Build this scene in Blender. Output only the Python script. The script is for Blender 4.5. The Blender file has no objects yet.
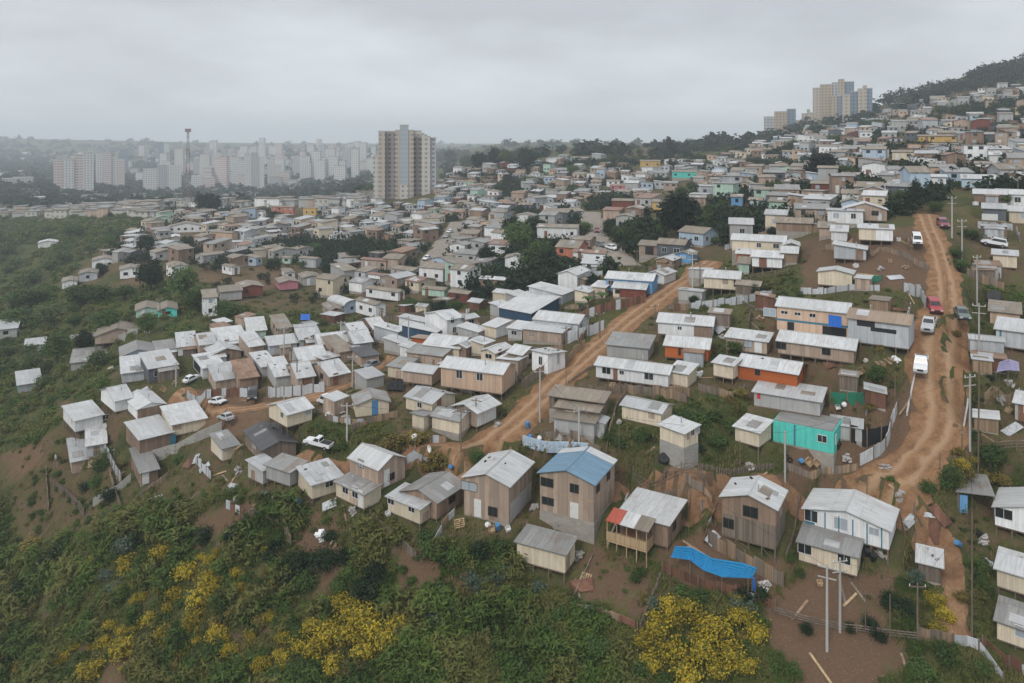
HAZE = .00034; EXPO = 0.34
import bpy, math, random
import numpy as np
from mathutils import Vector, Matrix
R = random.Random(7)
NR = np.random.default_rng(11)
SC = bpy.context.scene
COL = SC.collection
# ---------------------------------------------------------------- camera model (level camera with vertical shift)
F = 750.0; VH = 143.0
def pix(u, v, Y):                       # world point seen at pixel (u, v) at distance Y
    return np.array([(u-512.0)/F*Y, Y, (VH-v)/F*Y])
def proj(x, y, z):
    return 512.0+F*x/y, VH-F*z/y
# ---------------------------------------------------------------- terrain: measured (u, v, pixels per metre) samples
CP = [
 (830,560,9.6),(1000,600,10.3),(960,560,9.6),(900,650,10.8),(920,480,8.9),(920,420,8.4),(921,368,7.9),(930,330,7.3),(917,248,5.9),(940,215,5.0),
 (990,250,5.7),(990,205,5.0),(870,226,5.3),(875,242,5.7),(835,286,6.2),(830,322,6.9),(822,362,7.4),(805,410,8.0),(810,452,8.5),
 (935,179,3.7),(880,172,3.4),(950,137,2.5),(880,130,1.9),(960,100,1.45),(1000,68,1.2),(840,121,1.12),(790,132,1.05),(1020,64,1.2),(900,98,1.2),
 (720,152,1.4),(640,156,1.45),(560,152,1.3),(480,166,1.35),(680,196,2.4),(620,182,1.95),(545,232,3.3),(580,292,5.2),(640,287,5.3),(700,266,4.9),
 (680,300,5.7),(590,372,6.9),(530,420,7.5),(500,446,7.9),(683,334,6.4),(690,358,6.9),(640,384,7.3),(560,432,8.0),(580,470,8.5),(650,480,8.7),
 (740,290,5.9),(750,352,7.0),(740,470,8.7),(755,548,9.4),(650,548,9.3),(570,545,9.1),(490,525,8.9),(600,605,9.9),(700,650,10.6),(400,505,8.6),(300,485,8.1),
 (318,450,7.6),(350,440,7.6),(290,424,7.2),(172,440,6.5),(75,432,6.0),(140,400,5.9),(220,405,6.1),(330,362,5.7),(350,382,6.1),(480,372,6.6),(470,402,7.1),
 (400,342,5.4),(300,362,5.6),(200,354,5.1),(250,332,4.8),(360,322,4.5),(340,312,4.1),(500,312,4.9),(440,322,4.8),(600,252,4.1),(530,268,3.9),(470,262,3.5),
 (420,262,3.3),(340,252,2.8),(440,227,2.4),(360,217,2.0),(250,232,2.3),(250,262,3.0),(180,246,2.7),(130,275,3.2),(110,296,3.6),(80,281,3.1),(230,292,3.6),
 (270,302,3.8),(30,354,3.9),(30,390,4.5),(90,372,4.8),(100,336,4.3),(0,292,2.7),(20,252,2.1),(60,238,2.05),(120,228,2.1),(130,212,1.75),(30,216,1.5),
 (190,217,1.9),(400,201,1.25),(300,204,1.45),(200,204,1.35),(100,207,1.25),(50,184,.78),(100,192,.78),(170,191,.72),(250,186,.62),(330,181,.6),(300,152,.36),
 (240,160,.40),(350,160,.42),(60,140,.26),(150,143,.28),(0,138,.25),(-80,137,.25),(400,158,.42),(205,152,.33),
 (40,470,6.0),(0,520,6.2),(20,600,7.2),(0,680,8.0),(120,485,6.8),(200,485,7.3),(100,560,7.6),(200,560,8.2),(300,560,8.7),(150,640,8.7),(300,650,9.6),(450,640,9.9),
 (400,570,9.1),(570,680,10.6),(1000,445,8.7),(1000,352,7.4),(1000,290,6.4),(1010,668,11.0),(860,625,10.5),(930,605,10.2),(760,640,10.5),
 (1100,600,10.6),(1100,440,8.8),(1100,300,6.6),(1100,200,4.8),(1120,110,2.4),(1120,60,1.3),(-80,500,6.0),(-80,600,7.2),(-80,380,4.3),(-80,290,2.6),(-80,220,1.5),(-80,150,.35),
 (500,760,11.8),(900,760,12.2),(100,760,10.0),(-60,760,9.6),(1100,760,12.4),(300,760,11.0),(700,760,12.0),
 (620,143.5,.5),(740,143.5,.5),(500,144,.5),(850,143,.4),(1000,142,.4),(1120,141,.4),(100,143,.19),(400,143.5,.2),(700,143.2,.2),(1000,143.2,.2),(-80,141,.19),
 (560,149,.9),(660,148,.9),(760,147,.8),(900,120,.8),(1020,105,.7),
]
CPa = np.array([((u-512)/F, math.log(F/p), (v-VH)/F) for u, v, p in CP])
def _k(r2):
    return np.where(r2 > 1e-12, .5*r2*np.log(np.maximum(r2, 1e-12)), 0.0)
AS = 1.15                                # lateral scale of the sample space
def _fit(lam=2e-3):
    P = np.stack([CPa[:,0]*AS, CPa[:,1]], 1); n = len(P)
    K = _k(((P[:,None]-P[None])**2).sum(-1)) + lam*np.eye(n)
    A = np.zeros((n+3, n+3)); A[:n,:n] = K; A[:n,n] = 1; A[:n,n+1:] = P; A[n,:n] = 1; A[n+1:,:n] = P.T
    b = np.zeros(n+3); b[:n] = CPa[:,2]
    return P, np.linalg.solve(A, b)
TP, TW = _fit()
def base_h(x, y):
    x = np.asarray(x, float); y = np.asarray(y, float)
    yy = np.maximum(y, 58.0)
    a = np.clip(x/yy, -.86, .86)*AS; b = np.minimum(np.log(yy), math.log(3600.))
    sh = a.shape; a = a.ravel(); b = b.ravel(); out = np.empty(a.shape)
    n = len(TP)
    for i in range(0, len(a), 20000):
        s = slice(i, i+20000)
        r2 = (a[s,None]-TP[None,:,0])**2 + (b[s,None]-TP[None,:,1])**2
        out[s] = _k(r2)@TW[:n] + TW[n] + TW[n+1]*a[s] + TW[n+2]*b[s]
    return -(out.reshape(sh))*np.minimum(yy, 3600.)
def fbm(x, y, s, oct=4, seed=0):
    x = np.asarray(x, float)/s; y = np.asarray(y, float)/s; t = 0; amp = 1; tot = 0
    for o in range(oct):
        xi = np.floor(x).astype(np.int64); yi = np.floor(y).astype(np.int64); fx = x-xi; fy = y-yi
        fx = fx*fx*(3-2*fx); fy = fy*fy*(3-2*fy)
        def h(i, j):
            n = (i*374761393 + j*668265263 + (seed+o)*974634777) & 0x7fffffff
            n = ((n ^ (n >> 13))*1274126177) & 0x7fffffff
            return ((n ^ (n >> 16)) & 0xffff)/65535.0
        v = (h(xi,yi)*(1-fx)+h(xi+1,yi)*fx)*(1-fy)+(h(xi,yi+1)*(1-fx)+h(xi+1,yi+1)*fx)*fy
        t = t+v*amp; tot += amp; amp *= .5; x = x*2.03+17; y = y*2.03+31
    return t/tot
# grid axes: fine near the camera's subject, growing outwards
def axis(lo, hi, step, out_lo, out_hi, g):
    m = list(np.arange(lo, hi+1e-6, step)); s = step; v = m[-1]
    while v < out_hi: s *= g; v += s; m.append(v)
    s = step; v = m[0]; pre = []
    while v > out_lo: s *= g; v -= s; pre.append(v)
    return np.array(pre[::-1]+m)
GX = axis(-110, 110, 1.0, -4200, 4200, 1.045)
GY = axis(58, 235, 1.0, -300, 5200, 1.03)
MX, MY = np.meshgrid(GX, GY)
GZ = base_h(MX, MY)
GZ += (fbm(MX, MY, 9, 3, 3)-.5)*np.clip(MY/120, .4, 3)*.9
_near = np.clip((MY-100)/600, 0, 1)
GZ += _near*(fbm(MX, MY, 90, 3, 5)-.5)*6
def H(x, y):
    x = np.asarray(x, float); y = np.asarray(y, float)
    i = np.clip(np.searchsorted(GX, x)-1, 0, len(GX)-2); j = np.clip(np.searchsorted(GY, y)-1, 0, len(GY)-2)
    fx = np.clip((x-GX[i])/(GX[i+1]-GX[i]), 0, 1); fy = np.clip((y-GY[j])/(GY[j+1]-GY[j]), 0, 1)
    return (GZ[j,i]*(1-fx)+GZ[j,i+1]*fx)*(1-fy)+(GZ[j+1,i]*(1-fx)+GZ[j+1,i+1]*fx)*fy
YS = np.exp(np.linspace(math.log(60), math.log(4500), 2600))
def hit(u, v, up=0.0, Z=None):           # first ground point (raised by up) under pixel (u, v)
    x = (u-512)/F*YS; z = (VH-v)/F*YS
    g = H(x, YS)+up
    b = np.nonzero(z <= g)[0]
    if len(b) == 0: return None
    k = b[0]
    if k == 0: y = YS[0]
    else:
        d0 = z[k-1]-g[k-1]; d1 = g[k]-z[k]; y = YS[k-1]+(YS[k]-YS[k-1])*d0/(d0+d1+1e-9)
    return np.array([(u-512)/F*y, y, float(H((u-512)/F*y, y))])
# ---------------------------------------------------------------- materials
def nt(name):
    m = bpy.data.materials.new(name); m.use_nodes = True; t = m.node_tree; t.nodes.clear()
    o = t.nodes.new('ShaderNodeOutputMaterial'); b = t.nodes.new('ShaderNodeBsdfPrincipled')
    t.links.new(b.outputs[0], o.inputs[0]); return m, t, b
class G:                                  # tiny node-graph helper
    def __init__(s, t): s.t = t
    def n(s, typ, **kw):
        n = s.t.nodes.new('ShaderNode'+typ)
        for k, v in kw.items(): setattr(n, k, v)
        return n
    def l(s, a, b): s.t.links.new(a, b)
    def put(s, sock, v):
        if isinstance(v, bpy.types.NodeSocket): s.l(v, sock)
        elif isinstance(v, (tuple, list)): sock.default_value = (*v, 1.0)[:len(sock.default_value)] if len(v) < len(sock.default_value) else v
        else: sock.default_value = v
    def math(s, op, a, b=0.0, c=None):
        n = s.n('Math', operation=op); s.put(n.inputs[0], a); s.put(n.inputs[1], b)
        if c is not None: s.put(n.inputs[2], c)
        return n.outputs[0]
    def mix(s, f, a, b, mode='MIX'):
        n = s.n('Mix', data_type='RGBA', blend_type=mode); s.put(n.inputs[0], f); s.put(n.inputs[6], a); s.put(n.inputs[7], b); return n.outputs[2]
    def noise(s, vec, scale, detail=3.0, rough=.55):
        n = s.n('TexNoise'); n.inputs['Scale'].default_value = scale; n.inputs['Detail'].default_value = detail; n.inputs['Roughness'].default_value = rough
        if vec is not None: s.l(vec, n.inputs['Vector'])
        return n.outputs['Fac']
    def ramp(s, f, lo, hi):
        n = s.n('MapRange'); s.put(n.inputs[0], f); n.inputs[1].default_value = lo; n.inputs[2].default_value = hi; return n.outputs[0]
    def obj(s): return s.n('TexCoord').outputs['Object']
    def uv(s): return s.n('TexCoord').outputs['UV']
    def geo(s): return s.n('NewGeometry').outputs['Position']
    def rnd(s): return s.n('ObjectInfo').outputs['Random']
    def mapping(s, vec, scale):
        n = s.n('Mapping'); s.l(vec, n.inputs[0]); n.inputs['Scale'].default_value = scale; return n.outputs[0]
    def sep(s, vec):
        n = s.n('SeparateXYZ'); s.l(vec, n.inputs[0]); return n.outputs
    def comb(s, x, y, z):
        n = s.n('CombineXYZ'); s.put(n.inputs[0], x); s.put(n.inputs[1], y); s.put(n.inputs[2], z); return n.outputs[0]
    def bump(s, h, strength, dist, bsdf):
        n = s.n('Bump'); n.inputs['Strength'].default_value = strength; n.inputs['Distance'].default_value = dist; s.l(h, n.inputs['Height']); s.l(n.outputs[0], bsdf.inputs['Normal'])
def srgb(r, g, b):
    f = lambda c: (c/255/12.92 if c/255 <= .04045 else ((c/255+.055)/1.055)**2.4)
    return (f(r), f(g), f(b))
MATS = {}
def sc3(c, k): return tuple(min(1, x*k) for x in c)
def m_plain(name, c, rough=.8, var=.12, metal=0.0, nscale=3.0, spec=.3):
    m, t, b = nt(name); g = G(t)
    n = g.noise(g.obj(), nscale, 4); f = g.math('MULTIPLY_ADD', n, 2*var, 1-var)
    r = g.math('MULTIPLY_ADD', g.rnd(), var, 1-var/2)
    cc = g.mix(1.0, c, g.comb(g.math('MULTIPLY', f, r), g.math('MULTIPLY', f, r), g.math('MULTIPLY', f, r)), 'MULTIPLY')
    g.l(cc, b.inputs['Base Color']); b.inputs['Roughness'].default_value = rough; b.inputs['Metallic'].default_value = metal; b.inputs['Specular IOR Level'].default_value = spec
    MATS[name] = m; return m
def m_boards(name, c, width=.22, gap=.45, var=.14, horizontal=False, stain=.35, jitter=.12):
    m, t, b = nt(name); g = G(t); o = g.obj(); s = g.sep(o)
    across = s[2] if horizontal else g.math('ADD', s[0], s[1])
    k = g.math('DIVIDE', across, width); fl = g.math('FLOOR', k); fr = g.math('FRACT', k)
    wn = g.n('TexWhiteNoise', noise_dimensions='2D'); g.l(g.comb(fl, g.math('MULTIPLY', g.rnd(), 91.0), 0.0), wn.inputs['Vector'])
    bv = g.math('MULTIPLY_ADD', wn.outputs['Value'], 2*var, 1-var)
    edge = g.math('LESS_THAN', fr, .09); bv = g.math('MULTIPLY', bv, g.math('MULTIPLY_ADD', edge, -gap, 1.0))
    grain = g.noise(g.mapping(o, (1, 1, 14) if horizontal else (9, 9, .7)), 1.6, 4); bv = g.math('MULTIPLY', bv, g.math('MULTIPLY_ADD', grain, .34, .83))
    bv = g.math('MULTIPLY', bv, g.math('MULTIPLY_ADD', g.rnd(), 2*jitter, 1-jitter))
    col = g.mix(1.0, c, g.comb(bv, bv, bv), 'MULTIPLY')
    st = g.ramp(g.noise(g.mapping(o, (1.4, 1.4, .45)), 1.1, 5, .65), .5, .78)
    col = g.mix(g.math('MULTIPLY', st, stain), col, sc3((c[0]*.62, c[1]*.56, c[2]*.5), 1))
    g.l(col, b.inputs['Base Color']); b.inputs['Roughness'].default_value = .85; b.inputs['Specular IOR Level'].default_value = .2
    MATS[name] = m; return m
def m_block(name, c, mortar, bw=.39, bh=.19):
    m, t, b = nt(name); g = G(t); o = g.obj(); s = g.sep(o)
    br = g.n('TexBrick'); g.l(g.comb(g.math('ADD', s[0], s[1]), s[2], 0.0), br.inputs['Vector']); br.inputs['Scale'].default_value = 1.0
    br.inputs['Brick Width'].default_value = bw; br.inputs['Row Height'].default_value = bh; br.inputs['Mortar Size'].default_value = .014
    br.inputs['Color1'].default_value = (*c, 1); br.inputs['Color2'].default_value = (*sc3(c, .8), 1); br.inputs['Mortar'].default_value = (*mortar, 1)
    st = g.ramp(g.noise(o, .8, 5, .65), .42, .72)
    col = g.mix(g.math('MULTIPLY', st, .4), br.outputs['Color'], sc3(c, .55))
    g.l(col, b.inputs['Base Color']); b.inputs['Roughness'].default_value = .95
    MATS[name] = m; return m
def m_roof(name, c, rust=.25, rcol=(.17, .085, .045), pitch=.17, sheet=.86, var=.1, rough=.5, metal=0.0, stain=.85):
    m, t, b = nt(name); g = G(t); u = g.uv(); s = g.sep(u)
    rnd = g.rnd()
    off = g.comb(g.math('MULTIPLY_ADD', rnd, 37.0, s[0]), g.math('MULTIPLY_ADD', rnd, 53.0, s[1]), 0.0)
    k = g.math('FLOOR', g.math('DIVIDE', s[0], sheet)); k2 = g.math('FLOOR', g.math('DIVIDE', s[1], 3.1))
    wn = g.n('TexWhiteNoise', noise_dimensions='3D'); g.l(g.comb(k, k2, g.math('MULTIPLY', rnd, 77.0)), wn.inputs['Vector'])
    f = g.math('MULTIPLY_ADD', wn.outputs['Value'], 2*var, 1-var)
    seam = g.math('LESS_THAN', g.math('FRACT', g.math('DIVIDE', s[0], sheet)), .07)
    seam2 = g.math('LESS_THAN', g.math('FRACT', g.math('DIVIDE', s[1], 3.1)), .03)
    f = g.math('MULTIPLY', f, g.math('MULTIPLY_ADD', g.math('MAXIMUM', seam, seam2), -.2, 1.0))
    w = g.math('SINE', g.math('MULTIPLY', s[0], 6.2832/pitch)); f = g.math('MULTIPLY', f, g.math('MULTIPLY_ADD', w, .05, .97))
    f = g.math('MULTIPLY', f, g.math('MULTIPLY_ADD', rnd, .22, .87))
    str_ = g.noise(g.mapping(off, (5.0, .55, 1)), 1.0, 5, .6)
    col = g.mix(1.0, c, g.comb(f, f, f), 'MULTIPLY')
    col = g.mix(g.math('MULTIPLY', g.ramp(str_, .45, .75), stain), col, sc3((c[0]*.66, c[1]*.62, c[2]*.57), 1))
    pt = g.ramp(g.math('ADD', g.noise(off, .42, 4, .6), g.math('MULTIPLY', rnd, .12)), .60, .72)
    col = g.mix(g.math('MULTIPLY', g.math('MULTIPLY', pt, g.ramp(str_, .35, .6)), rust*2), col, rcol)
    g.l(col, b.inputs['Base Color']); b.inputs['Roughness'].default_value = rough; b.inputs['Metallic'].default_value = metal; b.inputs['Specular IOR Level'].default_value = .3
    g.bump(w, .35, .02, b)
    MATS[name] = m; return m
def m_leaf(name, c1, c2, c3=None, scale=.9, f3=0.0, osc=True, rvar=.5):
    m, t, b = nt(name); g = G(t); o = g.obj() if osc else g.geo()
    n = g.noise(o, scale, 3); col = g.mix(g.ramp(n, .35, .65), c1, c2)
    n2 = g.noise(o, scale*6, 2); col = g.mix(g.math('MULTIPLY', g.ramp(n2, .3, .7), .55), col, sc3(c2, 1.45))
    if c3: col = g.mix(g.math('MULTIPLY', g.ramp(g.noise(o, scale*2.3, 3), .47, .57), f3), col, c3)
    r = g.math('MULTIPLY_ADD', g.rnd(), rvar, 1-rvar/2); col = g.mix(1.0, col, g.comb(r, r, g.math('MULTIPLY', r, .95)), 'MULTIPLY')
    g.l(col, b.inputs['Base Color']); b.inputs['Roughness'].default_value = .75; b.inputs['Specular IOR Level'].default_value = .15
    tr = t.nodes.new('ShaderNodeBsdfTranslucent'); g.l(col, tr.inputs[0]); mx = t.nodes.new('ShaderNodeMixShader'); mx.inputs[0].default_value = .22
    out = [x for x in t.nodes if x.type == 'OUTPUT_MATERIAL'][0]; g.l(b.outputs[0], mx.inputs[1]); g.l(tr.outputs[0], mx.inputs[2]); g.l(mx.outputs[0], out.inputs[0])
    MATS[name] = m; return m
# walls
WALLC = {'cream': (.60,.52,.40), 'white': (.70,.71,.71), 'tan': (.37,.285,.225), 'brown': (.25,.175,.13), 'grey': (.38,.38,.37), 'dark grey': (.10,.11,.125),
         'blue': (.13,.30,.52), 'turquoise': (.10,.56,.48), 'orange': (.42,.115,.035), 'red-brown': (.17,.055,.04), 'pink': (.45,.18,.22), 'yellow': (.50,.34,.12),
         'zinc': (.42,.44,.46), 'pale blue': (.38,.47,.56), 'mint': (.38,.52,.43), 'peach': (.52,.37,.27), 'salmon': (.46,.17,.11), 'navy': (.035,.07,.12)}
for k, c in WALLC.items():
    if k in ('tan', 'brown'): m_boards('wall_'+k, c, .61, .3, .2, stain=.6)
    elif k == 'orange': m_boards('wall_'+k, c, .16, .5, .1, horizontal=True, stain=.3)
    elif k == 'zinc': m_boards('wall_'+k, c, .82, .22, .16, stain=.5)
    elif k == 'cream': m_boards('wall_'+k, c, .24, .25, .09, stain=.45)
    else: m_boards('wall_'+k, c, .3, .2, .09, stain=.5)
ROOFC = {'zinc': ((.42,.43,.435), .16, .12), 'grey': ((.26,.26,.25), .3, .14), 'white': ((.50,.51,.51), .08, .09), 'tan': ((.235,.20,.155), .2, .16), 'blue': ((.145,.245,.335), 0, .06),
         'terracotta': ((.25,.15,.11), .2, .12), 'dark': ((.075,.075,.08), .1, .2), 'rusty': ((.25,.155,.10), .8, .2), 'red': ((.36,.085,.055), .1, .1), 'wood': ((.32,.24,.175), .1, .16)}
for k, (c, ru, va) in ROOFC.items(): m_roof('roof_'+k, c, ru, var=va)
m_boards('raw_wood', (.27,.19,.125), .14, .4, .25)
m_boards('old_wood', (.185,.15,.12), .12, .45, .3)
m_boards('light_wood', (.42,.30,.18), .12, .45, .2)
m_boards('zinc_sheet', (.43,.45,.47), .84, .3, .2, stain=.6)
m_boards('rusty_sheet', (.15,.075,.05), .84, .3, .35, stain=.6)
m_boards('teal_sheet', (.06,.25,.21), .9, .2, .1)
m_block('block', (.36,.345,.315), (.27,.26,.24)); m_block('plinth', (.34,.31,.27), (.27,.25,.22), .6, .3)
m_plain('frame_white', (.66,.66,.65)); m_plain('frame_wood', (.10,.075,.055)); m_plain('post_wood', (.16,.12,.09), .9, .3); m_plain('concrete', (.40,.39,.37), .9, .15)
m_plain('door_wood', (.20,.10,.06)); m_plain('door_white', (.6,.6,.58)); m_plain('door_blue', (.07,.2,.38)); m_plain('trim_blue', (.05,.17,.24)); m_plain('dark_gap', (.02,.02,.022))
m_plain('glass', (.018,.022,.026), .12, .1, spec=.6); m_plain('curtain', (.32,.36,.40), .4, .15, spec=.5)
m_plain('mast_red', (.20,.085,.075)); m_plain('mast_white', (.30,.30,.31)); m_plain('tarp_blue', (.012,.19,.40), .45, .12, nscale=1.5); m_plain('tarp_royal', (.02,.13,.50), .5, .12); m_plain('tarp_black', (.014,.015,.018), .55, .3); m_plain('tarp_lilac', (.30,.28,.42), .6, .1)
m_plain('net_green', (.02,.16,.10), .8, .2); m_plain('steel', (.36,.37,.38), .5, .1, .3); m_plain('white_plastic', (.68,.68,.67), .5, .05); m_plain('black_plastic', (.015,.015,.017), .5, .1)
m_plain('red_cloth', (.5,.03,.04), .8, .1); m_plain('rubble', (.33,.31,.29), .95, .35, nscale=6)
m_plain('bark', (.09,.07,.055), .95, .3); m_plain('tyre', (.012,.012,.013), .8, .1); m_plain('rim', (.3,.3,.31), .4, .1, .5); m_plain('lamp_glass', (.55,.55,.52), .2, .05, spec=.7); m_plain('tail_red', (.3,.02,.02), .3, .1)
for n_, c_ in {'white': (.66,.67,.68), 'silver': (.40,.41,.42), 'red': (.30,.02,.03), 'maroon': (.20,.045,.06), 'green': (.10,.13,.12), 'black': (.018,.019,.02), 'grey': (.17,.18,.18)}.items():
    m_plain('paint_'+n_, c_, .3, .03, spec=.6)
# foliage
m_leaf('leaf_dark', (.009,.020,.010), (.019,.036,.015)); m_leaf('leaf_black', (.004,.010,.006), (.009,.019,.010)); m_leaf('leaf_mid', (.024,.050,.014), (.068,.108,.030)); m_leaf('leaf_light', (.050,.075,.030), (.085,.11,.045))
m_leaf('leaf_grey', (.055,.08,.06), (.10,.135,.10)); m_leaf('leaf_yellow', (.31,.235,.022), (.46,.34,.038), (.06,.09,.024), 1.6, .85); m_leaf('leaf_olive', (.085,.080,.030), (.16,.125,.04), (.30,.22,.05), 1.1, .5)
m_leaf('leaf_scrub', (.016,.036,.010), (.082,.126,.028), (.165,.145,.05), .10, .65, osc=False, rvar=0); m_leaf('grass', (.055,.082,.022), (.115,.130,.038), (.24,.19,.085), .12, .7, osc=False, rvar=0)
m_leaf('leaf_palm', (.03,.07,.02), (.06,.12,.035)); m_leaf('twig', (.10,.075,.06), (.16,.125,.10))
# ground: soil and growth mixed by the vertex attribute 'veg' (0 bare earth, 1 overgrown) and 'tone' (0 ochre, 1 dark red earth)
m, t, b = nt('ground'); g = G(t); p = g.geo()
at = g.n('Attribute', attribute_name='veg').outputs['Fac']; tn = g.n('Attribute', attribute_name='tone').outputs['Fac']
n1 = g.noise(p, .9, 6, .65); n2 = g.noise(p, .16, 5, .6); n3 = g.noise(p, 4.0, 4, .7)
soil = g.mix(tn, (.195,.120,.070), (.118,.068,.041)); soil = g.mix(g.ramp(n1, .35, .7), sc3((.14,.092,.06), .8), soil); soil = g.mix(g.math('MULTIPLY', g.ramp(n3, .55, .8), .5), soil, (.22,.165,.12))
grass = g.mix(g.ramp(n2, .35, .65), (.034,.048,.016), (.075,.078,.026)); grass = g.mix(g.math('MULTIPLY', g.ramp(n1, .5, .75), .6), grass, (.15,.12,.06))
n4 = g.noise(p, 7.0, 2, .6); soil = g.mix(g.math('MULTIPLY', g.ramp(n4, .66, .72), .45), soil, (.36,.33,.29)); soil = g.mix(g.math('MULTIPLY', g.ramp(n4, .38, .30), .6), soil, (.06,.04,.03))
f = g.ramp(g.math('ADD', at, g.math('MULTIPLY', g.math('SUBTRACT', n1, .5), 1.3)), .35, .65)
g.l(g.mix(f, soil, grass), b.inputs['Base Color']); b.inputs['Roughness'].default_value = 1.0; b.inputs['Specular IOR Level'].default_value = .1
g.bump(g.math('ADD', n1, g.math('MULTIPLY', n3, .5)), .8, .25, b); MATS['ground'] = m
def m_road(name, c1, c2, c3, ruts=True):
    m, t, b = nt(name); g = G(t); p = g.geo(); u = g.sep(g.uv())
    n1 = g.noise(p, .7, 6, .65); n3 = g.noise(p, 3.0, 4, .7)
    col = g.mix(g.ramp(n1, .38, .62), c1, c2); n5 = g.noise(p, 7.0, 2, .6); col = g.mix(g.math('MULTIPLY', g.ramp(n5, .63, .70), .6), col, (.36,.31,.25)); col = g.mix(g.math('MULTIPLY', g.ramp(n5, .38, .30), .5), col, (.075,.047,.032)); col = g.mix(g.math('MULTIPLY', g.ramp(n3, .5, .8), .6), col, c3)
    if ruts:      # two worn wheel tracks along the road
        for cx in (.33, .66):
            d = g.math('ABSOLUTE', g.math('SUBTRACT', g.math('ADD', u[0], g.math('MULTIPLY', g.math('SUBTRACT', n1, .5), .25)), cx))
            col = g.mix(g.math('MULTIPLY', g.math('SUBTRACT', 1.0, g.ramp(d, .02, .10)), .75), col, c3)
    g.l(col, b.inputs['Base Color']); b.inputs['Roughness'].default_value = 1.0; b.inputs['Specular IOR Level'].default_value = .1
    g.bump(n3, .6, .12, b); MATS[name] = m
m_road('dirt_road', (.165,.086,.043), (.26,.145,.074), (.34,.23,.14)); m_road('gravel_road', (.22,.19,.16), (.27,.24,.20), (.33,.30,.26), False); m_road('path_dirt', (.19,.102,.054), (.26,.15,.085), (.33,.235,.15), False)
# tower-block facades: rows of windows along object height
def m_block_facade(name, c, wc, fl=2.7, bay=2.9, wf=.5):
    m, t, b = nt(name); g = G(t); s = g.sep(g.obj())
    a = g.math('FRACT', g.math('DIVIDE', g.math('ADD', s[0], s[1]), bay)); z = g.math('FRACT', g.math('DIVIDE', s[2], fl))
    w = g.math('MULTIPLY', g.math('MULTIPLY', g.math('GREATER_THAN', a, .5-wf/2), g.math('LESS_THAN', a, .5+wf/2)), g.math('MULTIPLY', g.math('GREATER_THAN', z, .35), g.math('LESS_THAN', z, .82)))
    n = g.noise(g.obj(), .15, 3); col = g.mix(g.math('MULTIPLY', n, .25), c, sc3(c, .7)); col = g.mix(w, col, wc)
    g.l(col, b.inputs['Base Color']); b.inputs['Roughness'].default_value = .8; MATS[name] = m
m_block_facade('facade_cream', (.50,.475,.43), (.22,.22,.21)); m_block_facade('facade_pink', (.56,.50,.48), (.36,.25,.23), 2.9, 3.4, .88); m_block_facade('facade_white', (.56,.56,.54), (.2,.21,.22)); m_block_facade('facade_grey', (.38,.39,.40), (.14,.15,.16))
m_block_facade('facade_ochre', (.38,.30,.215), (.15,.14,.13)); m_block_facade('facade_dark', (.27,.25,.235), (.09,.09,.095)); m_block_facade('facade_blue', (.16,.21,.27), (.08,.1,.12)); m_block_facade('facade_glass', (.34,.385,.41), (.28,.33,.36), bay=1.6, wf=.85)
m_block_facade('facade_tan', (.42,.365,.305), (.24,.21,.18))
# ---------------------------------------------------------------- mesh helpers
class MB:
    def __init__(s): s.v = []; s.f = []; s.uv = []; s.mi = []; s.cur = 0
    def face(s, pts, uv=None):
        i = len(s.v); s.v += [tuple(p) for p in pts]; s.f.append(tuple(range(i, i+len(pts)))); s.uv += uv if uv else [(0, 0)]*len(pts); s.mi.append(s.cur)
    def hexa(s, b, t, uvtop=None):        # bottom quad b (ccw from above), top quad t
        s.face(t, uvtop); s.face(b[::-1])
        for i in range(4):
            j = (i+1) % 4; s.face([b[i], b[j], t[j], t[i]])
    def box(s, x0, y0, z0, x1, y1, z1):
        s.hexa([(x0,y0,z0),(x1,y0,z0),(x1,y1,z0),(x0,y1,z0)], [(x0,y0,z1),(x1,y0,z1),(x1,y1,z1),(x0,y1,z1)])
    def bar(s, p, q, w, h=None):          # square bar between two points
        p = Vector(p); q = Vector(q); d = (q-p).normalized(); h = h or w
        a = d.cross(Vector((0,0,1)));  a = a.normalized() if a.length > 1e-3 else Vector((1,0,0)); c = a.cross(d).normalized()
        a *= w/2; c *= h/2; s.hexa([p-a-c, p+a-c, q+a-c, q-a-c], [p-a+c, p+a+c, q+a+c, q-a+c])
    def tube(s, p, q, r0, r1=None, n=7, cap=True):
        p = Vector(p); q = Vector(q); d = (q-p).normalized(); r1 = r0 if r1 is None else r1
        a = d.cross(Vector((0,0,1)));  a = a.normalized() if a.length > 1e-3 else Vector((1,0,0)); c = a.cross(d)
        A = [p+(a*math.cos(k*6.2832/n)+c*math.sin(k*6.2832/n))*r0 for k in range(n)]; B = [q+(a*math.cos(k*6.2832/n)+c*math.sin(k*6.2832/n))*r1 for k in range(n)]
        for k in range(n): s.face([A[k], A[(k+1)%n], B[(k+1)%n], B[k]])
        if cap: s.face(A[::-1]); s.face(B)
    def mesh(s, name, mats):
        me = bpy.data.meshes.new(name); me.from_pydata(s.v, [], s.f)
        for m in (mats if isinstance(mats, (list, tuple)) else [mats]): me.materials.append(MATS[m] if isinstance(m, str) else m)
        uvl = me.uv_layers.new(name='UVMap'); uvl.data.foreach_set('uv', np.array(s.uv, np.float32).ravel())
        if max(s.mi, default=0): me.polygons.foreach_set('material_index', np.array(s.mi, np.int32))
        me.validate(); me.update(); return me
    def build(s, name, mats, parent=None): return link(name, s.mesh(name, mats), parent)
def link(name, data, parent=None):
    o = bpy.data.objects.new(name, data); COL.objects.link(o)
    if parent is not None: o.parent = parent
    return o
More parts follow.
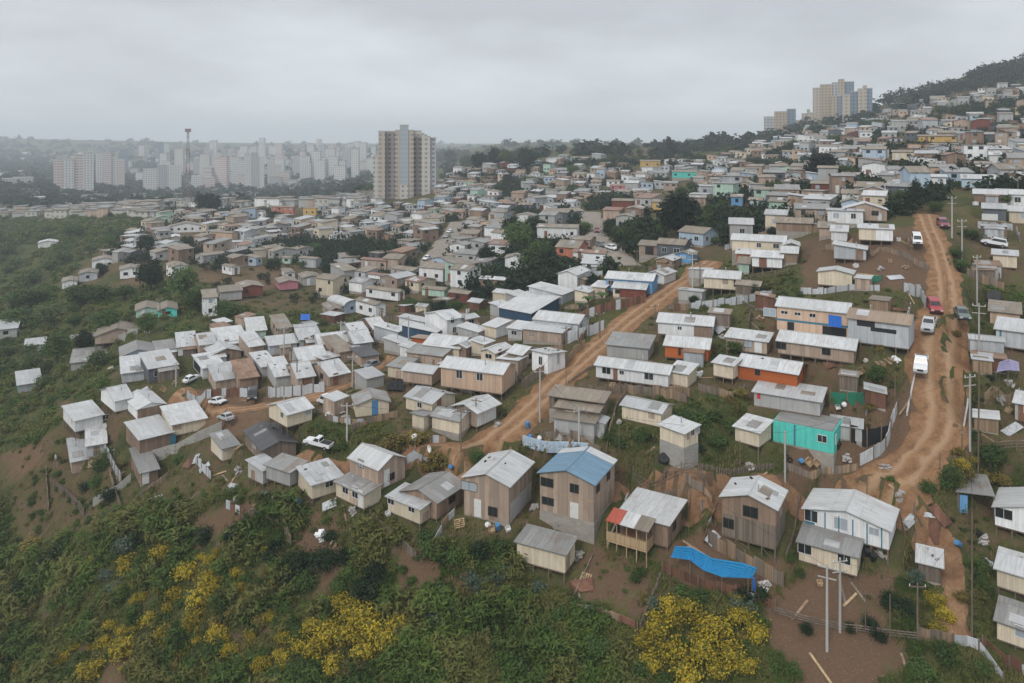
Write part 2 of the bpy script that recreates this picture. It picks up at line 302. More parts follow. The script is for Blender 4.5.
def npmesh(name, V, Fq, mat, smooth=False):   # quads or tris from numpy arrays
    me = bpy.data.meshes.new(name); n = Fq.shape[1]
    me.vertices.add(len(V)); me.vertices.foreach_set('co', V.astype(np.float32).ravel())
    me.loops.add(Fq.size); me.loops.foreach_set('vertex_index', Fq.astype(np.int32).ravel())
    me.polygons.add(len(Fq)); me.polygons.foreach_set('loop_start', np.arange(0, Fq.size, n, dtype=np.int32)); me.polygons.foreach_set('loop_total', np.full(len(Fq), n, np.int32))
    if smooth: me.polygons.foreach_set('use_smooth', np.ones(len(Fq), bool))
    me.materials.append(MATS[mat]); me.update(); me.validate(); return me
ALL = []                                  # every thing, for label checks
def tag(o, label=None, cat=None, group=None, kind=None):
    if label: o['label'] = label
    if cat: o['category'] = cat
    if group: o['group'] = group
    if kind: o['kind'] = kind
    return o
def thing(name, label, cat, loc=(0,0,0), rz=0.0, group=None):
    o = bpy.data.objects.new(name, None); COL.objects.link(o); o.empty_display_size = .3
    o.location = loc; o.rotation_euler = (0, 0, rz); return tag(o, label, cat, group)
def copy_tree(o, parent=None):
    c = o.copy(); COL.objects.link(c)
    if parent is not None: c.parent = parent
    for ch in o.children: copy_tree(ch, c)
    return c
# ---------------------------------------------------------------- houses
def roof_slab(mb, quad, t=.07, ulen=None):   # quad: eave0, eave1, top1, top0
    a, b_, c, d = [Vector(p) for p in quad]
    u = (b_-a).length; v = (d-a).length; up = Vector((0, 0, t))
    mb.hexa([a, b_, c, d], [a+up, b_+up, c+up, d+up], [(0, 0), (u, 0), (u, v), (0, v)])
def build_roof(kind, L, W, h, rise, oh, name, mat, par):
    mb = MB(); E = .012
    if kind == 'gr':
        s = rise/(W/2); x0, x1 = -oh, L+oh; ze = h-oh*s+E; zr = h+rise+E; dy = .02
        roof_slab(mb, [(x0,-oh,ze), (x1,-oh,ze), (x1,W/2-dy,zr-dy*s), (x0,W/2-dy,zr-dy*s)]); roof_slab(mb, [(x1,W+oh,ze), (x0,W+oh,ze), (x0,W/2+dy,zr-dy*s), (x1,W/2+dy,zr-dy*s)])
        mb.box(x0+.02, W/2-.11, zr+.035, x1-.02, W/2+.11, zr+.085)
    elif kind == 'gl':
        s = rise/(L/2); y0, y1 = -oh, W+oh; ze = h-oh*s+E; zr = h+rise+E; dx = .02
        roof_slab(mb, [(-oh,y1,ze), (-oh,y0,ze), (L/2-dx,y0,zr-dx*s), (L/2-dx,y1,zr-dx*s)]); roof_slab(mb, [(L+oh,y0,ze), (L+oh,y1,ze), (L/2+dx,y1,zr-dx*s), (L/2+dx,y0,zr-dx*s)])
        mb.box(L/2-.11, y0+.02, zr+.035, L/2+.11, y1-.02, zr+.085)
    elif kind[0] in 'mf':
        z = lambda x, y: h+E+mono(kind, x, y, L, W, rise)
        q = {'mr': [(-oh,W+oh), (-oh,-oh), (L+oh,-oh), (L+oh,W+oh)], 'mR': [(L+oh,-oh), (L+oh,W+oh), (-oh,W+oh), (-oh,-oh)],
             'ml': [(-oh,-oh), (L+oh,-oh), (L+oh,W+oh), (-oh,W+oh)], 'mL': [(L+oh,W+oh), (-oh,W+oh), (-oh,-oh), (L+oh,-oh)]}.get(kind, [(-oh,-oh), (L+oh,-oh), (L+oh,W+oh), (-oh,W+oh)])
        roof_slab(mb, [(x, y, z(x, y)) for x, y in q])
    elif kind == 'bl':                     # barrel vault along l
        n = 10; P = [(L/2-(L/2+oh)*math.cos(math.pi*k/n), h+rise*math.sin(math.pi*k/n)) for k in range(n+1)]
        for k in range(n):
            (xa, za), (xb, zb) = P[k], P[k+1]; roof_slab(mb, [(xa,W+oh,za), (xa,-oh,za), (xb,-oh,zb), (xb,W+oh,zb)])
    return mb.build(name, mat, par)
def mono(kind, x, y, L, W, rise):
    return {'mr': rise*x/L, 'mR': -rise*x/L, 'ml': rise*y/W, 'mL': -rise*y/W}.get(kind, 0.0)
def wall_body(kind, L, W, h, rise, split=None):
    mb = MB(); c = [(0,0), (L,0), (L,W), (0,W)]
    if kind == 'bl': rise_ = 0
    zt = [h+(mono(kind, x, y, L, W, rise) if kind[0] in 'mf' else 0) for x, y in c]
    B = [(x, y, 0) for x, y in c]; T = [(x, y, z) for (x, y), z in zip(c, zt)]
    if kind == 'gr':
        a = (0, W/2, h+rise); b = (L, W/2, h+rise)
        mb.face([B[0],B[1],T[1],T[0]]); mb.face([B[1],B[2],T[2],b,T[1]]); mb.face([B[2],B[3],T[3],T[2]]); mb.face([B[3],B[0],T[0],a,T[3]]); mb.face([T[0],T[1],b,a]); mb.face([T[2],T[3],a,b])
    elif kind in ('gl', 'bl'):
        n = 2 if kind == 'gl' else 10
        P = [(L/2-L/2*math.cos(math.pi*k/n), h+rise*math.sin(math.pi*k/n)) for k in range(n+1)]
        mb.face([B[0],B[1]]+[(x, 0, z) for x, z in P[::-1]]); mb.face([B[2],B[3]]+[(x, W, z) for x, z in P]); mb.face([B[1],B[2],T[2],T[1]]); mb.face([B[3],B[0],T[0],T[3]])
        for k in range(n): mb.face([(P[k][0],0,P[k][1]), (P[k+1][0],0,P[k+1][1]), (P[k+1][0],W,P[k+1][1]), (P[k][0],W,P[k][1])])
    else:
        for i in range(4): j = (i+1) % 4; mb.face([B[i], B[j], T[j], T[i]])
        mb.face(T)
    mb.face(B[::-1]); return mb
def on_face(face, L, W):                    # maps (along, out, up) on a visible face to local coordinates
    if face == 'L': return lambda a, o, z: (-o, a, z)
    if face == 'R': return lambda a, o, z: (a, -o, z)
    if face == 'B': return lambda a, o, z: (L+o, a, z)
def fbox(mb, M, a0, a1, o0, o1, z0, z1):
    p = [M(a0,o0,z0), M(a1,o1,z1)]; lo = [min(a, b) for a, b in zip(*p)]; hi = [max(a, b) for a, b in zip(*p)]; mb.box(*lo, *hi)
def add_window(par, face, L, W, a, z, w, hh, fm='frame_white', pane='glass', detail=True):
    M = on_face(face, L, W); a0, a1, z0, z1 = a-w/2, a+w/2, z-hh/2, z+hh/2
    if not detail:
        mb = MB(); fbox(mb, M, a0, a1, .004, .03, z0, z1); return mb.build('window', pane, par)
    mb = MB(); t = .045
    for q in ((a0-t, a0, z0-t, z1+t), (a1, a1+t, z0-t, z1+t), (a0, a1, z1, z1+t), (a0, a1, z0-t, z0), (a-.018, a+.018, z0, z1)): fbox(mb, M, q[0], q[1], .003, .055, q[2], q[3])
    f = mb.build('window', fm, par); mb = MB(); fbox(mb, M, a0, a1, .002, .025, z0, z1); mb.build('pane', pane, f); return f
def add_door(par, face, L, W, a, mat='door_wood', w=.85, hh=2.0, z0=0.02, detail=True):
    M = on_face(face, L, W); mb = MB(); fbox(mb, M, a-w/2, a+w/2, .003, .05, z0, z0+hh); d = mb.build('door', mat, par)
    if detail: mb = MB(); fbox(mb, M, a+w*.32, a+w*.38, .05, .1, z0+.95, z0+1.05); mb.build('handle', 'steel', d)
    return d
HOUSES = []                                 # (solved specs)
def solve(sp):
    (u0, v0, uL, uR, th, hp) = sp['g']; st = sp.get('st', .35)
    p = hit(u0, v0, st)
    if p is None: raise ValueError(sp)
    x0, y0 = p[0], p[1]; z0 = (VH-v0)/F*y0; t = math.radians(th); k = k0 = x0/y0
    tr = math.atan2(math.sin(t), math.cos(t)+k*math.sin(t)); tl = math.atan2(math.sin(t)-k*math.cos(t), math.cos(t)); q_ = (.7 if k > 0 else .25) if th > 50 else .5; t = q_*tr+(1-q_)*tl   # perspective shear of the angle read off the photo
    pm = F/y0
    k = (uR-512)/F; L = (k*y0-x0)/(math.cos(t)-k*math.sin(t)); k = (uL-512)/F; W = (k*y0-x0)/(-math.sin(t)-k*math.cos(t)); L = L if L > 0 else 99; W = W if W > 0 else 99
    mx = sp.get('mx', 14.0)
    mn = sp.get('mn', 2.6); L = min(max(L, mn), sp.get('ml', 3.5 if (sp['name'] == 'cabin' and th > 55) else 5.2 if k0 > .12 else 8.0) if th > 40 else mx); W = min(max(W, mn), mx if th > 40 else sp.get('ml', 8.0))
    sp.update(x=x0, y=y0, z=z0, t=t, L=L, W=W, h=max(1.7, hp/pm), pm=pm, st=st); HOUSES.append(sp); return sp
def local(sp, a, b): c, s = math.cos(sp['t']), math.sin(sp['t']); return sp['x']+a*c-b*s, sp['y']+a*s+b*c
def cut_pads(list_):                        # level a pad for every house; each spot of ground belongs to its nearest house only
    D = np.full(GZ.shape, 9.0); LIM = np.full(GZ.shape, 1e6)
    for sp in list_:
        L, W = sp['L'], sp['W']; r = math.hypot(L, W)+4; cx, cy = local(sp, L/2, W/2)
        i0, i1 = np.searchsorted(GX, [cx-r, cx+r]); j0, j1 = np.searchsorted(GY, [cy-r, cy+r])
        if i1 <= i0 or j1 <= j0: continue
        X = MX[j0:j1,i0:i1]-sp['x']; Y = MY[j0:j1,i0:i1]-sp['y']; c, s = math.cos(sp['t']), math.sin(sp['t'])
        a = X*c+Y*s; b = -X*s+Y*c; dx = np.maximum(np.maximum(-a, a-L), 0); dy = np.maximum(np.maximum(-b, b-W), 0); d = np.hypot(dx, dy)
        k = d < D[j0:j1,i0:i1]
        LIM[j0:j1,i0:i1] = np.where(k, sp['z']-.16+np.maximum(d-1.0, 0)*1.0, LIM[j0:j1,i0:i1]); D[j0:j1,i0:i1] = np.where(k, d, D[j0:j1,i0:i1])
    GZ[:] = np.where(D < 3.0, np.minimum(GZ, LIM), GZ)
def weather(o, sp, rr, rise):                # patched sheets, stove pipes, odd boards and lean-to annexes
    L, W, h, rk, pm = sp['L'], sp['W'], sp['h'], sp['r'], sp['pm']
    def rz(x, y):
        if rk == 'gr': return h+rise*(1-abs(y-W/2)/(W/2))
        if rk == 'gl': return h+rise*(1-abs(x-L/2)/(L/2))
        return h+mono(rk, x, y, L, W, rise)
    if rk != 'bl' and 'turquoise' not in sp['w'] and sp['c'] not in ('blue',):
        for k in range(rr.choice((0, 0, 0, 1, 1, 2))):
            a, b = rr.uniform(.8, 1.7), rr.uniform(1.0, 2.2)
            if rk in ('gl', 'mr', 'mR'): a, b = b, a
            x0 = rr.uniform(.1, max(.15, (L/2 if rk == 'gl' else L)-a-.1)); y0 = rr.uniform(.1, max(.15, (W/2 if rk == 'gr' else W)-b-.1)); e = .012+.07+.006
            x1 = min(x0+a, (L/2-.15 if rk == 'gl' else L-.1)); y1 = min(y0+b, (W/2-.15 if rk == 'gr' else W-.1))
            if x1-x0 < .4 or y1-y0 < .4: continue
            mb = MB(); roof_slab(mb, [(x0, y0, rz(x0, y0)+e+.004*k), (x1, y0, rz(x1, y0)+e+.004*k), (x1, y1, rz(x1, y1)+e+.004*k), (x0, y1, rz(x0, y1)+e+.004*k)], .015)
            mb.build('roof_patch', 'roof_'+rr.choice(('grey', 'grey', 'zinc', 'zinc', 'white', 'white', 'tan')), o)
        if rr.random() < .3 and pm > 5:
            x, y = rr.uniform(.25, .75)*L, rr.uniform(.25, .75)*W; z = rz(x, y); mb = MB(); mb.tube((x, y, z-.1), (x, y, z+.75), .07, .07, 7); mb.tube((x, y, z+.75), (x, y, z+.86), .13, .04, 7); mb.build('stove_pipe', 'steel', o)
        if rr.random() < .25 and pm > 5:
            n = rr.choice((2, 3, 4))
            for k in range(n): x, y = rr.uniform(.1, .9)*L, rr.uniform(.1, .9)*W; z = rz(x, y)+.085; mb = MB(); s = rr.uniform(.1, .2); mb.bar((x-s, y, z+.05), (x+s*rr.uniform(.5, 2), y+rr.uniform(-.3, .3), z+.05), s*1.3, .1); mb.build('roof_weight', rr.choice(('rubble', 'post_wood', 'tyre')), o)
    if pm > 5 and sp['w'] in ('tan', 'brown', 'old_wood', 'zinc', 'grey', 'cream') and rr.random() < .55:
        for k in range(rr.choice((1, 2))):
            face = rr.choice('LR'); ln = W if face == 'L' else L
            if ln < 2.4: continue
            M = on_face(face, L, W); a = rr.uniform(.1, ln-1.4); z0 = rr.choice((.02, .02, h*.45)); mb = MB(); fbox(mb, M, a, a+rr.uniform(.6, 1.25), .001, .010+.003*k, z0, min(h-.05, z0+rr.uniform(.7, 1.8))); mb.build('wall_patch', rr.choice(('old_wood', 'raw_wood', 'wall_tan', 'zinc_sheet', 'wall_brown') if sp['w'] != 'cream' else ('wall_tan', 'wall_cream')), o)
    if pm > 4.2 and not sp.get('ex') and rr.random() < .5 and L > 3 and W > 3:
        face = rr.choice('LR') if pm > 5 else 'L'; ln = W if face == 'L' else L; M = on_face(face, L, W); a0 = rr.uniform(0, ln*.35); a1 = min(ln, a0+rr.uniform(1.8, 3.2)); d = rr.uniform(1.0, 1.7); hh = min(h-.15, rr.uniform(1.7, 2.1))
        c = [M(a0, d, 0), M(a1, d, 0)]; zg = min(float(H(*local(sp, q[0], q[1]))) for q in c)-sp['z']-.3
        if zg < -1.1: return
        mb = MB(); fbox(mb, M, a0, a1, .004, d, min(zg, -.2), hh-.12); mb.build('annex', rr.choice(('old_wood', 'zinc_sheet', 'wall_tan', 'wall_grey', 'raw_wood')), o)
        q = [M(a0-.15, d+.2, hh-.16), M(a1+.15, d+.2, hh-.16), M(a1+.15, .01, hh+.1), M(a0-.15, .01, hh+.1)]; mb = MB(); roof_slab(mb, q if face == 'R' else [q[1], q[0], q[3], q[2]], .04); mb.build('annex_roof', 'roof_'+rr.choice(('zinc', 'grey', 'rusty', 'white', 'tan')), o)
def rise_of(sp):
    rk, L, W = sp['r'], sp['L'], sp['W']; return sp.get('rise', {'g': (.16 if sp['pm'] > 4 else .11)*(W if rk == 'gr' else L), 'm': .12*(L if rk in ('mr', 'mR') else W), 'f': 0.0, 'b': .32*L}[rk[0]])
def build_house(sp):
    L, W, h, pm = sp['L'], sp['W'], sp['h'], sp['pm']; rk = sp['r']; wm = sp['w']; wmat = 'wall_'+wm if 'wall_'+wm in MATS else wm
    small = pm < 2.6; mid = pm < 4.4
    rise = rise_of(sp)
    if rk in ('mR', 'mL'): rise = min(rise, h-1.6) if h > 2 else .2
    o = thing(sp.get('name', 'house'), sp.get('label'), sp.get('cat', 'house'), (sp['x'], sp['y'], sp['z']), sp['t'], sp.get('group', 'houses on the hillside'))
    sp['o'] = o; oh = sp.get('oh', .3)
    w = wall_body(rk, L, W, h, rise); w.build('wall', wmat, o)
    build_roof(rk, L, W, h, rise, oh, 'roof', 'roof_'+sp['c'], o)
    # what carries the floor
    zs = {k: float(H(*local(sp, a, b)))-sp['z'] for k, (a, b) in {'n': (0,0), 'r': (L,0), 'l': (0,W), 'b': (L,W)}.items()}
    zmin = min(zs.values())-.4; base = sp.get('base', 'stilt' if sp['st'] > .25 else 'plinth')
    if small or base == 'plinth':
        mb = MB(); e = sp.get('proud', -.03)
        mb.box(-e if e < 0 else -e, -e, min(zmin, -.3), L+e, W+e, -.004); mb.build('foundation', sp.get('bm', 'plinth'), o)
    else:
        mb = MB(); mb.box(.03, .03, -.16, L-.03, W-.03, -.004); mb.build('floor_frame', 'post_wood', o)
        n = max(2, int(round(W/1.6))+1); pts = [(.12, .12+(W-.24)*k/(n-1)) for k in range(n)]; n = max(2, int(round(L/1.6))+1); pts += [(.12+(L-.24)*k/(n-1), .12) for k in range(1, n)]
        pts += [(L-.12, W-.12)]
        tall = []
        for a, b in pts:
            zg = float(H(*local(sp, a, b)))-sp['z']-.25
            if zg < -.45: mb = MB(); mb.box(a-.06, b-.06, zg, a+.06, b+.06, -.16); mb.build('stilt', 'post_wood', o); tall.append((a, b, zg))
        if not mid and sp['st'] > 1.0:
            k = 0
            for (a, b, zg), (a2, b2, zg2) in zip(tall, tall[1:]):
                if (a == a2 or b == b2) and k % 2 == 0: mb = MB(); mb.bar((a, b, zg+.3), (a2, b2, -.25), .05); mb.build('brace', 'post_wood', o)
                k += 1
    # openings
    if small: pass
    rr = random.Random(hash((round(sp['x'], 2), round(sp['y'], 2))) & 0xffff)
    fm = sp.get('fm', 'frame_wood' if wm in ('tan', 'brown', 'orange', 'red-brown') else 'frame_white'); wins = sp.get('win')
    if wins is None:
        wins = []
        for face, ln in (('L', W), ('R', L)):
            if ln < 2.0: continue
            n = max(1, min(5, int(ln/2.7)))
            for zc in ([1.45] if h < 3.9 else [1.35, 3.6]):
                if zc+.6 > h: zc = h*.6
                for k in range(n):
                    if rr.random() < (.62 if not small else .8): wins.append((face, ln*(k+.5)/n+rr.uniform(-.2, .2), zc, rr.choice((.8, 1.0, 1.2)), min(.95, h*.4)))
    if not (small and pm < 1.6):
        for face, a, z, ww, hh in wins: add_window(o, face, L, W, a, z, ww, hh, fm, rr.choice(('glass', 'glass', 'glass', 'curtain')), not mid)
    drs = sp.get('door')
    if drs is None and not small: drs = [rr.choice((('L', W*.78 if W > 3 else W*.5), ('R', L*.3 if L > 3 else L*.5)))+('door_'+rr.choice(('wood', 'white', 'wood')),)] if rr.random() < .6 else []
    for d in drs or []: add_door(o, d[0], L, W, d[1], *d[2:], detail=not mid)
    for ex in sp.get('ex', ()): ex(o, sp)
    if pm > 3.4: weather(o, sp, rr, rise)
    return o
# ---------------------------------------------------------------- the houses one can tell apart
def Hs(u0, v0, uL, uR, th, hp, r, c, w, label, name='house', **kw):
    return solve(dict(g=(u0, v0, uL, uR, th, hp), r=r, c=c, w=w, label=label, name=name, cat=kw.pop('cat', name.split('_')[-1]), **kw))
# extras ----------------------------------------------------------
def split_wall(mat, z1, e=.012):             # lower storey clad differently
    def f(o, sp):
        mb = MB(); L, W = sp['L'], sp['W']; mb.box(-e, -e, .01, L+e, -.001, z1); mb.box(-e, -.001, .01, -.001, W+e, z1); mb.build('lower_cladding', mat, o)
    return f
def belt(mat, zs, t=.09):
    def f(o, sp):
        mb = MB(); L, W = sp['L'], sp['W']
        for z in zs: mb.box(-.02, -.02, z, L+.02, -.002, z+t); mb.box(-.02, -.002, z, -.002, W+.02, z+t)
        mb.build('trim_band', mat, o)
    return f
def posts_on_L(mat, n, w=.12):
    def f(o, sp):
        W, h = sp['W'], sp['h']
        for k in range(n):
            mb = MB(); a = W*(k+.5)/n; mb.box(-.05, a-w/2, -.1, -.003, a+w/2, h+.1); mb.build('trim_strip', mat, o)
    return f
def end_panel(mat, face, a0, a1, z0=.01, z1=None, e=.015, name='wall_panel'):
    def f(o, sp):
        mb = MB(); M = on_face(face, sp['L'], sp['W']); ln = sp['W'] if face == 'L' else sp['L']; zz = z1 if z1 is not None else sp['h']-.04
        fbox(mb, M, a0*ln, a1*ln, .002, e, z0, zz); mb.build(name, mat, o)
    return f
def roof_patch(mat, a0, a1, part='roof_panel'):   # differently coloured sheets on the roof slopes of a gable with its ridge along r
    def f(o, sp):
        L, W, h = sp['L'], sp['W'], sp['h']; rise = rise_of(sp); s = rise/(W/2); oh = sp.get('oh', .3); mb = MB(); E = .012+.075; dy = .12
        x0 = -oh-.005+a0*(L+2*oh); x1 = -oh+a1*(L+2*oh); ze = h-oh*s+E; zr = h+rise+E
        roof_slab(mb, [(x0,-oh-.01,ze), (x1,-oh-.01,ze), (x1,W/2-dy,zr-dy*s), (x0,W/2-dy,zr-dy*s)], .02); roof_slab(mb, [(x1,W+oh+.01,ze), (x0,W+oh+.01,ze), (x0,W/2+dy,zr-dy*s), (x1,W/2+dy,zr-dy*s)], .02)
        mb.build(part, mat, o)
    return f
def porch_L(y0, y1, dep, cols, zr=2.15):
    def f(o, sp):
        mb = MB(); mb.box(-dep, y0, -.16, -.02, y1, 0.0); mb.build('porch_floor', 'light_wood', o)
        zg = float(H(*local(sp, -dep, y0)))-sp['z']-.3
        for k in range(5):
            y = y0+.06+(y1-y0-.12)*k/4; mb = MB(); mb.box(-dep+.02, y-.05, min(zg, -.2), -dep+.12, y+.05, zr-.02); mb.build('porch_post', 'light_wood', o)
        mb = MB(); mb.box(-dep-.02, y0, .05, -dep+.018, y1, .95); mb.box(-dep+.14, y0, .05, -.05, y0+.03, .95); mb.build('railing', 'light_wood', o)
        n = len(cols)
        for k, c in enumerate(cols):
            a = y1-(y1-y0+.3)*k/n; b = y1-(y1-y0+.3)*(k+1)/n+.01; mb = MB(); roof_slab(mb, [(-dep-.3,a,zr), (-dep-.3,b,zr), (-.02,b,zr+.5), (-.02,a,zr+.5)], .04); p = mb.build('porch_roof', 'roof_'+c, o)
            if c == 'red': p['label'] = 'red porch roof sheet'
    return f
def tarp_L(y0, y1, z0, z1):
    def f(o, sp):
        mb = MB(); n = 6; P = [(-.06-.05*math.sin(k*1.9), y0+(y1-y0)*k/n) for k in range(n+1)]
        for (xa, ya), (xb, yb) in zip(P, P[1:]): mb.face([(xa,ya,z0), (xb,yb,z0+.05), (xb,yb,z1), (xa,ya,z1)])
        q = mb.build('tarpaulin', 'tarp_royal', o); q['label'] = 'bright blue tarpaulin over the opening'
    return f
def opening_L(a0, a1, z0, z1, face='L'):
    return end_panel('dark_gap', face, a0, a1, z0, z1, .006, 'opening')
def W_(*rows): return list(rows)
# ---- foreground, right of the scrub slope
Hs(594,523,540,626,67,39,'gr','blue','tan','two-storey bare board house with the blue painted tin roof',st=2.3,base='plinth',proud=.04,mx=9,ml=6.8,rise=.9,ex=[roof_patch('roof_white',.80,1.0),belt('light_wood',(2.25,))],
   win=W_(('L',2.3,3.3,1.0,.9),('L',5.6,3.3,1.5,.9),('L',5.5,1.2,1.4,.8),('R',1.2,3.3,1.0,.8),('R',4.6,3.3,1.0,.8)),door=[('L',2.3,'door_white',1.0,1.7)])
Hs(509,524,464,535,66,38,'gr','white','tan','two-storey bare board house with plain pale roof, left of the blue roofed one',st=.5,base='plinth',mx=9.5,ml=6.8,rise=.9,
   win=W_(('L',5.0,3.3,2.0,.95),('L',2.0,1.0,1.1,1.0)),door=[('L',3.9,'door_white',.9,2.0)],ex=[end_panel('wall_grey','R',.05,.95,.02,2.1)])
Hs(565,573,517,575,66,19,'mr','grey','cream','cream cabin on posts at the edge of the scrub below the blue roof',name='cabin',st=1.5,win=[],door=[])
Hs(668,547,620,690,66,22,'mr','white','brown','wooden house with a railed porch under red, white and tan roof sheets',st=.8,rise=.3,ml=5.5,ex=[porch_L(1.6,6.2,2.0,('red','white','tan')),opening_L(.35,.9,.9,1.9)],win=W_(('R',2.0,1.4,1.0,.9),('R',5.0,1.4,1.0,.9)))
Hs(776,549,722,789,71,40,'gr','white','brown','tall board house on braced stilts above the blue tarpaulin',st=1.7,rise=.85,ex=[split_wall('old_wood',2.35)],win=W_(('L',2.6,3.2,1.5,1.1),('L',4.9,1.4,1.1,1.0)),door=[],mx=8,ml=4.8)
Hs(889,550,805,899,72,20,'gr','white','white','long white house on stilts with dark blue strips and blue end wall',st=1.7,rise=.9,oh=.35,ex=[posts_on_L('trim_blue',6),end_panel('navy' if False else 'trim_blue','L',.88,1.0)],
   win=W_(('L',1.4,1.5,.9,.7),('L',4.6,1.4,1.3,1.2),('L',7.6,1.4,1.3,1.2)),door=[])
Hs(857,576,799,866,73,19,'mr','grey','cream','cream cabin standing in front of the long white stilt house',name='cabin',st=.6,rise=.4,win=W_(('L',1.2,1.35,1.2,.9),('L',5.0,1.35,1.3,1.0)),door=[],mn=3.0)
Hs(941,584,919,946,80,6,'mr','white','old_wood','low shed with one white sheet roof beside the grassy track',name='shed',st=.2,win=[],door=[],rise=.3,mn=2.0,ml=2.8)
Hs(1062,543,995,1085,72,19,'gr','white','white','white house at the right edge with brown ridge flashing and a carport',st=1.2,win=W_(('L',4.9,1.4,1.5,1.0),('L',2.0,1.4,1.2,1.0)))
Hs(1052,603,997,1066,72,17,'mr','white','cream','cream cabin at the right edge below the white house',name='cabin',st=1.0,win=[],door=[])
Hs(1052,658,997,1066,72,19,'mr','grey','cream','lowest cream cabin in the bottom right corner',name='cabin',st=.7,win=W_(('L',2.0,1.4,1.5,1.0),))
Hs(420,524,388,437,50,15,'mr','zinc','cream','cream cabin with two dark windows, on posts over the scrub',name='cabin',st=1.2,win=W_(('L',1.3,1.4,.9,.8),('L',4.6,1.4,1.0,.9)),door=[])
Hs(437,519,402,464,55,17,'gr','grey','brown','brown board house with a dull grey gable roof behind the cream cabin',st=.5,ex=[])
Hs(378.5,490,350,405,46,21,'gl','white','tan','tan board house of two levels above the cream cabins',st=.4,rise=1.0,win=W_(('L',3.2,2.3,1.0,.9),('R',2.0,.9,1.0,.8)))
Hs(364,509,336,380,45,14,'mr','grey','cream','cream cabin with a white door, left of the two-window cabin',name='cabin',st=.9,win=W_(('L',3.4,1.3,1.0,.9),('L',1.6,1.3,1.0,.9)),door=[('L',.6,'door_white')])
Hs(312,499,298,342,30,13,'ml','zinc','cream','cream cabin with one window and a low extension, above the rubbish heap',name='cabin',st=1.1,win=W_(('R',2.2,1.3,1.0,.8),))
Hs(290,486,266,304,50,12,'mr','grey','grey','grey cabin between the black sheet shack and the cream cabins',name='cabin',st=.7,win=[],door=[])
Hs(263,484,248,268,42,12,'ml','zinc','grey','small grey cabin left of the black sheet shack front',name='cabin',st=.8,win=[],door=[],mn=2.2)
Hs(262,463,236,296,26,5,'gl','dark','old_wood','low shack covered with black plastic sheet',name='shack',st=.2,win=[],door=[],rise=.7)
Hs(287,427,269,312,36,12,'gr','white','cream','cream cabin alone beside the dirt track, above the parked pickup',name='cabin',st=.9,win=W_(('L',1.4,1.3,.7,.7),('R',3.2,1.3,.8,.8)),door=[])
Hs(356,417,353,389,12,10,'gl','grey','cream','low cream house with a blue door beside the white van',st=.3,win=[],door=[('R',2.6,'door_blue')],mn=3)
Hs(432,416,406,455,50,12,'gl','zinc','cream','cream house with grey roof left of the dirt road corner',st=.5)
Hs(459,434,432,475,60,12,'gl','grey','cream','low cream cabin at the corner of the dirt road',name='cabin',st=.2,win=[],door=[])
Hs(424,429,414,432,55,11,'mR','grey','cream','narrow cream lean-to beside the corner cabin',name='shed',st=.2,win=[],door=[],mn=2)
Hs(477,427,456,496,50,16,'gr','white','tan','house with white end wall and pale roof running along the dirt road',st=.3,oh=.6,ex=[end_panel('wall_white','R',0,1)])
# ---- left cluster
Hs(75,432,59,103,28,11,'ml','white','white','white cabin on dark stilts at the far left of the cluster',name='cabin',st=1.3,rise=.35,win=W_(('R',4.6,1.3,1.0,.8),('L',2.0,1.3,.7,.9)),door=[])
Hs(115,412,101,126,30,11,'gr','white','white','small white cabin behind the brown box house',name='cabin',st=.8)
Hs(137.5,420,124,165,28,10,'gl','white','white','white house with a brown end wall in the left cluster',st=.5,ex=[end_panel('wall_brown','R',.0,1,.01,None)])
Hs(172,436,150,206,24,10,'ml','white','cream','wide cream house with two white roof fields above the block wall',st=.4,rise=.5,win=[],door=[])
Hs(140,456,119.5,173,28,16,'ml','white','brown','brown plywood box house on stilts in the left cluster',st=1.1,rise=.35,win=[],door=[('R',4.7,'trim_blue',.9,2.0)])
Hs(87,457,83,103,16,6,'ml','white','zinc','tin shack with a bright white roof below the stilted white cabin',name='shack',st=.2,win=[],door=[],rise=.6)
Hs(72,474,68,88,20,12,'ml','zinc','tan','tiny tan shed at the edge of the left slope',name='shed',st=.3,win=[],door=[],mn=2)
Hs(141,485,131,158,24,12,'ml','grey','brown','brown shack with a grey roof and zinc door above the bare slope',name='shack',st=.2,win=[],door=[('R',.6,'door_white',.9,1.8)],mn=2.2)
Hs(222.5,461,211,238,30,12,'ml','grey','cream','small cream shed beside the piles of boards',name='shed',st=.3,win=[],door=[('L',.8,'door_white',.8,1.8)],mn=2.2)
Hs(18,393,9,41,20,5.5,'ml','white','zinc','pale shack with teal sheet in the left valley',name='shack',st=.3,win=[],door=[],ex=[end_panel('teal_sheet','L',0,1)])
Hs(-4,339,-12,17,12,9,'ml','zinc','grey','grey house cut by the left picture edge',st=.8)
Hs(25,355,20,45,14,9,'gr','zinc','white','white cabin alone in the left valley',name='cabin',st=.5)
Hs(71,371,69,109,12,8,'ml','grey','grey','long low grey house in the valley with white right end',st=.4,ex=[end_panel('wall_white','R',.6,1)],win=W_(('R',4.4,1.2,.6,.6),('R',7.6,1.2,.6,.6)),door=[])
Hs(121,365,112,155,16,8,'gl','grey','pale blue','pale grey-blue house with tan end bay on the valley rim',st=.6,ex=[end_panel('wall_tan','R',0,.3)])
Hs(122,383,118,147,16,9,'ml','white','zinc','pale zinc house at the end of the left row',st=.5,win=[],door=[])
Hs(149,382,137,177,24,13,'ml','white','dark grey','dark grey house with white windows in the left row',st=.4,win=W_(('R',1.4,1.3,1.1,1.0),('R',3.4,1.3,1.0,1.0)),door=[])
Hs(157,361,153,176,18,10,'f','grey','rubble','ruined pale house with broken wall in the left row',name='house',st=.2,win=W_(('R',1.8,1.2,.8,.8),),door=[])
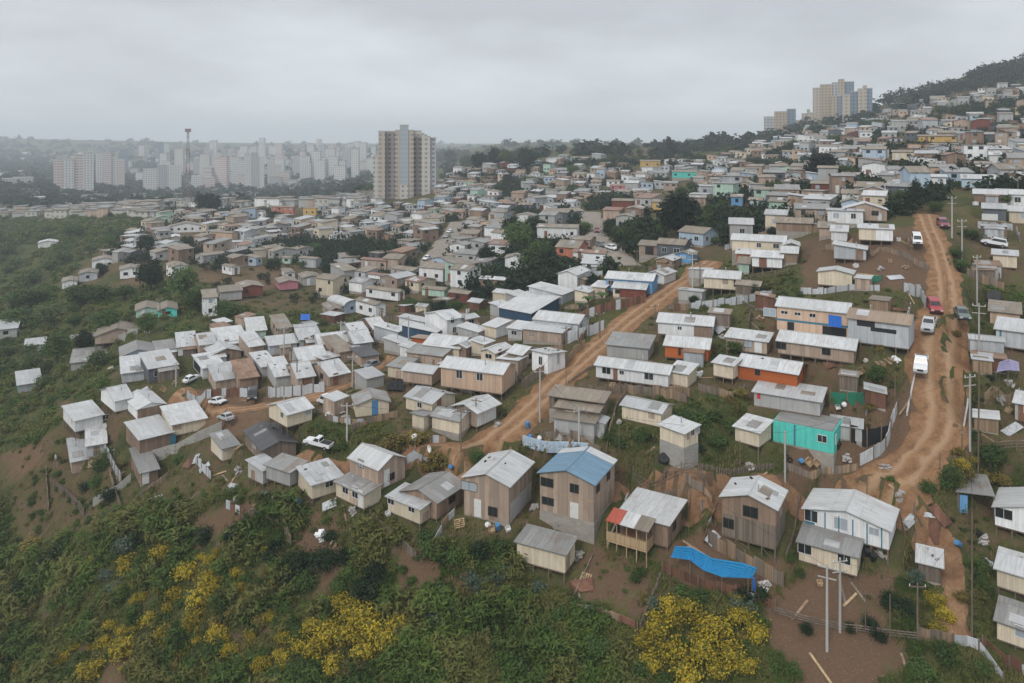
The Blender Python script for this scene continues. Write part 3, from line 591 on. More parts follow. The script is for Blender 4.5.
Hs(178,356,174,196,15,8,'ml','white','white','white house right of the ruined one',st=.3)
Hs(200,356,193,215,20,11,'gr','zinc','tan','tan house with pale gable roof at the top of the left row',st=.4)
Hs(218,351,210,247,20,6,'ml','white','tan','wide pale roofed house behind the tan block house',st=.2,rise=.9)
Hs(203,378,175,224,24,9,'ml','white','zinc','zinc walled house with a long white roof over a parked white car',st=.2,rise=.5,win=[],door=[],ex=[opening_L(.25,.95,.1,1.5)])
Hs(212,364,197,241,24,7,'gl','white','brown','white roofed brown house with a gable to the right, mid left row',st=.2)
Hs(216,391,208,238,22,9,'ml','zinc','tan','tan shack with a sloping pale roof behind the whitish fence',name='shack',st=.2,win=[],door=[])
Hs(240,392,232,258,20,13,'ml','rusty','brown','brown shack with rusty roof sheets beside the dirt track',name='shack',st=.2,win=[],door=[])
Hs(250,358,231,259,25,11,'ml','white','tan','tan block house with white flat roof, behind the teal net',st=.2,win=[],door=[])
Hs(248,340,242,266,14,6,'ml','white','mint','pale green-grey house at the edge of the green field',st=.2)
Hs(278,337,264,284,20,8,'ml','tan','tan','tan house with two windows at the edge of the green field',st=.2,win=W_(('L',1.5,1.3,.9,.8),('L',4.0,1.3,.9,.8)),door=[])
Hs(270,355,266,297,18,7,'ml','white','zinc','white sheet house by the pole in the field row',st=.2,rise=.5,win=[],door=[])
Hs(262,377,243,270,24,8,'ml','white','grey','grey house with a long pale mono roof, centre of the left rows',st=.2,rise=.5,win=[],door=[])
Hs(300,371,276,327,22,6,'gr','white','grey','house with the broadest white roof of the left rows',st=.2)
Hs(320,354,312,349,20,5,'gr','white','grey','house with white roof under the utility pole in the left rows',st=.2)
Hs(300,349,294,321,16,6,'ml','zinc','grey','grey house with flat pale roof at the field edge',st=.2)
Hs(298,391,268,314,22,13,'gr','white','tan','tan house with white gable roof behind the zinc fence',st=.2,ex=[])
Hs(276,389,266,284,20,12,'ml','white','grey','narrow house with small white roof behind rusty sheets',st=.2,win=[],door=[])
Hs(330,387,306,349,34,9,'gr','white','tan','tan house whose white roof faces the dirt track bend',st=.2,win=W_(('L',2.8,1.1,.8,.8),))
Hs(340,362,322,346,30,5,'ml','tan','tan','low tan roofed house between the white roofs',name='house',st=.2,win=[],door=[])
# ---- rows between the field and the dirt road
Hs(362,367,344,379,24,9,'f','dark','tan','block house with flat black roof beside the track',st=.2,win=[],door=[])
Hs(355,353,339,372,22,5,'gr','white','grey','low white roofed house left of the block house',st=.2)
Hs(374,338,350,385,28,6,'gr','white','brown','white roofed house with a brown gable end by the field',st=.2)
Hs(352,341,340,367,28,5,'gr','white','grey','white roofed house nearest the green field on its right side',st=.2)
Hs(398,343,374,405,60,11,'ml','white','zinc','big plain pale grey box house by the field',st=.2,win=[],door=[])
Hs(400,353,384,406,55,6,'ml','white','grey','small house with white sheet roof and red tank beside',st=.2,win=[],door=[])
Hs(424,333,399,430,65,11,'ml','white','white','white house left of the white two-storey house',st=.2,rise=.5)
Hs(447,338,425,463,38,18,'gr','white','white','white two-storey house with dark upper windows, tallest of the middle rows',st=.3,win=W_(('R',1.2,3.0,.7,.9),('R',3.6,3.0,.8,1.0),('R',1.6,1.2,.7,1.0),('R',3.4,1.2,.7,1.0)),door=[],rise=.8)
Hs(466,331,460,478,38,12,'gr','white','peach','peach house joined behind the white two-storey house',st=.2)
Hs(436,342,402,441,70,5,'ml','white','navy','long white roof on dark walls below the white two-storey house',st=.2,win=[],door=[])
Hs(436,350,412,441,66,7,'mR','wood','orange','plywood roofed shack, orange brown, in the middle rows',name='shack',st=.2,win=[],door=[],rise=.4)
Hs(418,361,400,422,60,6,'ml','white','white','small white roofed house with clutter beside the track',st=.2,win=[],door=[])
Hs(459,359,424,476,66,6,'gl','white','cream','cream house with two low gables in the middle rows',st=.2,win=[],door=[])
Hs(442,367,407,452,66,5,'mr','grey','tan','long low house with a dull grey roof in the middle rows',st=.2,win=[],door=[])
Hs(404,379,388,418,62,9,'mr','grey','cream','cream cabin with grey roof next to black plastic sheets',name='cabin',st=.3,win=[],door=[])
Hs(432,385,403,443,66,8,'gl','white','tan','tan house with a broad white roof left of the long peach house',st=.4,win=[],door=[])
Hs(502,394,441,515,68,20,'gl','white','peach','long peach house with two dark windows on tall stilts',st=1.3,mx=12,win=W_(('L',3.4,2.0,.9,1.0),('L',6.6,2.0,.9,1.1)),door=[])
Hs(472,393,459,477,60,12,'ml','zinc','zinc','small zinc shed in front of the long peach house',name='shed',st=.2,win=[],door=[],mn=1.8)
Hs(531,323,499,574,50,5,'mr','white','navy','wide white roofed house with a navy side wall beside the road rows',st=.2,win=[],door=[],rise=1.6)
Hs(578,334,534,589,68,8,'gl','white','zinc','white roofed zinc house with brown fascia by the road fence',st=.2,win=[],door=[])
Hs(561.5,344,523,571,68,11,'mr','white','tan','tan grey block house with a flat white roof and one small window',st=.2,rise=.2,win=W_(('L',5.2,1.1,.5,.5),),door=[])
Hs(496,338,483.5,510,50,10.5,'mr','white','cream','upright house with cream front and white side in the middle rows',st=.2,win=[],door=[],ex=[end_panel('wall_white','R',0,1)])
Hs(522,340,508,532,60,7,'mr','white','grey','grey house between the upright cream house and the block house',st=.2)
Hs(548,374,532,565,50,20,'mR','white','white','white house of two levels at the bend of the road fence',st=.2,rise=.5,win=W_(('R',2.4,1.7,.6,1.5),('L',1.4,1.7,.6,1.2)),door=[])
Hs(495,364,481,511,55,8,'gr','white','cream','cream house with a low white gable above the long peach house',st=.2)
Hs(522,366,508,538,55,9,'gl','white','tan','tan house with white gable roof left of the two-level white house',st=.2)
Hs(478,342,458,487,60,5,'ml','white','grey','low white roofed house right of the white two-storey house',st=.2,win=[],door=[])
Hs(466,358,455,475,58,5,'gr','white','brown','brown walled house with pale roof end in the middle rows',st=.2,win=[],door=[])
Hs(484,355,473,493,55,7,'ml','white','cream','small cream house with white roof in the middle rows',st=.2,win=[],door=[])
Hs(507,318,490,518,50,4,'ml','white','grey','low pale house left of the wide white roof',st=.2,win=[],door=[])
Hs(515,308,506,528,45,12,'ml','white','grey','grey and white upright house above the wide white roof',st=.2)
# ---- along the upper dirt road
Hs(652,294,606,663,75,13,'gl','white','blue','long bright blue house with a pale roof',st=.3,mx=14,win=W_(('L',2.6,1.5,1.0,.8),('L',4.8,1.5,.7,.8),('L',7.6,1.5,1.0,.9)),door=[])
Hs(645,299,613,662,75,6.5,'gl','white','red-brown','maroon house with a white roof in front of the blue house',st=.2,win=W_(('L',5,1.0,.8,.7),),door=[],ex=[end_panel('wall_cream','L',.8,1)])
Hs(664,284,647,680,60,6,'gr','white','white','white house at the road edge behind the blue house',st=.2)
Hs(672,269,656,681,65,5,'gr','white','tan','tan house beside the top of the diagonal road',st=.2)
Hs(691,263,676,700,70,6,'gr','tan','blue','small blue shack at the top of the diagonal road',name='shack',st=.2)
Hs(684,258,657,691,70,13,'gl','tan','dark grey','dark grey-blue house above the top of the diagonal road',st=.2)
Hs(660,256,639,666,70,10,'gl','tan','tan','tan house with porch opening above the diagonal road',st=.2,ex=[opening_L(.3,.7,.1,1.9)])
Hs(600,274,582,608,75,10,'gl','white','white','white house with white roof behind the dark bush',st=.2,win=[],door=[])
Hs(577,290,558,589,66,15,'gr','white','white','tall plain white house left of the blue house',st=.3,win=[],door=[])
Hs(588,302,575,596,66,8,'ml','white','cream','cream house below the tall plain white house',st=.2,win=[],door=[])
Hs(605,297,593,612,66,9,'mr','white','cream','cream house joined to the left end of the blue house',st=.2,win=[],door=[])
Hs(562,304,529,574,62,4,'ml','white','zinc','long low zinc roofed house beside the palms',st=.2,win=[],door=[])
# ---- right half between the roads
Hs(739,290,704,757,79,11,'gl','white','cream','cream house with white roof on the grassy bank above the zinc fence',st=.5,win=[],door=[],ex=[opening_L(.0,.15,.5,1.9)])
Hs(782,268,752,791,80,10,'gl','white','white','white house with a brown door opening and zinc roof',st=.3,win=[],door=[('L',3.2,'door_wood',1.3,1.7)])
Hs(785,253,732,792,80,11,'gl','white','cream','long cream house at the top, joined to a brown gable',st=.2,mx=12)
Hs(799,255,784,806,84,9,'gr','white','brown','brown gable end wing at the right of the long cream house',st=.2,win=[],door=[])
Hs(751,264,737,756,80,10,'gl','white','orange','small orange fronted house beside the zinc roofed white house',st=.2,win=[],door=[])
Hs(749,273,739,755,80,7,'gl','tan','mint','small mint shed under the orange fronted house',name='shed',st=.2,win=[],door=[],mn=1.8)
Hs(797,263,782,801,80,6,'gl','white','brown','low brown house with a white roof edge behind bare posts',st=.2,win=[],door=[])
Hs(848,338,777,860,75,25,'gl','white','peach','long peach house of two levels with dark blue band',st=.3,mx=13,ex=[belt('trim_blue',(1.35,),.3),opening_L(.02,.35,.1,1.3),opening_L(.75,.85,.1,1.3)],win=W_(('L',4.6,2.6,.8,.5),('L',6.6,2.6,.8,.4),('L',8.4,2.6,.9,.4),('L',10.4,2.4,1.7,1.1)),door=[])
Hs(909,349,848,920,72,24,'gl','wood','zinc','zinc clad house with a plywood roof and bright blue tarpaulin',st=.4,mx=12,ex=[opening_L(.2,.62,1.7,2.25),opening_L(.55,.85,2.2,3.1),tarp_L(8.2,9.9,1.6,3.2)],win=[],door=[])
Hs(854,363,778,874,74,12,'gl','white','tan','long pale roofed house below the peach house',st=.3,mx=13,win=W_(('L',3.4,1.0,1.0,.8),('L',9.2,1.0,1.3,.9)),door=[])
Hs(797,388,738,811,70,14,'gl','white','orange','orange-red board house with white gabled roof',st=.4,win=W_(('L',5.0,1.2,.6,.7),('R',1.0,1.2,.5,.8),('R',3.8,1.3,.6,.9)),door=[])
Hs(733,379,713.5,739,62,13,'mr','white','cream','cream cabin on a timber frame joined to the orange house',name='cabin',st=1.0,win=[],door=[])
Hs(767,354,726,779,72,10,'mr','white','tan','tan cabin with pale doors above the orange house',name='cabin',st=.3,win=W_(('L',2.6,1.1,1.1,1.0),),door=[('L',1.2,'door_white',1.0,1.5)])
Hs(712,338,658,718,80,12,'gl','white','white','white house with covered brown porch above the diagonal road',st=.3,ex=[end_panel('wall_brown','L',0,.33),opening_L(.05,.28,.1,1.4)],win=W_(('L',4.8,1.1,.6,.5),),door=[])
Hs(708,361,665,716,78,9,'gl','white','orange','house with orange-brown wall and long pale roof',st=.3,win=W_(('L',2.0,1.0,.3,1.1),('L',4.0,1.0,.3,1.1)),door=[])
Hs(668,387,596,675,72,12,'gl','white','white','long white house with a dark red door above the picket fence',st=.3,mx=11,win=W_(('L',2.6,1.1,1.2,.9),('L',6.4,1.1,.6,.5),('L',8.6,1.1,1.2,.9)),door=[('L',7.3,'door_wood',.6,1.7)])
Hs(687.5,387,669,699,64,9,'mr','white','cream','cream annex at the right end of the long white house',name='cabin',st=.2,win=[],door=[])
Hs(648,360,607,654,76,4,'mr','grey','grey','low grey roofed shed behind the long white house',name='shed',st=.1,win=[],door=[])
Hs(603,416,549,609,72,6,'mr','tan','old_wood','uppermost of the tan roofed open shacks by the road',name='shack',st=.2,win=[],door=[],ex=[opening_L(.1,.9,.2,1.5)])
Hs(598,426,556,607,72,5,'mr','tan','old_wood','middle one of the tan roofed open shacks by the road',name='shack',st=.2,win=[],door=[])
Hs(594,437,554,601,72,5,'mr','tan','wall_grey','lowest of the tan roofed shacks, above the blue graffiti wall',name='shack',st=.2,win=[],door=[])
Hs(661,427,622,678,62,14,'gl','zinc','cream','windowless cream cabin in the tall grass behind the blue roof',name='cabin',st=.3,win=[],door=[],mn=3)
Hs(684,448,660,698,46,14,'mr','white','cream','cream cabin standing on a grey block base in the grass',name='cabin',st=1.9,base='plinth',proud=.03,bm='block',win=W_(('R',1.6,1.5,.6,.8),('R',2.6,1.5,.6,.8)),door=[])
Hs(759,447,736,772,58,13.5,'mr','white','cream','cream cabin left of the turquoise house',name='cabin',st=.3,win=[],door=[],mn=3)
Hs(820,416,754,832,75,14,'mr','white','grey','brownish grey flat roofed house with a small red window',st=.3,rise=.2,win=[],door=[],ex=[end_panel('red_cloth','L',.9,.95,.9,1.6,.03,'window_shutter')])
Hs(834,454,773,845,70,21.5,'f','grey','turquoise','turquoise house with a flat parapet roof',st=.25,oh=-.12,win=W_(('L',1.3,1.5,1.0,.8),('R',1.0,1.4,.7,1.0)),door=[],ex=[end_panel('trim_blue','L',.62,.65)])
Hs(887,221,844,893,85,11,'gr','white','tan','tan house with a pale double gable at the top of the right road',st=.3)
Hs(893,241,859,899,84,12,'gl','white','cream','half cream, half white cabin on stilts left of the right road',name='cabin',st=.9,win=[],door=[],ex=[end_panel('wall_white','L',0,.5)])
Hs(852,287,818,860,76,13,'gr','white','cream','cream box cabin left of the teal fence',name='cabin',st=.3,win=[],door=[],rise=.5)
Hs(866,260,834,870,80,10,'ml','white','zinc','zinc sheet shed with posts in front, left of the right road',name='shed',st=.3,win=[],door=[])
Hs(847,241,832,851,80,8,'gl','white','white','small white shed left of the half white cabin',name='shed',st=.2,win=[],door=[])
Hs(834,237,820,838,80,8,'gl','tan','tan','small tan shed beside the small white shed',name='shed',st=.2,win=[],door=[])
Hs(812,232,776,818,82,6,'gl','tan','brown','long low tan roofed house near the top left of the right slope',st=.2,win=[],door=[])
Hs(1044,352,996,1056,74,17,'mr','white','zinc','zinc clad stilt house at the right edge beside the water tank',st=1.0,ex=[end_panel('trim_blue','L',.88,.92)],win=[],door=[])
Hs(1020,326,990,1030,78,9,'mr','tan','peach','peach house behind the zinc clad stilt house',st=.2,win=[],door=[])
Hs(1017,268,993,1022,78,12,'mr','white','cream','small cream cabin on stilts near the white car',name='cabin',st=.6,win=[],door=[],mn=2.6)
Hs(1036,224,1009,1044,80,12,'gl','white','cream','cream house at the right edge above the white car',st=.3)
Hs(1006,221,983,1010,80,12,'gl','zinc','dark grey','dark garage with a white door at the right',name='garage',st=.2,win=[],door=[('L',2.6,'door_white',2.6,1.2)])
Hs(946,185,918,949,85,8,'gl','white','white','white and blue stilt cabin above the right road',name='cabin',st=1.0,ex=[belt('trim_blue',(.02,),.2)])
Hs(995,188,962,1000,82,9,'gl','white','pale blue','pale house with blue eaves and long white roof at upper right',st=.5)
Hs(1006,203,974,1012,80,8,'gl','white','brown','brown house with broad pale roof at upper right',st=.5,win=[],door=[])
Hs(1036,208,995,1044,72,13,'gl','white','white','white house with a blue window at the upper right edge',st=.5,win=W_(('L',3.0,1.5,1.0,1.0),))
Hs(1030,186,999,1040,66,9,'gr','white','brown','brown house with bright white roof slope, upper right edge',st=.4)
Hs(1050,426,1015,1060,72,17,'mr','white','grey','grey cabin at the right edge above the yellow shrub',name='cabin',st=1.0,win=W_(('L',2,1.5,1,1),))
# ---- mid distance, left and centre
MID = [
 (168,233,163,206,10,6,'gl','tan','white','long white house on the ridge above the left valley'),(172,243,150,178,14,6,'gl','white','grey','grey shack with pale roof on the left ridge'),
 (175,256,168,189,14,8,'gl','tan','pale blue','pale blue house with tan roof on the left ridge'),(172,279,159,188,24,12,'gl','tan','white','white two-storey house with tan roof between the dark trees'),
 (92,269,86,116,12,8,'gl','tan','white','white house with tan roof on the left spur'),(120,279,109,140,14,9,'gl','tan','white','white house lower on the left spur'),
 (79,282,76,97,12,8,'gl','tan','zinc','grey house low on the left spur'),(62,289,57,77,14,7,'gl','tan','white','white cabin at the lower tip of the left spur'),
 (38,248,35,57,12,5,'gl','white','white','white house alone in the green far left slope'),(136,318,132,158,14,7,'gl','tan','mint','mint and white shack in the green hollow'),
 (158,318,154,177,14,7,'gl','tan','turquoise','turquoise ended shack in the green hollow'),(95,344,91,139,10,6,'gl','tan','tan','long tan house with pale wall in the hollow'),
 (204,317,202,217,16,19,'ml','tan','white','narrow white two-storey house in front of dark trees'),(221,301,216,242,20,9,'gr','tan','grey','grey gabled house beside the narrow white one'),
 (241,297,236,263,20,9,'gl','tan','red-brown','red-brown house with tan roof on the bare slope'),(280,290,275,298,18,7,'gl','tan','pink','bright pink house in the left middle'),
 (286,279,280,293,18,6,'gl','tan','white','small white house above the pink house'),(303,286,298,321,18,8,'gl','tan','grey','grey house with tan roof right of the pink house'),
 (344,284,330,357,35,13,'ml','tan','grey','tall grey house with plain wall left of the centre'),(345,314,321,358,36,8,'bl','white','pale blue','barn with a white barrel roof'),
 (376,318,350,383,40,13,'gl','tan','white','white and grey house right of the barrel roofed barn'),(330,318,296,336,20,5,'gl','tan','tan','low tan house with blue plastic at the field top'),
 (443,282,419,457,62,13,'gl','tan','white','long plain pale house below the concrete road'),(444,297,422,448,66,7,'gl','tan','mint','mint house below the long plain pale house'),
 (468,303,449,474,60,9,'gl','tan','red-brown','red-brown house with blue barrel left of the trees'),(386,270,361,392,60,9,'gl','terracotta','tan','terracotta roofed house left of the concrete road'),
 (387,284,368,393,55,8,'gl','terracotta','white','white house with faded terracotta roof below the terracotta one'),(398,301,366,404,55,9,'gl','tan','white','white house with broad tan roof in the left centre'),
 (412,280,391,424,50,9,'gl','tan','grey','grey open house left of the concrete road end'),(523,269,505,525,84,11,'gr','tan','white','white house with a columned gable porch amid trees'),
 (577,239,537,580,80,11,'gl','tan','white','white two-storey house with small dark windows, right of the trees'),(534,225,515,537,80,9,'gr','tan','white','white gabled house above the tree clump'),
 (504,288,480,507,70,8,'gl','white','brown','brown house with a bright roof below the trees'),(578,258,556,588,70,10,'gl','tan','salmon','salmon house with a dark garage opening'),
 (604,261,573,608,66,7,'gl','terracotta','white','white house with terracotta roof beside the curving road'),(590,247,572,596,70,7,'gl','tan','tan','tan roofed house beside the curving road top'),
 (466,262,446,470,66,6,'gl','tan','yellow','yellow walled house right of the concrete road'),(477,240,460,500,74,6,'gl','tan','tan','long tan shed right of the concrete road'),
 (293,216,271,296,70,9,'gl','tan','salmon','salmon-red house on the left ridge'),(316,215,303,318,74,7,'gl','tan','yellow','ochre house right of the salmon-red house'),
 (263,218,249,266,74,7,'gl','tan','white','white fronted house left of the salmon-red house'),(232,243,211,238,60,10,'gl','tan','peach','pale peach house with tan roof in the left town'),
 (256,266,245,262,60,8,'ml','tan','pale blue','light blue box house above the bare slope'),(290,264,282,293,60,6,'gl','tan','mint','pale green house above the bare slope'),
 (316,268,299,322,60,9,'gl','tan','zinc','pale grey house above the tree row'),(285,232,276,290,50,8,'ml','tan','grey','small grey house under the salmon-red house'),
 (232,275,222,236,40,8,'gl','tan','white','white two-level house at the top of the bare slope'),(630,190,610,634,80,4,'gl','terracotta','pink','rose pink house in the centre distance'),
 (633,208,612,636,80,7,'gl','tan','red-brown','dark red house in the centre distance'),(667,210,652,670,80,8,'gl','tan','yellow','yellow building low on the central slope'),
 (660,167,640,664,82,6,'gl','tan','yellow','ochre building on the central ridge'),(700,178,672,690,80,6,'gl','tan','turquoise','turquoise house on the central ridge'),
 (742,206,731,746,80,9,'gl','tan','blue','blue house above the trees at centre right'),(786,198,754,792,82,8,'gl','tan','mint','long mint house right of the blue house'),
 (764,207,749,768,80,6,'gl','tan','pale blue','pale house with blue end wall under the mint house'),(790,211,769,800,70,9,'gl','tan','mint','pale green gabled house right of the blue house'),
 (887,177,862,889,82,12,'gr','tan','white','white two-storey house on the right slope'),(842,153,819,845,82,7,'gl','tan','white','flat white house beside the big round tree'),
 (958,142,918,964,80,6,'gl','tan','yellow','long yellow ochre building high on the right slope'),(838,193,811,842,80,9,'gl','tan','red-brown','dark red and white house below the big round tree'),
 (868,204,842,872,80,10,'gl','tan','white','white house with green base above the double gable'),(827,184,806,830,80,9,'ml','white','pale blue','pale house with lean roof below the big round tree'),
 (910,190,888,914,82,6,'gl','tan','dark grey','dark house with a teal band on the right slope'),(990,170,975,1004,78,6,'gl','tan','white','white house with pale roof high at the right'),
 (915,160,892,922,78,8,'gl','tan','cream','cream flat house high on the right slope'),(1000,150,988,1010,78,5,'gl','tan','pink','pink house high on the right slope'),
]
for r_ in MID: Hs(*r_)
# ---------------------------------------------------------------- ground sheet
def build_ground():
    nx, ny = len(GX), len(GY); V = np.stack([MX.ravel(), MY.ravel(), GZ.ravel()], 1)
    i, j = np.meshgrid(np.arange(nx-1), np.arange(ny-1)); a = (j*nx+i).ravel(); Fq = np.stack([a, a+1, a+nx+1, a+nx], 1)
    me = npmesh('ground', V, Fq, 'ground', True)
    for nm, arr in (('veg', VEG), ('tone', TONE)): at = me.attributes.new(nm, 'FLOAT', 'POINT'); at.data.foreach_set('value', arr.astype(np.float32).ravel())
    tag(link('ground', me), kind='structure')
def inpoly(px, py, poly):
    r = np.zeros(px.shape, bool); n = len(poly)
    for k in range(n):
        (x1, y1), (x2, y2) = poly[k], poly[(k+1) % n]
        if y1 == y2: continue
        c = ((y1 > py) != (y2 > py)) & (px < (x2-x1)*(py-y1)/(y2-y1)+x1); r ^= c
    return r
POLYS = [   # (veg, tone, outline in photo coordinates)
 (.78,.5,[(-180,212),(60,228),(140,222),(135,246),(90,258),(56,285),(100,292),(190,282),(240,310),(330,316),(400,318),(395,328),(300,345),(262,325),(180,338),(140,330),(128,352),(108,378),(122,398),(100,402),(58,400),(60,425),(20,450),(-180,480)]),
 (.88,.6,[(-180,475),(0,500),(20,545),(110,522),(170,505),(250,490),(330,520),(420,535),(505,548),(520,585),(560,600),(640,640),(655,720),(-180,720)]),
 (.46,.7,[(20,440),(60,432),(130,462),(265,478),(240,500),(190,505),(110,512),(60,560),(0,520)]),
 (.5,.7,[(215,495),(330,502),(440,532),(490,575),(440,600),(380,570),(330,575),(260,540)]),
 (.80,.5,[(598,408),(640,400),(690,390),(745,392),(745,450),(720,472),(690,462),(600,445)]),(.7,.6,[(505,440),(525,430),(530,455),(505,460)]),
 (.8,.5,[(936,330),(975,330),(980,440),(955,455),(948,380)]),(.85,.4,[(905,490),(945,465),(985,448),(1030,470),(1030,490),(965,505),(925,502)]),(.75,.5,[(985,280),(1030,290),(1030,320),(985,310)]),
 (.85,.5,[(850,585),(945,572),(950,622),(865,640)]),(.85,.5,[(880,655),(960,640),(1030,690),(1030,720),(870,720)]),(.75,.5,[(965,560),(1000,560),(1000,690),(975,650)]),
 (.88,.5,[(545,590),(590,606),(640,640),(700,596),(780,612),(770,650),(700,720),(540,720)]),
 (.72,.5,[(690,290),(790,268),(812,285),(800,300),(690,314)]),(.7,.5,[(436,318),(500,298),(512,312),(440,326)]),(.75,.6,[(300,420),(395,425),(420,455),(330,450)]),
 (.12,.95,[(760,606),(800,570),(900,575),(890,640),(960,655),(900,670),(860,720),(770,690),(775,640)]),(.25,.9,[(585,550),(655,555),(650,615),(590,600)]),(.1,.9,[(660,545),(725,520),(730,560),(790,560),(770,600),(680,580)]),
 (.15,.9,[(870,400),(925,388),(925,455),(880,475)]),(.3,.8,[(735,335),(790,318),(800,352),(740,362)]),(.15,.8,[(785,440),(870,420),(870,470),(790,475)]),(.2,.9,[(800,240),(930,225),(935,290),(800,290)]),
 (.2,.35,[(185,390),(262,395),(262,425),(235,440),(180,410)]),(.3,.2,[(245,265),(280,262),(300,285),(250,290)]),(.3,.2,[(200,268),(245,262),(245,285),(190,282)]),(.15,.6,[(900,455),(935,400),(975,400),(970,430),(930,480)]),
 (.12,.8,[(188,522),(232,500),(262,492),(262,510),(225,545),(195,555)]),(.15,.7,[(285,520),(345,515),(360,555),(322,592),(292,560)]),(.15,.8,[(395,530),(440,535),(466,556),(440,600),(405,590)]),(.1,.3,[(440,578),(480,560),(500,575),(468,592)]),(.15,.4,[(92,690),(128,640),(152,640),(125,690)]),(.2,.3,[(0,455),(40,440),(45,460),(10,478)]),
 (.25,.15,[(20,610),(58,572),(78,580),(45,622)]),(.3,.2,[(130,600),(160,575),(172,585),(148,612)]),(.2,.3,[(225,640),(262,612),(272,625),(240,655)]),(.2,.5,[(255,560),(280,540),(292,560),(265,585)]),(.3,.2,[(60,650),(95,625),(105,640),(70,668)]),(.25,.4,[(300,600),(330,590),(335,602),(306,615)]),
 (.08,.9,[(600,455),(640,462),(700,470),(780,474),(870,480),(870,500),(780,497),(700,490),(650,486),(600,474)]),
 (.9,.5,[(770,650),(800,655),(790,720),(690,720)]),(.82,.5,[(470,545),(520,555),(560,590),(480,600)]),
]
def masks():
    y = np.maximum(MY, 1.0); u = 512+F*MX/y; v = VH-F*GZ/y
    wob = np.clip(9*(y/85)**-.3, 2, 9); u = u+(fbm(MX, MY, 4.0*np.maximum(y/90, .7), 4, 21)-.5)*wob*3; v = v+(fbm(MX, MY, 4.0*np.maximum(y/90, .7), 4, 33)-.5)*wob*2
    veg = .57+(fbm(MX, MY, 14, 4, 8)-.5)*.7; tone = .55+(fbm(MX, MY, 25, 3, 9)-.5)*.8
    far = np.clip((MY-260)/250, 0, 1); veg = veg*(1-far)+far*(.62+(fbm(MX, MY, 60, 3, 12)-.5)*.6)
    for ve, to, poly in POLYS:
        k = inpoly(u, v, poly) & (MY > 40); veg = np.where(k, ve+(veg-.42)*.45, veg); tone = np.where(k, to*.8+.2*tone, tone)
    out = (u < -190) | (u > 1130) | (MY < 60); veg = np.where(out, .75, veg)
    return np.clip(veg, 0, 1), np.clip(tone, 0, 1)
def maskat(arr, x, y):
    i = np.clip(np.searchsorted(GX, x), 0, len(GX)-1); j = np.clip(np.searchsorted(GY, y), 0, len(GY)-1); return arr[j, i]
# ---------------------------------------------------------------- roads
ROADPTS = []
def resample(P, step):
    P = np.array(P, float); d = np.r_[0, np.cumsum(np.linalg.norm(np.diff(P[:,:2], axis=0), axis=1))]; n = max(2, int(d[-1]/step)); s = np.linspace(0, d[-1], n+1)
    return np.stack([np.interp(s, d, P[:,k]) for k in range(P.shape[1])], 1)
def smooth(P, it=3):
    for _ in range(it): P = np.r_[P[:1], (P[:-2]+2*P[1:-1]+P[2:])/4, P[-1:]]
    return P
def grade(pts):                             # level the ground across a road's width
    Q = []
    for u, v, w in pts:
        p = hit(u, v); Q.append((p[0], p[1], w))
    Q = smooth(resample(Q, 1.0), 8); z = H(Q[:,0], Q[:,1])
    for _ in range(25): z = np.r_[z[:1], (z[:-2]+2*z[1:-1]+z[2:])/4, z[-1:]]
    B = np.full(GZ.shape, 1e9); T = np.zeros(GZ.shape)
    for (x, y, w), zz in zip(Q, z):
        r = w/2+4; i0, i1 = np.searchsorted(GX, [x-r, x+r]); j0, j1 = np.searchsorted(GY, [y-r, y+r])
        if i1 <= i0 or j1 <= j0: continue
        d = np.hypot(MX[j0:j1,i0:i1]-x, MY[j0:j1,i0:i1]-y)-w/2; k = d < B[j0:j1,i0:i1]
        B[j0:j1,i0:i1] = np.where(k, d, B[j0:j1,i0:i1]); T[j0:j1,i0:i1] = np.where(k, zz, T[j0:j1,i0:i1])
    f = np.clip(1-(B-1.1)/1.6, 0, 1); f = f*f*(3-2*f); GZ[:] = GZ*(1-f)+T*f
    return Q
def road(name, Q, mat, lift=.2, nw=7):
    n = len(Q); n = len(Q); T = np.gradient(Q[:,:2], axis=0); T /= np.linalg.norm(T, axis=1)[:,None]; N = np.stack([T[:,1], -T[:,0]], 1)
    for q in Q: ROADPTS.append((q[0], q[1], q[2]/2))
    cols = np.linspace(-.5, .5, nw); mb = MB(); s = np.arange(n)
    ed = (fbm(s, s*0+3, 1.7, 3, 5)-.5)*1.6, (fbm(s, s*0+90, 1.7, 3, 6)-.5)*1.6
    V = np.zeros((n, nw, 3)); U = np.zeros((n, nw, 2))
    for k, c in enumerate(cols):
        ww = Q[:,2]*c+(ed[0] if k == 0 else ed[1] if k == nw-1 else 0); x = Q[:,0]+N[:,0]*ww; y = Q[:,1]+N[:,1]*ww; V[:,k] = np.stack([x, y, H(x, y)+lift*(1 if 0 < k < nw-1 else .1)], 1); U[:,k,0] = c+.5; U[:,k,1] = s
    for i in range(n-1):
        for k in range(nw-1): mb.face([V[i,k], V[i,k+1], V[i+1,k+1], V[i+1,k]], [tuple(U[i,k]), tuple(U[i,k+1]), tuple(U[i+1,k+1]), tuple(U[i+1,k])])
    o = mb.build(name, mat); tag(o, kind='structure')
    for p in o.data.polygons: p.use_smooth = True
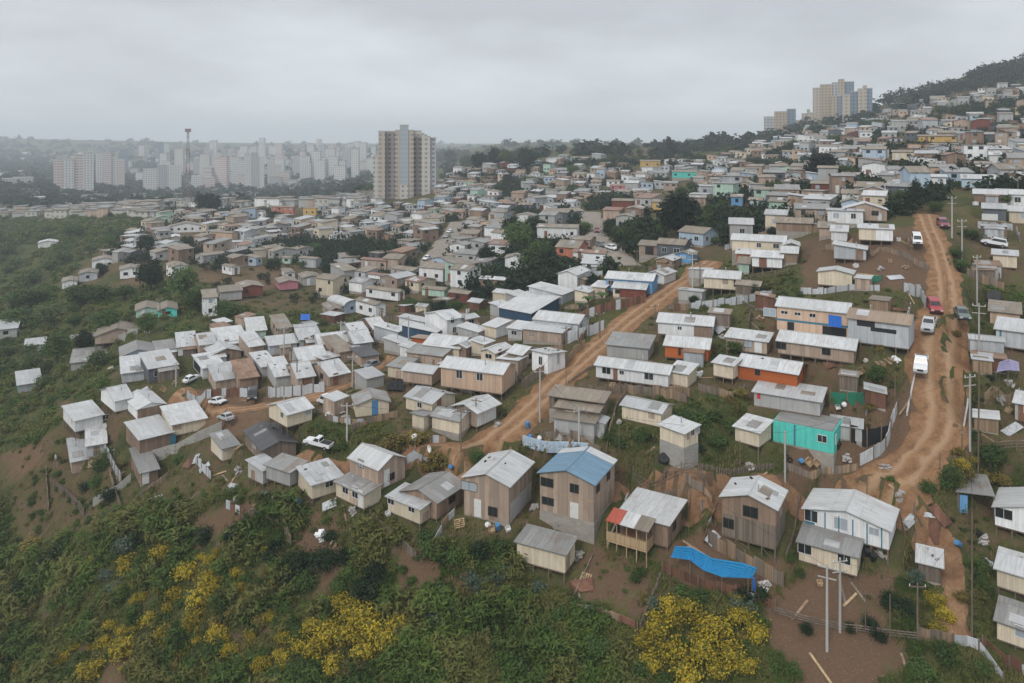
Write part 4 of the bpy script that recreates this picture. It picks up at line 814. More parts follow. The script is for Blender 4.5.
ROADS = [
 ('dirt_road', [(448,458,4),(470,452,6.2),(492,442,6.2),(520,421,5.6),(548,393,5.3),(583,360,5.1),(618,330,5.1),(652,304,5.4),(682,282,5.6),(712,262,5.0)], 'dirt_road'),
 ('dirt_road', [(838,490,4.6),(864,485,5.4),(890,477,6.2),(916,464,6.4),(936,448,6.2),(945,428,6.0),(940,398,6.2),(938,360,7.4),(941,330,7.2),(948,300,5.6),(945,275,4.6),(938,250,4.4),(930,232,4.2),(924,215,4.6)], 'dirt_road'),
 ('dirt_track', [(862,490,3.4),(842,489,3.4),(800,484,4.0),(745,480,4.0),(700,478,4.0),(662,474,3.8),(632,469,3.4),(602,463,2.8)], 'path_dirt'),
 ('dirt_track', [(892,484,3.0),(925,503,2.8),(948,532,2.6),(956,565,2.4),(956,600,2.6),(952,640,2.2)], 'path_dirt'),
 ('dirt_track', [(392,357,3.4),(368,370,3.6),(345,384,3.8),(318,396,3.8),(285,402,3.6),(255,408,4.5),(225,412,5),(200,402,4.5),(178,390,4)], 'dirt_road'),
 ('dirt_track', [(470,450,3.2),(440,447,3.0),(405,449,3.0),(370,452,2.8),(330,456,2.8),(290,452,2.6),(255,440,2.6)], 'path_dirt'),
 ('paved_road', [(459,222,7),(452,235,7),(441,248,7),(431,262,6.5),(425,272,5)], 'gravel_road'),
 ('paved_road', [(591,212,7),(592,228,7),(600,243,7),(614,255,7),(630,266,6)], 'gravel_road'),
]
# ---------------------------------------------------------------- random part of the settlement
PLACED = []                                 # (x, y, r)
def free(x, y, r): return all((x-a)**2+(y-b)**2 > (r+c)**2 for a, b, c in PLACED)
ROADQ = [(n_, grade(p_), m_) for n_, p_, m_ in ROADS]
for n_, Q_, m_ in ROADQ:
    for q in Q_[::2]: PLACED.append((q[0], q[1], q[2]/2+.5))
for sp in HOUSES:
    cx, cy = local(sp, sp['L']/2, sp['W']/2); PLACED.append((cx, cy, .42*(sp['L']+sp['W'])/1.0*.5+1.5))
SETTLE = [(195,212),(300,212),(372,206),(440,206),(440,176),(520,166),(560,160),(640,160),(740,156),(775,138),(880,118),(930,106),(985,92),(1060,84),(1060,200),(960,190),(925,208),(890,222),(835,232),(800,240),(720,246),(690,252),(640,262),(560,290),(500,300),(455,296),(400,296),(330,300),(296,272),(200,268),(150,262),(90,268),(150,226)]
NOHOUSE = [[(505,215),(552,215),(552,268),(505,252)],[(652,190),(705,190),(705,246),(652,246)],[(235,262),(300,262),(300,285),(235,300)],[(340,180),(376,180),(376,200),(340,200)],[(370,190),(440,190),(440,203),(370,203)],[(560,262),(620,262),(620,290),(560,290)],[(405,296),(455,296),(455,315),(405,315)]]
WCH = ['white']*6+['grey']*9+['cream']*3+['tan']*7+['zinc']*3+['pale blue']*2+['brown']*4+['dark grey']*3+['mint','peach','red-brown','brown']
RCH = ['tan']*9+['grey']*8+['zinc']*4+['white']+['terracotta']+['rusty']
AUTO = []                                   # (object, description, u, v)
hides = lambda u, v: any(q[2]-4 < u < q[3]+4 and q[1]-1 < v < q[1]+9 for q in MID)
rr = random.Random(5); FARH = []; cand = []
for k in range(13000):
    u = rr.uniform(90, 1050); v = 84+rr.random()*215
    pu, pv = np.array([u]), np.array([v])
    if not inpoly(pu, pv, SETTLE)[0] or any(inpoly(pu, pv, q)[0] for q in NOHOUSE): continue
    p = hit(u, v)
    if p is None or p[1] > 1500 or float(fbm(p[0], p[1], 38, 3, 44)) >.59 or hides(u, v): continue
    cand.append((p[1], u, v, p))
rr.shuffle(cand); acc = []
for Y, u, v, p in cand:
    L, W = rr.uniform(4.8, 8.4), rr.uniform(4.2, 6.6); r = (L+W)*.26+.4
    if not free(p[0], p[1], r): continue
    PLACED.append((p[0], p[1], r)); acc.append((Y, u, v, p, L, W))
acc.sort(key=lambda q: q[0]); NIND = 168
for k, (Y, u, v, p, L, W) in enumerate(acc):
    th = (rr.gauss(52, 7) if u < 470 else rr.gauss(64, 9)) if rr.random() < .85 else rr.uniform(15, 80)
    if u > 470 and th > 88: th = 82
    if th < 62 and L < W: L, W = W, L
    h = rr.choice((2.3, 2.4, 2.5, 2.6, 2.7, 2.9, 4.4)); rk = rr.choice(('gl', 'gl', 'gr', 'gl', 'ml', 'mr', 'f')); w = rr.choice(WCH); c = rr.choice(RCH)
    sp = dict(g=(u, v, 0, 0, th, 0), x=p[0], y=p[1], z=p[2]+.5, t=math.radians(th), L=L, W=W, h=h, pm=F/Y, st=.2, r=rk, c=c, w=w, name='house', cat='house', rise=None)
    del sp['rise']
    if k < NIND: HOUSES.append(sp); sp['auto'] = f"{w} house with {dict(tan='dun').get(c, c)} {'flat' if rk == 'f' else 'lean-to' if rk[0] == 'm' else 'gable'} roof"
    else: FARH.append(sp)
SHEDZ = [[(120,345),(250,325),(400,312),(600,292),(640,300),(560,385),(490,440),(340,430),(200,410)],[(600,330),(700,268),(900,236),(905,390),(860,470),(720,470),(640,425)],[(985,225),(1024,225),(1024,480),(985,480)]]
k = 0
for _ in range(4000):
    if k >= 34: break
    u, v = rr.uniform(110, 1024), rr.uniform(236, 478)
    if not any(inpoly(np.array([u]), np.array([v]), q)[0] for q in SHEDZ) or inpoly(np.array([u]), np.array([v]), POLYS[4][2])[0]: continue
    p = hit(u, v); L, W = rr.uniform(2.0, 3.6), rr.uniform(2.0, 4.2)
    if p is None or not free(p[0], p[1], 1.3): continue
    PLACED.append((p[0], p[1], 1.3)); th = 48+rr.gauss(0, 6) if u < 420 else 60+rr.gauss(0, 5); w, c = rr.choice(('zinc', 'old_wood', 'tan', 'grey', 'brown', 'raw_wood', 'cream', 'rusty_sheet')), rr.choice(('zinc', 'grey', 'zinc', 'white', 'tan', 'rusty')); rk = rr.choice(('ml', 'mr', 'mL', 'gl', 'f'))
    sp = dict(g=(u, v, 0, 0, th, 0), x=p[0], y=p[1], z=p[2]+.12, t=math.radians(th), L=L, W=W, h=rr.uniform(1.5, 1.95), pm=min(4.3, F/p[1]), st=.2, r=rk, c=c, w=w, name='shed', cat='shed', group='sheds in the yards', win=[], door=[], oh=.18)
    sp['auto'] = f"{ {'old_wood': 'dark board', 'raw_wood': 'bare board', 'rusty_sheet': 'rusty sheet'}.get(w, w)} shed with {dict(tan='dun').get(c, c)} {'flat' if rk == 'f' else 'lean-to' if rk[0] == 'm' else 'gable'} roof"; HOUSES.append(sp); k += 1
cut_pads(HOUSES); VEG, TONE = masks()
build_ground()
for i_, (n_, Q_, m_) in enumerate(ROADQ): road(n_, Q_, m_, .24-.02*i_)
for sp in HOUSES:
    o = build_house(sp)
    if 'auto' in sp: AUTO.append((o, sp['auto'], sp['g'][0], sp['g'][1]))
# the rest of the houses, too far and too many to tell apart
mb = MB(); mats = []; mi = {}
def mid_(n):
    if n not in mi: mi[n] = len(mats); mats.append(n)
    return mi[n]
for sp in FARH:
    for src, mn in ((wall_body(sp['r'], sp['L'], sp['W'], sp['h'], rise_of(sp)), 'wall_'+sp['w']), (None, 'roof_'+sp['c'])):
        if src is None:
            src = MB(); o_ = build_roof(sp['r'], sp['L'], sp['W'], sp['h'], rise_of(sp), .3, 'x', mn, None); me = o_.data
            src.v = [tuple(v.co) for v in me.vertices]; src.f = [tuple(q.vertices) for q in me.polygons]; uvd = me.uv_layers[0].data; src.uv = [tuple(uvd[l].uv) for q in me.polygons for l in q.loop_indices]; bpy.data.objects.remove(o_); bpy.data.meshes.remove(me)
        else: src.box(.05, .05, -4, sp['L']-.05, sp['W']-.05, 0)
        i0 = len(mb.v); c, s = math.cos(sp['t']), math.sin(sp['t'])
        mb.v += [(sp['x']+x*c-y*s, sp['y']+x*s+y*c, sp['z']+z) for x, y, z in src.v]; mb.f += [tuple(i+i0 for i in f_) for f_ in src.f]; mb.uv += src.uv; mb.mi += [mid_(mn)]*len(src.f)
    for face, ln in (('L', sp['W']), ('R', sp['L'])):
        M = on_face(face, sp['L'], sp['W']); mb2 = MB()
        for a in (.28, .7): fbox(mb2, M, ln*a-.5, ln*a+.5, .005, .04, 1.0, 1.9)
        i0 = len(mb.v); c, s = math.cos(sp['t']), math.sin(sp['t']); mb.v += [(sp['x']+x*c-y*s, sp['y']+x*s+y*c, sp['z']+z) for x, y, z in mb2.v]; mb.f += [tuple(i+i0 for i in f_) for f_ in mb2.f]; mb.uv += mb2.uv; mb.mi += [mid_('glass')]*len(mb2.f)
if mb.f: tag(mb.build('distant_houses', mats), kind='stuff')
# ---------------------------------------------------------------- leaves
def leafcloud(n, rx, ry, rz, size, clumps=14, seed=0, asp=1.0, tight=.34):
    q = np.random.default_rng(seed)
    C = q.normal(size=(clumps, 3)); C /= np.linalg.norm(C, axis=1)[:,None]; C *= q.uniform(.35, .85, (clumps, 1))
    P = C[q.integers(0, clumps, n)]+q.normal(size=(n, 3))*tight*q.uniform(.6, 1.1, (n, 1))
    P = P*np.array([rx, ry, rz]); N = q.normal(size=(n, 3)); N[:,2] = np.abs(N[:,2])+.35; N += P/np.array([rx, ry, rz])*.8; N /= np.linalg.norm(N, axis=1)[:,None]
    A = np.cross(N, q.normal(size=(n, 3))); A /= np.linalg.norm(A, axis=1)[:,None]; B = np.cross(N, A)
    s = size*q.uniform(.6, 1.4, (n, 1)); A = A*asp; B = B/asp; V = np.stack([P-A*s-B*s*.55, P+A*s-B*s*.55, P+A*s*.6+B*s*.7, P-A*s*.6+B*s*.7], 1)
    return V.reshape(-1, 3)
def quads(nv): return np.arange(nv).reshape(-1, 4)
BV = [leafcloud(520, 1, 1, .75, .085, 16, 200+i, asp=1.6, tight=.26) for i in range(8)]; BS = [leafcloud(170, 1, 1, .75, .145, 12, 300+i) for i in range(6)]
TREES = {}
def tree_proto(key, rx, rz, zc, n, size, leaf, clumps, seed, trunk=.05, tight=.34, cone=False, limbs=5):
    V = leafcloud(n, rx, rx, rz, size, clumps, seed, tight=tight)
    if cone: k = np.repeat(np.clip(1.05-(V.reshape(-1,4,3)[:,:,2].mean(1)+rz)/(2*rz), .12, 1.1), 4); V[:,:2] *= (k*1.35)[:,None]
    V[:,2] += zc; V = V[(V[:,2].reshape(-1,4).min(1) > .02).repeat(4)]
    cm = npmesh('crown', V, quads(len(V)), leaf); q = random.Random(seed); mb = MB(); mb.tube((0,0,-.06), (.01,.01,zc*.75), trunk, trunk*.6, 7); mb.tube((.01,.01,zc*.75), (0,0,zc+rz*.6), trunk*.6, trunk*.2, 6)
    for k in range(limbs): a = q.uniform(0, 6.28); z0 = zc*q.uniform(.5, .95); r = rx*q.uniform(.5, .8); mb.tube((0,0,z0), (r*math.cos(a), r*math.sin(a), zc+rz*q.uniform(-.2, .5)), trunk*.45, trunk*.12, 5)
    TREES[key] = (cm, mb.mesh('trunk', 'bark'))
for i in range(3):
    tree_proto(('round', i), .47, .40, .56, 4200, .033, 'leaf_dark', 34, 50+i, tight=.27); tree_proto(('bushy', i), .50, .36, .56, 2200, .032, 'leaf_mid', 20, 60+i, tight=.3); tree_proto(('conifer', i), .26, .46, .53, 1900, .026, 'leaf_dark', 30, 70+i, cone=True, trunk=.035)
    tree_proto(('airy', i), .40, .34, .64, 1300, .030, 'leaf_grey', 14, 80+i, tight=.25, trunk=.03); tree_proto(('pale', i), .5, .36, .56, 1800, .034, 'leaf_light', 18, 90+i, tight=.3)
for i in range(3): tree_proto(('black', i), .46, .42, .55, 4600, .033, 'leaf_black', 36, 55+i, tight=.26)
KDESC = {'round': 'dense dark round tree', 'bushy': 'bushy green tree', 'conifer': 'slim dark conifer', 'airy': 'thin grey-green tree', 'pale': 'light green tree'}
NTREE = [0]; TREEV = []
def tree(u, v, hpx, kind, wide=1.0, label=None, name='tree'):
    p = hit(u, v)
    if p is None: return
    hm = hpx*p[1]/F; q = rr.randrange(3); NTREE[0] += 1
    if NTREE[0] > 286:
        V = BS[q].copy()*np.array([hm*.42*wide, hm*.42*wide, hm*.5]); V[:,2] += hm*.5; TREEV.append(V+p); PLACED.append((p[0], p[1], hm*wide*.3)); return
    cm, tm = TREES[(kind, q)]
    o = thing(name, label, 'tree', tuple(p), rr.uniform(0, 6.28), 'trees around the settlement'); s = (hm*wide, hm*wide, hm)
    a = link('crown', cm, o); a.scale = s; b = link('trunk', tm, o); b.scale = s
    if not label: AUTO.append((o, KDESC[kind], u, v-hpx/2))
    PLACED.append((p[0], p[1], hm*wide*.3)); return o
for a in [
 (678,236,43,'black',.95,'big round black-green tree standing over the centre right houses'),(823,180,27,'black',1.25,'broad dark round tree on the right slope'),(845,180,17,'bushy',1.3),(208,213,20,'black',1.3,'dark round tree right of the lattice mast foot'),
 (350,199,17,'round',1.1),(361,198,14,'round',1.2),(371,198,15,'bushy',1.2),(450,166,17,'round',.8),(468,170,17,'bushy',1),(480,172,21,'round',.9),(496,167,21,'round',.8),(507,166,18,'bushy',.9),(526,171,24,'round',.85),(563,152,7,'round',1.3),
 (151,291,32,'round',.8,'tall dark tree right of the left spur houses'),(184,303,40,'bushy',.7,'tall dark tree below the white two-storey house on the left'),(101,275,12,'round',1),(146,254,21,'round',.9),(193,312,25,'bushy',.8),(57,362,30,'bushy',.9),(84,352,22,'round',.8),(148,334,22,'bushy',.8),(228,320,20,'bushy',1.2),(80,306,24,'bushy',1.2),(98,304,20,'bushy',1.2),(30,310,24,'bushy',1.3),(15,330,22,'bushy',1.3),(50,325,20,'pale',1.4),(110,330,22,'bushy',1.2),(125,300,16,'bushy',1.4),
 (520,252,34,'bushy',.9),(534,240,24,'round',1),(512,238,22,'round',.9),(540,268,30,'bushy',.95),(528,272,24,'bushy',1),(550,270,22,'round',.9),(486,268,24,'round',.7),(478,277,14,'bushy',1.6),(496,277,13,'bushy',1.7),(462,276,12,'bushy',1.6),(545,225,11,'round',1.8),
 (594,287,14,'round',1,'dark round bush-like tree between the white houses and the blue house'),(694,306,11,'round',1,'small round tree at the edge of the diagonal road'),(878,384,20,'bushy',.8,'small ball shaped tree behind the turquoise house yard'),(756,296,12,'round',1),(736,355,16,'bushy',1.1),(478,468,19,'bushy',1,'dark green bushy tree at the corner of the diagonal road'),
 (915,210,36,'conifer',1.1,'dark conifer beside the stilt cabin at the top of the right road'),(941,166,13,'round',.9),(978,161,15,'round',1.1),(961,158,14,'bushy',1.1),(410,310,12,'bushy',1.6),(425,312,13,'bushy',1.6),(440,312,12,'round',1.6),(455,310,10,'bushy',1.5),(500,315,9,'bushy',1.5),
 (608,236,18,'conifer',1.3),(612,212,20,'conifer',1.2),(585,235,14,'bushy',1.2),(628,240,16,'bushy',1.3),(640,245,12,'bushy',1.3),(655,248,14,'round',1.1),(668,250,14,'bushy',1.2),(330,276,15,'round',1.3),(356,264,16,'round',1.3),(258,246,12,'round',1.2),(275,222,11,'round',1.6),(305,268,10,'bushy',1.5),(315,252,10,'bushy',1.4),
 (700,208,14,'bushy',1.3),(715,218,16,'bushy',1.4),(730,222,16,'round',1.2),(748,224,15,'bushy',1.4),(765,224,14,'bushy',1.4),(780,226,14,'round',1.3),(796,228,14,'bushy',1.3),(775,196,16,'bushy',1.2),(760,186,12,'bushy',1.3),(806,192,12,'round',1.2),(900,205,16,'bushy',1.1),(935,212,12,'bushy',1.3),(970,240,12,'bushy',1.2),(960,272,14,'bushy',1.2,'leafy bush-like tree at the foot of the concrete pole by the right road'),(955,258,10,'bushy',1.4),
 (1010,170,18,'round',1.1),(1020,182,16,'bushy',1.2),(1005,205,12,'bushy',1.3),(877,106,10,'airy',.9),(887,104,9,'airy',1.2),(927,98,13,'airy',1.1),(905,106,9,'bushy',1.2),(600,275,10,'bushy',1.2),(917,590,22,'airy',.9,'small grey-green tree in front of the white sheet shed'),
 (990,466,24,'bushy',1.2,'dense green bush-tree right of the leaning wooden pole'),
 ]: tree(*a)
# palms by the long zinc roof
for k, (u, v, hp) in enumerate(((588,308,13),(602,305,14),(580,312,10))):
    p = hit(u, v); hm = hp*p[1]/F; o = thing('palm', ['leafy palm-like plant left of the blue house, middle of three','leafy palm-like plant nearest the blue house','leafy palm-like plant lowest of three by the rusty fence'][k], 'palm', tuple(p), k)
    mb = MB(); mb.tube((0,0,-.2), (.05,0,hm*.6), .12, .09, 6); mb.build('trunk', 'bark', o); V = []
    for j in range(15):
        a = j*2.4; ln = hm*.55
        for i in range(4):
            r0, r1 = ln*i/4, ln*(i+1)/4; z = lambda r: hm*.6+ln*.55*math.sin(r/ln*2.3)-.12*ln; w0, w1 = .16*ln*math.sin(.4+i*.6), .16*ln*math.sin(.4+(i+1)*.6); c, s = math.cos(a), math.sin(a)
            V += [(r0*c-w0*s, r0*s+w0*c, z(r0)), (r0*c+w0*s, r0*s-w0*c, z(r0)), (r1*c+w1*s, r1*s-w1*c, z(r1)), (r1*c-w1*s, r1*s+w1*c, z(r1))]
    V = np.array(V); link('crown', npmesh('crown', V, quads(len(V)), 'leaf_palm'), o)
# random trees: town, skyline, hilltop and the left valley
for reg, n, hr, kinds in (([(-10,225),(60,235),(130,235),(85,262),(50,300),(120,330),(100,370),(60,390),(-10,400)], 34, (9, 18), ('bushy','pale','pale','pale')), ([(640,215),(800,200),(900,195),(930,205),(820,236),(700,250)], 26, (8, 14), ('bushy','round','bushy','pale')),
   ([(470,168),(640,160),(770,150),(900,118),(1040,110),(1040,190),(900,200),(700,230),(640,250),(560,205)], 150, (7, 13), ('bushy','round','bushy','conifer')), ([(150,222),(300,214),(440,210),(440,250),(330,270),(200,262)], 70, (5, 10), ('bushy','round')), ([(200,270),(300,262),(420,290),(400,310),(320,305),(230,310)], 16, (7, 12), ('bushy','round')),
   ([(870,106),(905,96),(940,90),(985,74),(1030,62),(1030,86),(960,98),(900,108)], 90, (9, 15), ('round','round','airy','round')), ([(770,134),(820,120),(880,112),(880,126),(780,142)], 26, (7, 11), ('round','bushy')), ([(620,160),(760,150),(770,146),(690,146),(620,153)], 30, (6, 10), ('round','conifer','bushy')),
   ([(0,205),(200,208),(190,222),(0,222)], 30, (6, 10), ('round','bushy')), ([(440,158),(560,152),(640,156),(640,170),(440,180)], 40, (5, 9), ('round','bushy'))):
    k = 0; xs = [q[0] for q in reg]; ys = [q[1] for q in reg]
    for _ in range(n*12):
        u, v = rr.uniform(min(xs), max(xs)), rr.uniform(min(ys), max(ys))
        if k >= n: break
        if not inpoly(np.array([u]), np.array([v]), reg)[0]: continue
        p = hit(u, v); hp = rr.uniform(*hr)
        if p is None or hides(u, v) or not free(p[0], p[1], hp*p[1]/F*.22): continue
        tree(u, v, hp, rr.choice(kinds), rr.uniform(.9, 1.4)); k += 1
for k in range(15000):                       # greenery between the far houses
    u = rr.uniform(90, 1050); v = 84+rr.random()*220
    if not inpoly(np.array([u]), np.array([v]), SETTLE)[0] or (648 < u < 708 and 190 < v < 250): continue
    p = hit(u, v)
    if p is None or p[1] < 150: continue
    g_ = float(fbm(p[0], p[1], 38, 3, 44)); rad = rr.uniform(1.3, 2.6)*(1 if g_ < .59 else 1.2)
    if hides(u, v) or (g_ < .59 and rr.random() < .2) or not free(p[0], p[1], rad*.3): continue
    V = BS[k % 6]*rad*np.array([1, 1, rr.uniform(.9, 1.6)]); V[:,2] += rad*.6; TREEV.append(V+p); PLACED.append((p[0], p[1], rad*.3))
if TREEV: V = np.concatenate(TREEV); tag(link('distant_trees', npmesh('distant_trees', V, quads(len(V)), 'leaf_dark')), kind='stuff')
# ---------------------------------------------------------------- scrub, grass and bushes
BUSH = {}
for i in range(3):
    BUSH['yellow', i] = npmesh('foliage', leafcloud(1500, 1, 1, .62, .058, 26, 400+i, tight=.27), quads(6000), 'leaf_yellow'); BUSH['green', i] = npmesh('foliage', leafcloud(1300, 1, 1, .75, .075, 18, 410+i), quads(5200), 'leaf_mid')
    BUSH['dark', i] = npmesh('foliage', leafcloud(1300, 1, 1, .8, .075, 18, 420+i), quads(5200), 'leaf_dark'); BUSH['grey', i] = npmesh('foliage', leafcloud(1300, 1, 1, .7, .065, 16, 430+i, tight=.27), quads(5200), 'leaf_grey'); BUSH['olive', i] = npmesh('foliage', leafcloud(1300, 1, 1, .6, .07, 18, 440+i, tight=.25), quads(5200), 'leaf_olive')
tw = MB()
for k in range(7): a = k*.9; tw.tube((0,0,-.3), (.6*math.cos(a), .6*math.sin(a), .35), .03, .012, 5)
TWIG = tw.mesh('stem', 'bark')
BD = {'yellow': 'yellow flowering bush', 'green': 'fresh green bush', 'dark': 'dark green bush', 'grey': 'grey-green bush', 'olive': 'olive yellow bush'}
YB = []
def bush(u, v, wpx, kind, label=None, sq=1.0):
    p = hit(u, v)
    if p is None: return
    r = wpx/2*p[1]/F; o = thing('flowering_bush' if kind == 'yellow' else 'bush', label, 'bush', tuple(p), rr.uniform(0, 6.28), BD[kind]+'es on the slopes')
    a = link('foliage', BUSH[kind, rr.randrange(3)], o); a.scale = (r, r, r*sq*rr.uniform(.8, 1.1)); a.location.z = r*(.55 if kind == 'yellow' else .45); YB.append((p[0], p[1], r*(1.0 if kind == 'yellow' else .8))); b = link('stem', TWIG, o); b.scale = (r, r, r)
    if not label: AUTO.append((o, BD[kind], u, v))
for u, v, w_ in [(318,655,30),(330,640,36),(360,622,36),(340,605,24),(345,642,34),(372,632,36),(352,615,28),(388,645,30),(300,648,24),(398,628,24),(332,672,26),(312,632,22),(365,655,26),(285,665,20),(185,578,22),(200,603,26),(176,600,20),(214,590,20),(162,556,18),(130,571,26),(148,572,16),(196,620,20),(124,656,28),(92,676,26),(104,648,18),(166,640,22),(182,655,16),(238,575,14),(218,640,22),(188,575,20),(206,585,22),
   (660,632,32),(688,622,34),(716,638,36),(702,656,34),(742,626,30),(672,660,34),(732,658,30),(690,684,36),(652,668,26),(758,640,26),(668,612,24),(720,676,30),(745,670,24),(645,645,24),(935,604,22),(945,620,20),(938,632,18),(962,468,16),(973,462,12),(94,560,10)]: bush(u, v, w_*(1.1 if u < 280 else 1.0), 'yellow')
for _ in range(46):
    u, v = rr.uniform(60, 300), rr.uniform(530, 690)
    if u+v > 690 and u > (690-v)*.6: bush(u, v, rr.uniform(7, 15), 'yellow')
for _ in range(16): bush(rr.uniform(640, 770), rr.uniform(600, 640), rr.uniform(8, 16), rr.choice(('yellow', 'olive', 'green')))
for _ in range(30): bush(rr.uniform(0, 330), rr.uniform(540, 690), rr.uniform(14, 26), rr.choice(('green', 'olive', 'grey', 'green')))
for u, v, w_ in [(168,610,16),(150,625,20),(140,600,14),(110,630,16),(190,630,18),(222,605,14),(230,655,20),(250,640,16),(262,670,22),(245,600,12),(200,560,12),(172,540,14),(215,555,10),(270,620,16),(285,640,18),(155,580,14),(120,590,12),(60,665,16),(75,650,12),(145,670,20)]: bush(u, v, w_, 'yellow')
for u, v, w_ in [(398,448,30),(418,444,26),(384,452,22),(440,464,26),(428,470,20),(985,480,22),(1002,483,22),(968,478,18),(962,600,16),(870,410,12),(740,396,16),(730,402,12),(958,455,14),(880,350,10),(955,335,12)]: bush(u, v, w_, 'olive')
for u, v, w_ in [(365,598,34),(375,580,26),(300,570,30),(325,566,28),(345,560,20),(288,585,24),(275,555,22),(60,560,26),(45,572,22),(235,540,24),(245,530,18),(205,540,20),(140,545,22),(20,600,26),(480,555,20),(330,540,16),(300,515,14),(760,600,20),(745,598,18),(110,500,18),(85,490,14),(830,440,10),(990,380,10),(700,452,12),(650,440,10),(890,605,20),(905,612,22),(870,628,18),(850,630,12),(806,632,14),(880,640,14)]: bush(u, v, w_, 'dark')
for u, v, w_ in [(430,552,26),(425,540,20),(455,560,22),(640,575,14),(635,580,12),(500,550,22),(520,560,16),(525,600,20),(100,470,20),(95,485,16),(108,455,12),(180,462,14),(560,620,22),(600,650,26),(590,665,30),(545,640,26),(520,670,28),(640,675,24),(620,690,24),(700,600,18),(680,595,18),(925,675,26),(945,660,24),(980,670,20),(440,595,24),(460,610,26),(340,590,18),(890,480,8),(948,485,20),(930,490,16),(955,478,18),(580,450,14),(790,560,10),(800,575,10),(685,420,20),(700,425,22),(715,420,18),(730,430,18),(720,445,18),(640,438,14),(620,445,16),(610,440,14)]: bush(u, v, w_, 'green')
for u, v, w_ in [(535,592,20),(655,606,16),(735,606,18),(748,612,20),(475,585,24),(500,580,26),(440,620,22),(590,660,16),(588,675,14),(980,240,16)]: bush(u, v, w_, 'grey')
def scatter(poly, n, rpx, protos, vegmin=.5, squash=(.6, 1.1)):
    out = []; xs = [q[0] for q in poly]; ys = [q[1] for q in poly]; q = np.random.default_rng(len(poly)*7+n); k = 0
    while k < n:
        u = q.uniform(max(min(xs), -150), min(max(xs), 1090), 400); v = q.uniform(min(ys), min(max(ys), 705), 400); m = inpoly(u, v, poly)
        for a, b in zip(u[m], v[m]):
            if k >= n: break
            k += 1; p = hit(a, b)
            if p is None or maskat(VEG, p[0], p[1]) < vegmin+q.uniform(-.15, .15) or not clear(p[0], p[1]) or any((p[0]-a_)**2+(p[1]-b_)**2 < c_*c_ for a_, b_, c_ in YB): continue
            r = q.uniform(*rpx)*p[1]/F; V = protos[q.integers(len(protos))].copy(); an = q.uniform(0, 6.28); c, s = math.cos(an), math.sin(an)
            V = np.stack([V[:,0]*c-V[:,1]*s, V[:,0]*s+V[:,1]*c, V[:,2]*q.uniform(*squash)], 1)*r; V[:,2] += r*.35; out.append((V+p).astype(np.float32))
    return out
def clear(x, y):
    for sp in HOUSES:
        if abs(sp['x']-x) > 16 or abs(sp['y']-y) > 16: continue
        c, s = math.cos(sp['t']), math.sin(sp['t']); X, Y = x-sp['x'], y-sp['y']; a, b = X*c+Y*s, -X*s+Y*c
        if -.7 < a < sp['L']+.7 and -.7 < b < sp['W']+.7: return False
    for n_, Q_, m_ in ROADQ:
        if (np.hypot(Q_[:,0]-x, Q_[:,1]-y)-Q_[:,2]/2).min() < .3: return False
    return True
VS = scatter(POLYS[1][2], 2500, (3, 9), BV, .6)+scatter(POLYS[1][2][:-1]+[(650,721),(-88,720)], 620, (9, 21), BV, .66, (.8, 1.25)); VS += scatter([(-150,206),(150,210),(150,226),(130,242),(60,242),(-150,230)], 900, (2, 4.5), BS, .2); VS += scatter(POLYS[12][2], 700, (4, 11), BV); VS += scatter(POLYS[0][2], 2300, (2.5, 7), BS); VS += scatter(POLYS[-1][2], 120, (3, 8), BV)
VS += scatter(POLYS[6][2], 260, (2, 6), BS, .4, (.5, .9))
for k in (9, 10, 11, -2): VS += scatter(POLYS[k][2], 170, (3, 8), BV)
for k in (4, 5, 6, 7, 8, 13, 14, 15): VS += scatter(POLYS[k][2], 90, (2, 5), BS, squash=(.35, .8))
VS += scatter(POLYS[2][2], 130, (2, 6), BV, .25); VS += scatter(POLYS[3][2], 200, (2, 7), BV, .3)
VS += scatter([(200,300),(1000,230),(1000,600),(560,600),(300,470)], 3000, (1.2, 3.8), BS, .43, (.4, .9)); VS += scatter([(150,240),(460,215),(640,240),(700,250),(560,310),(330,320),(200,300)], 900, (1.2, 3.2), BS, .4)
V = np.concatenate(VS); tag(link('scrub', npmesh('scrub', V, quads(len(V)), 'leaf_scrub')), kind='stuff')
def grass_cover():
    q = np.random.default_rng(77); n = 26000; u = q.uniform(0, 1024, n); v = 222+q.random(n)**.8*468; out = []
    for a, b in zip(u, v):
        p = hit(a, b)
        if p is None or maskat(VEG, p[0], p[1]) < q.uniform(.35, .75) or not clear(p[0], p[1]): continue
        k = 7; c = p+np.c_[q.normal(size=(k, 2))*.35, np.zeros(k)]; d = q.normal(size=(k, 3))*.16; h = q.uniform(.18, .55, k); w = np.c_[q.normal(size=(k, 2)), np.zeros(k)]; w *= .05/np.linalg.norm(w, axis=1)[:,None]
        top = c+d; top[:,2] = c[:,2]+h; c[:,2] -= .05
        out.append(np.stack([c-w, c+w, top+w*.3, top-w*.3], 1).reshape(-1, 3))
    V = np.concatenate(out); tag(link('grass', npmesh('grass', V, quads(len(V)), 'grass')), kind='stuff')
grass_cover()
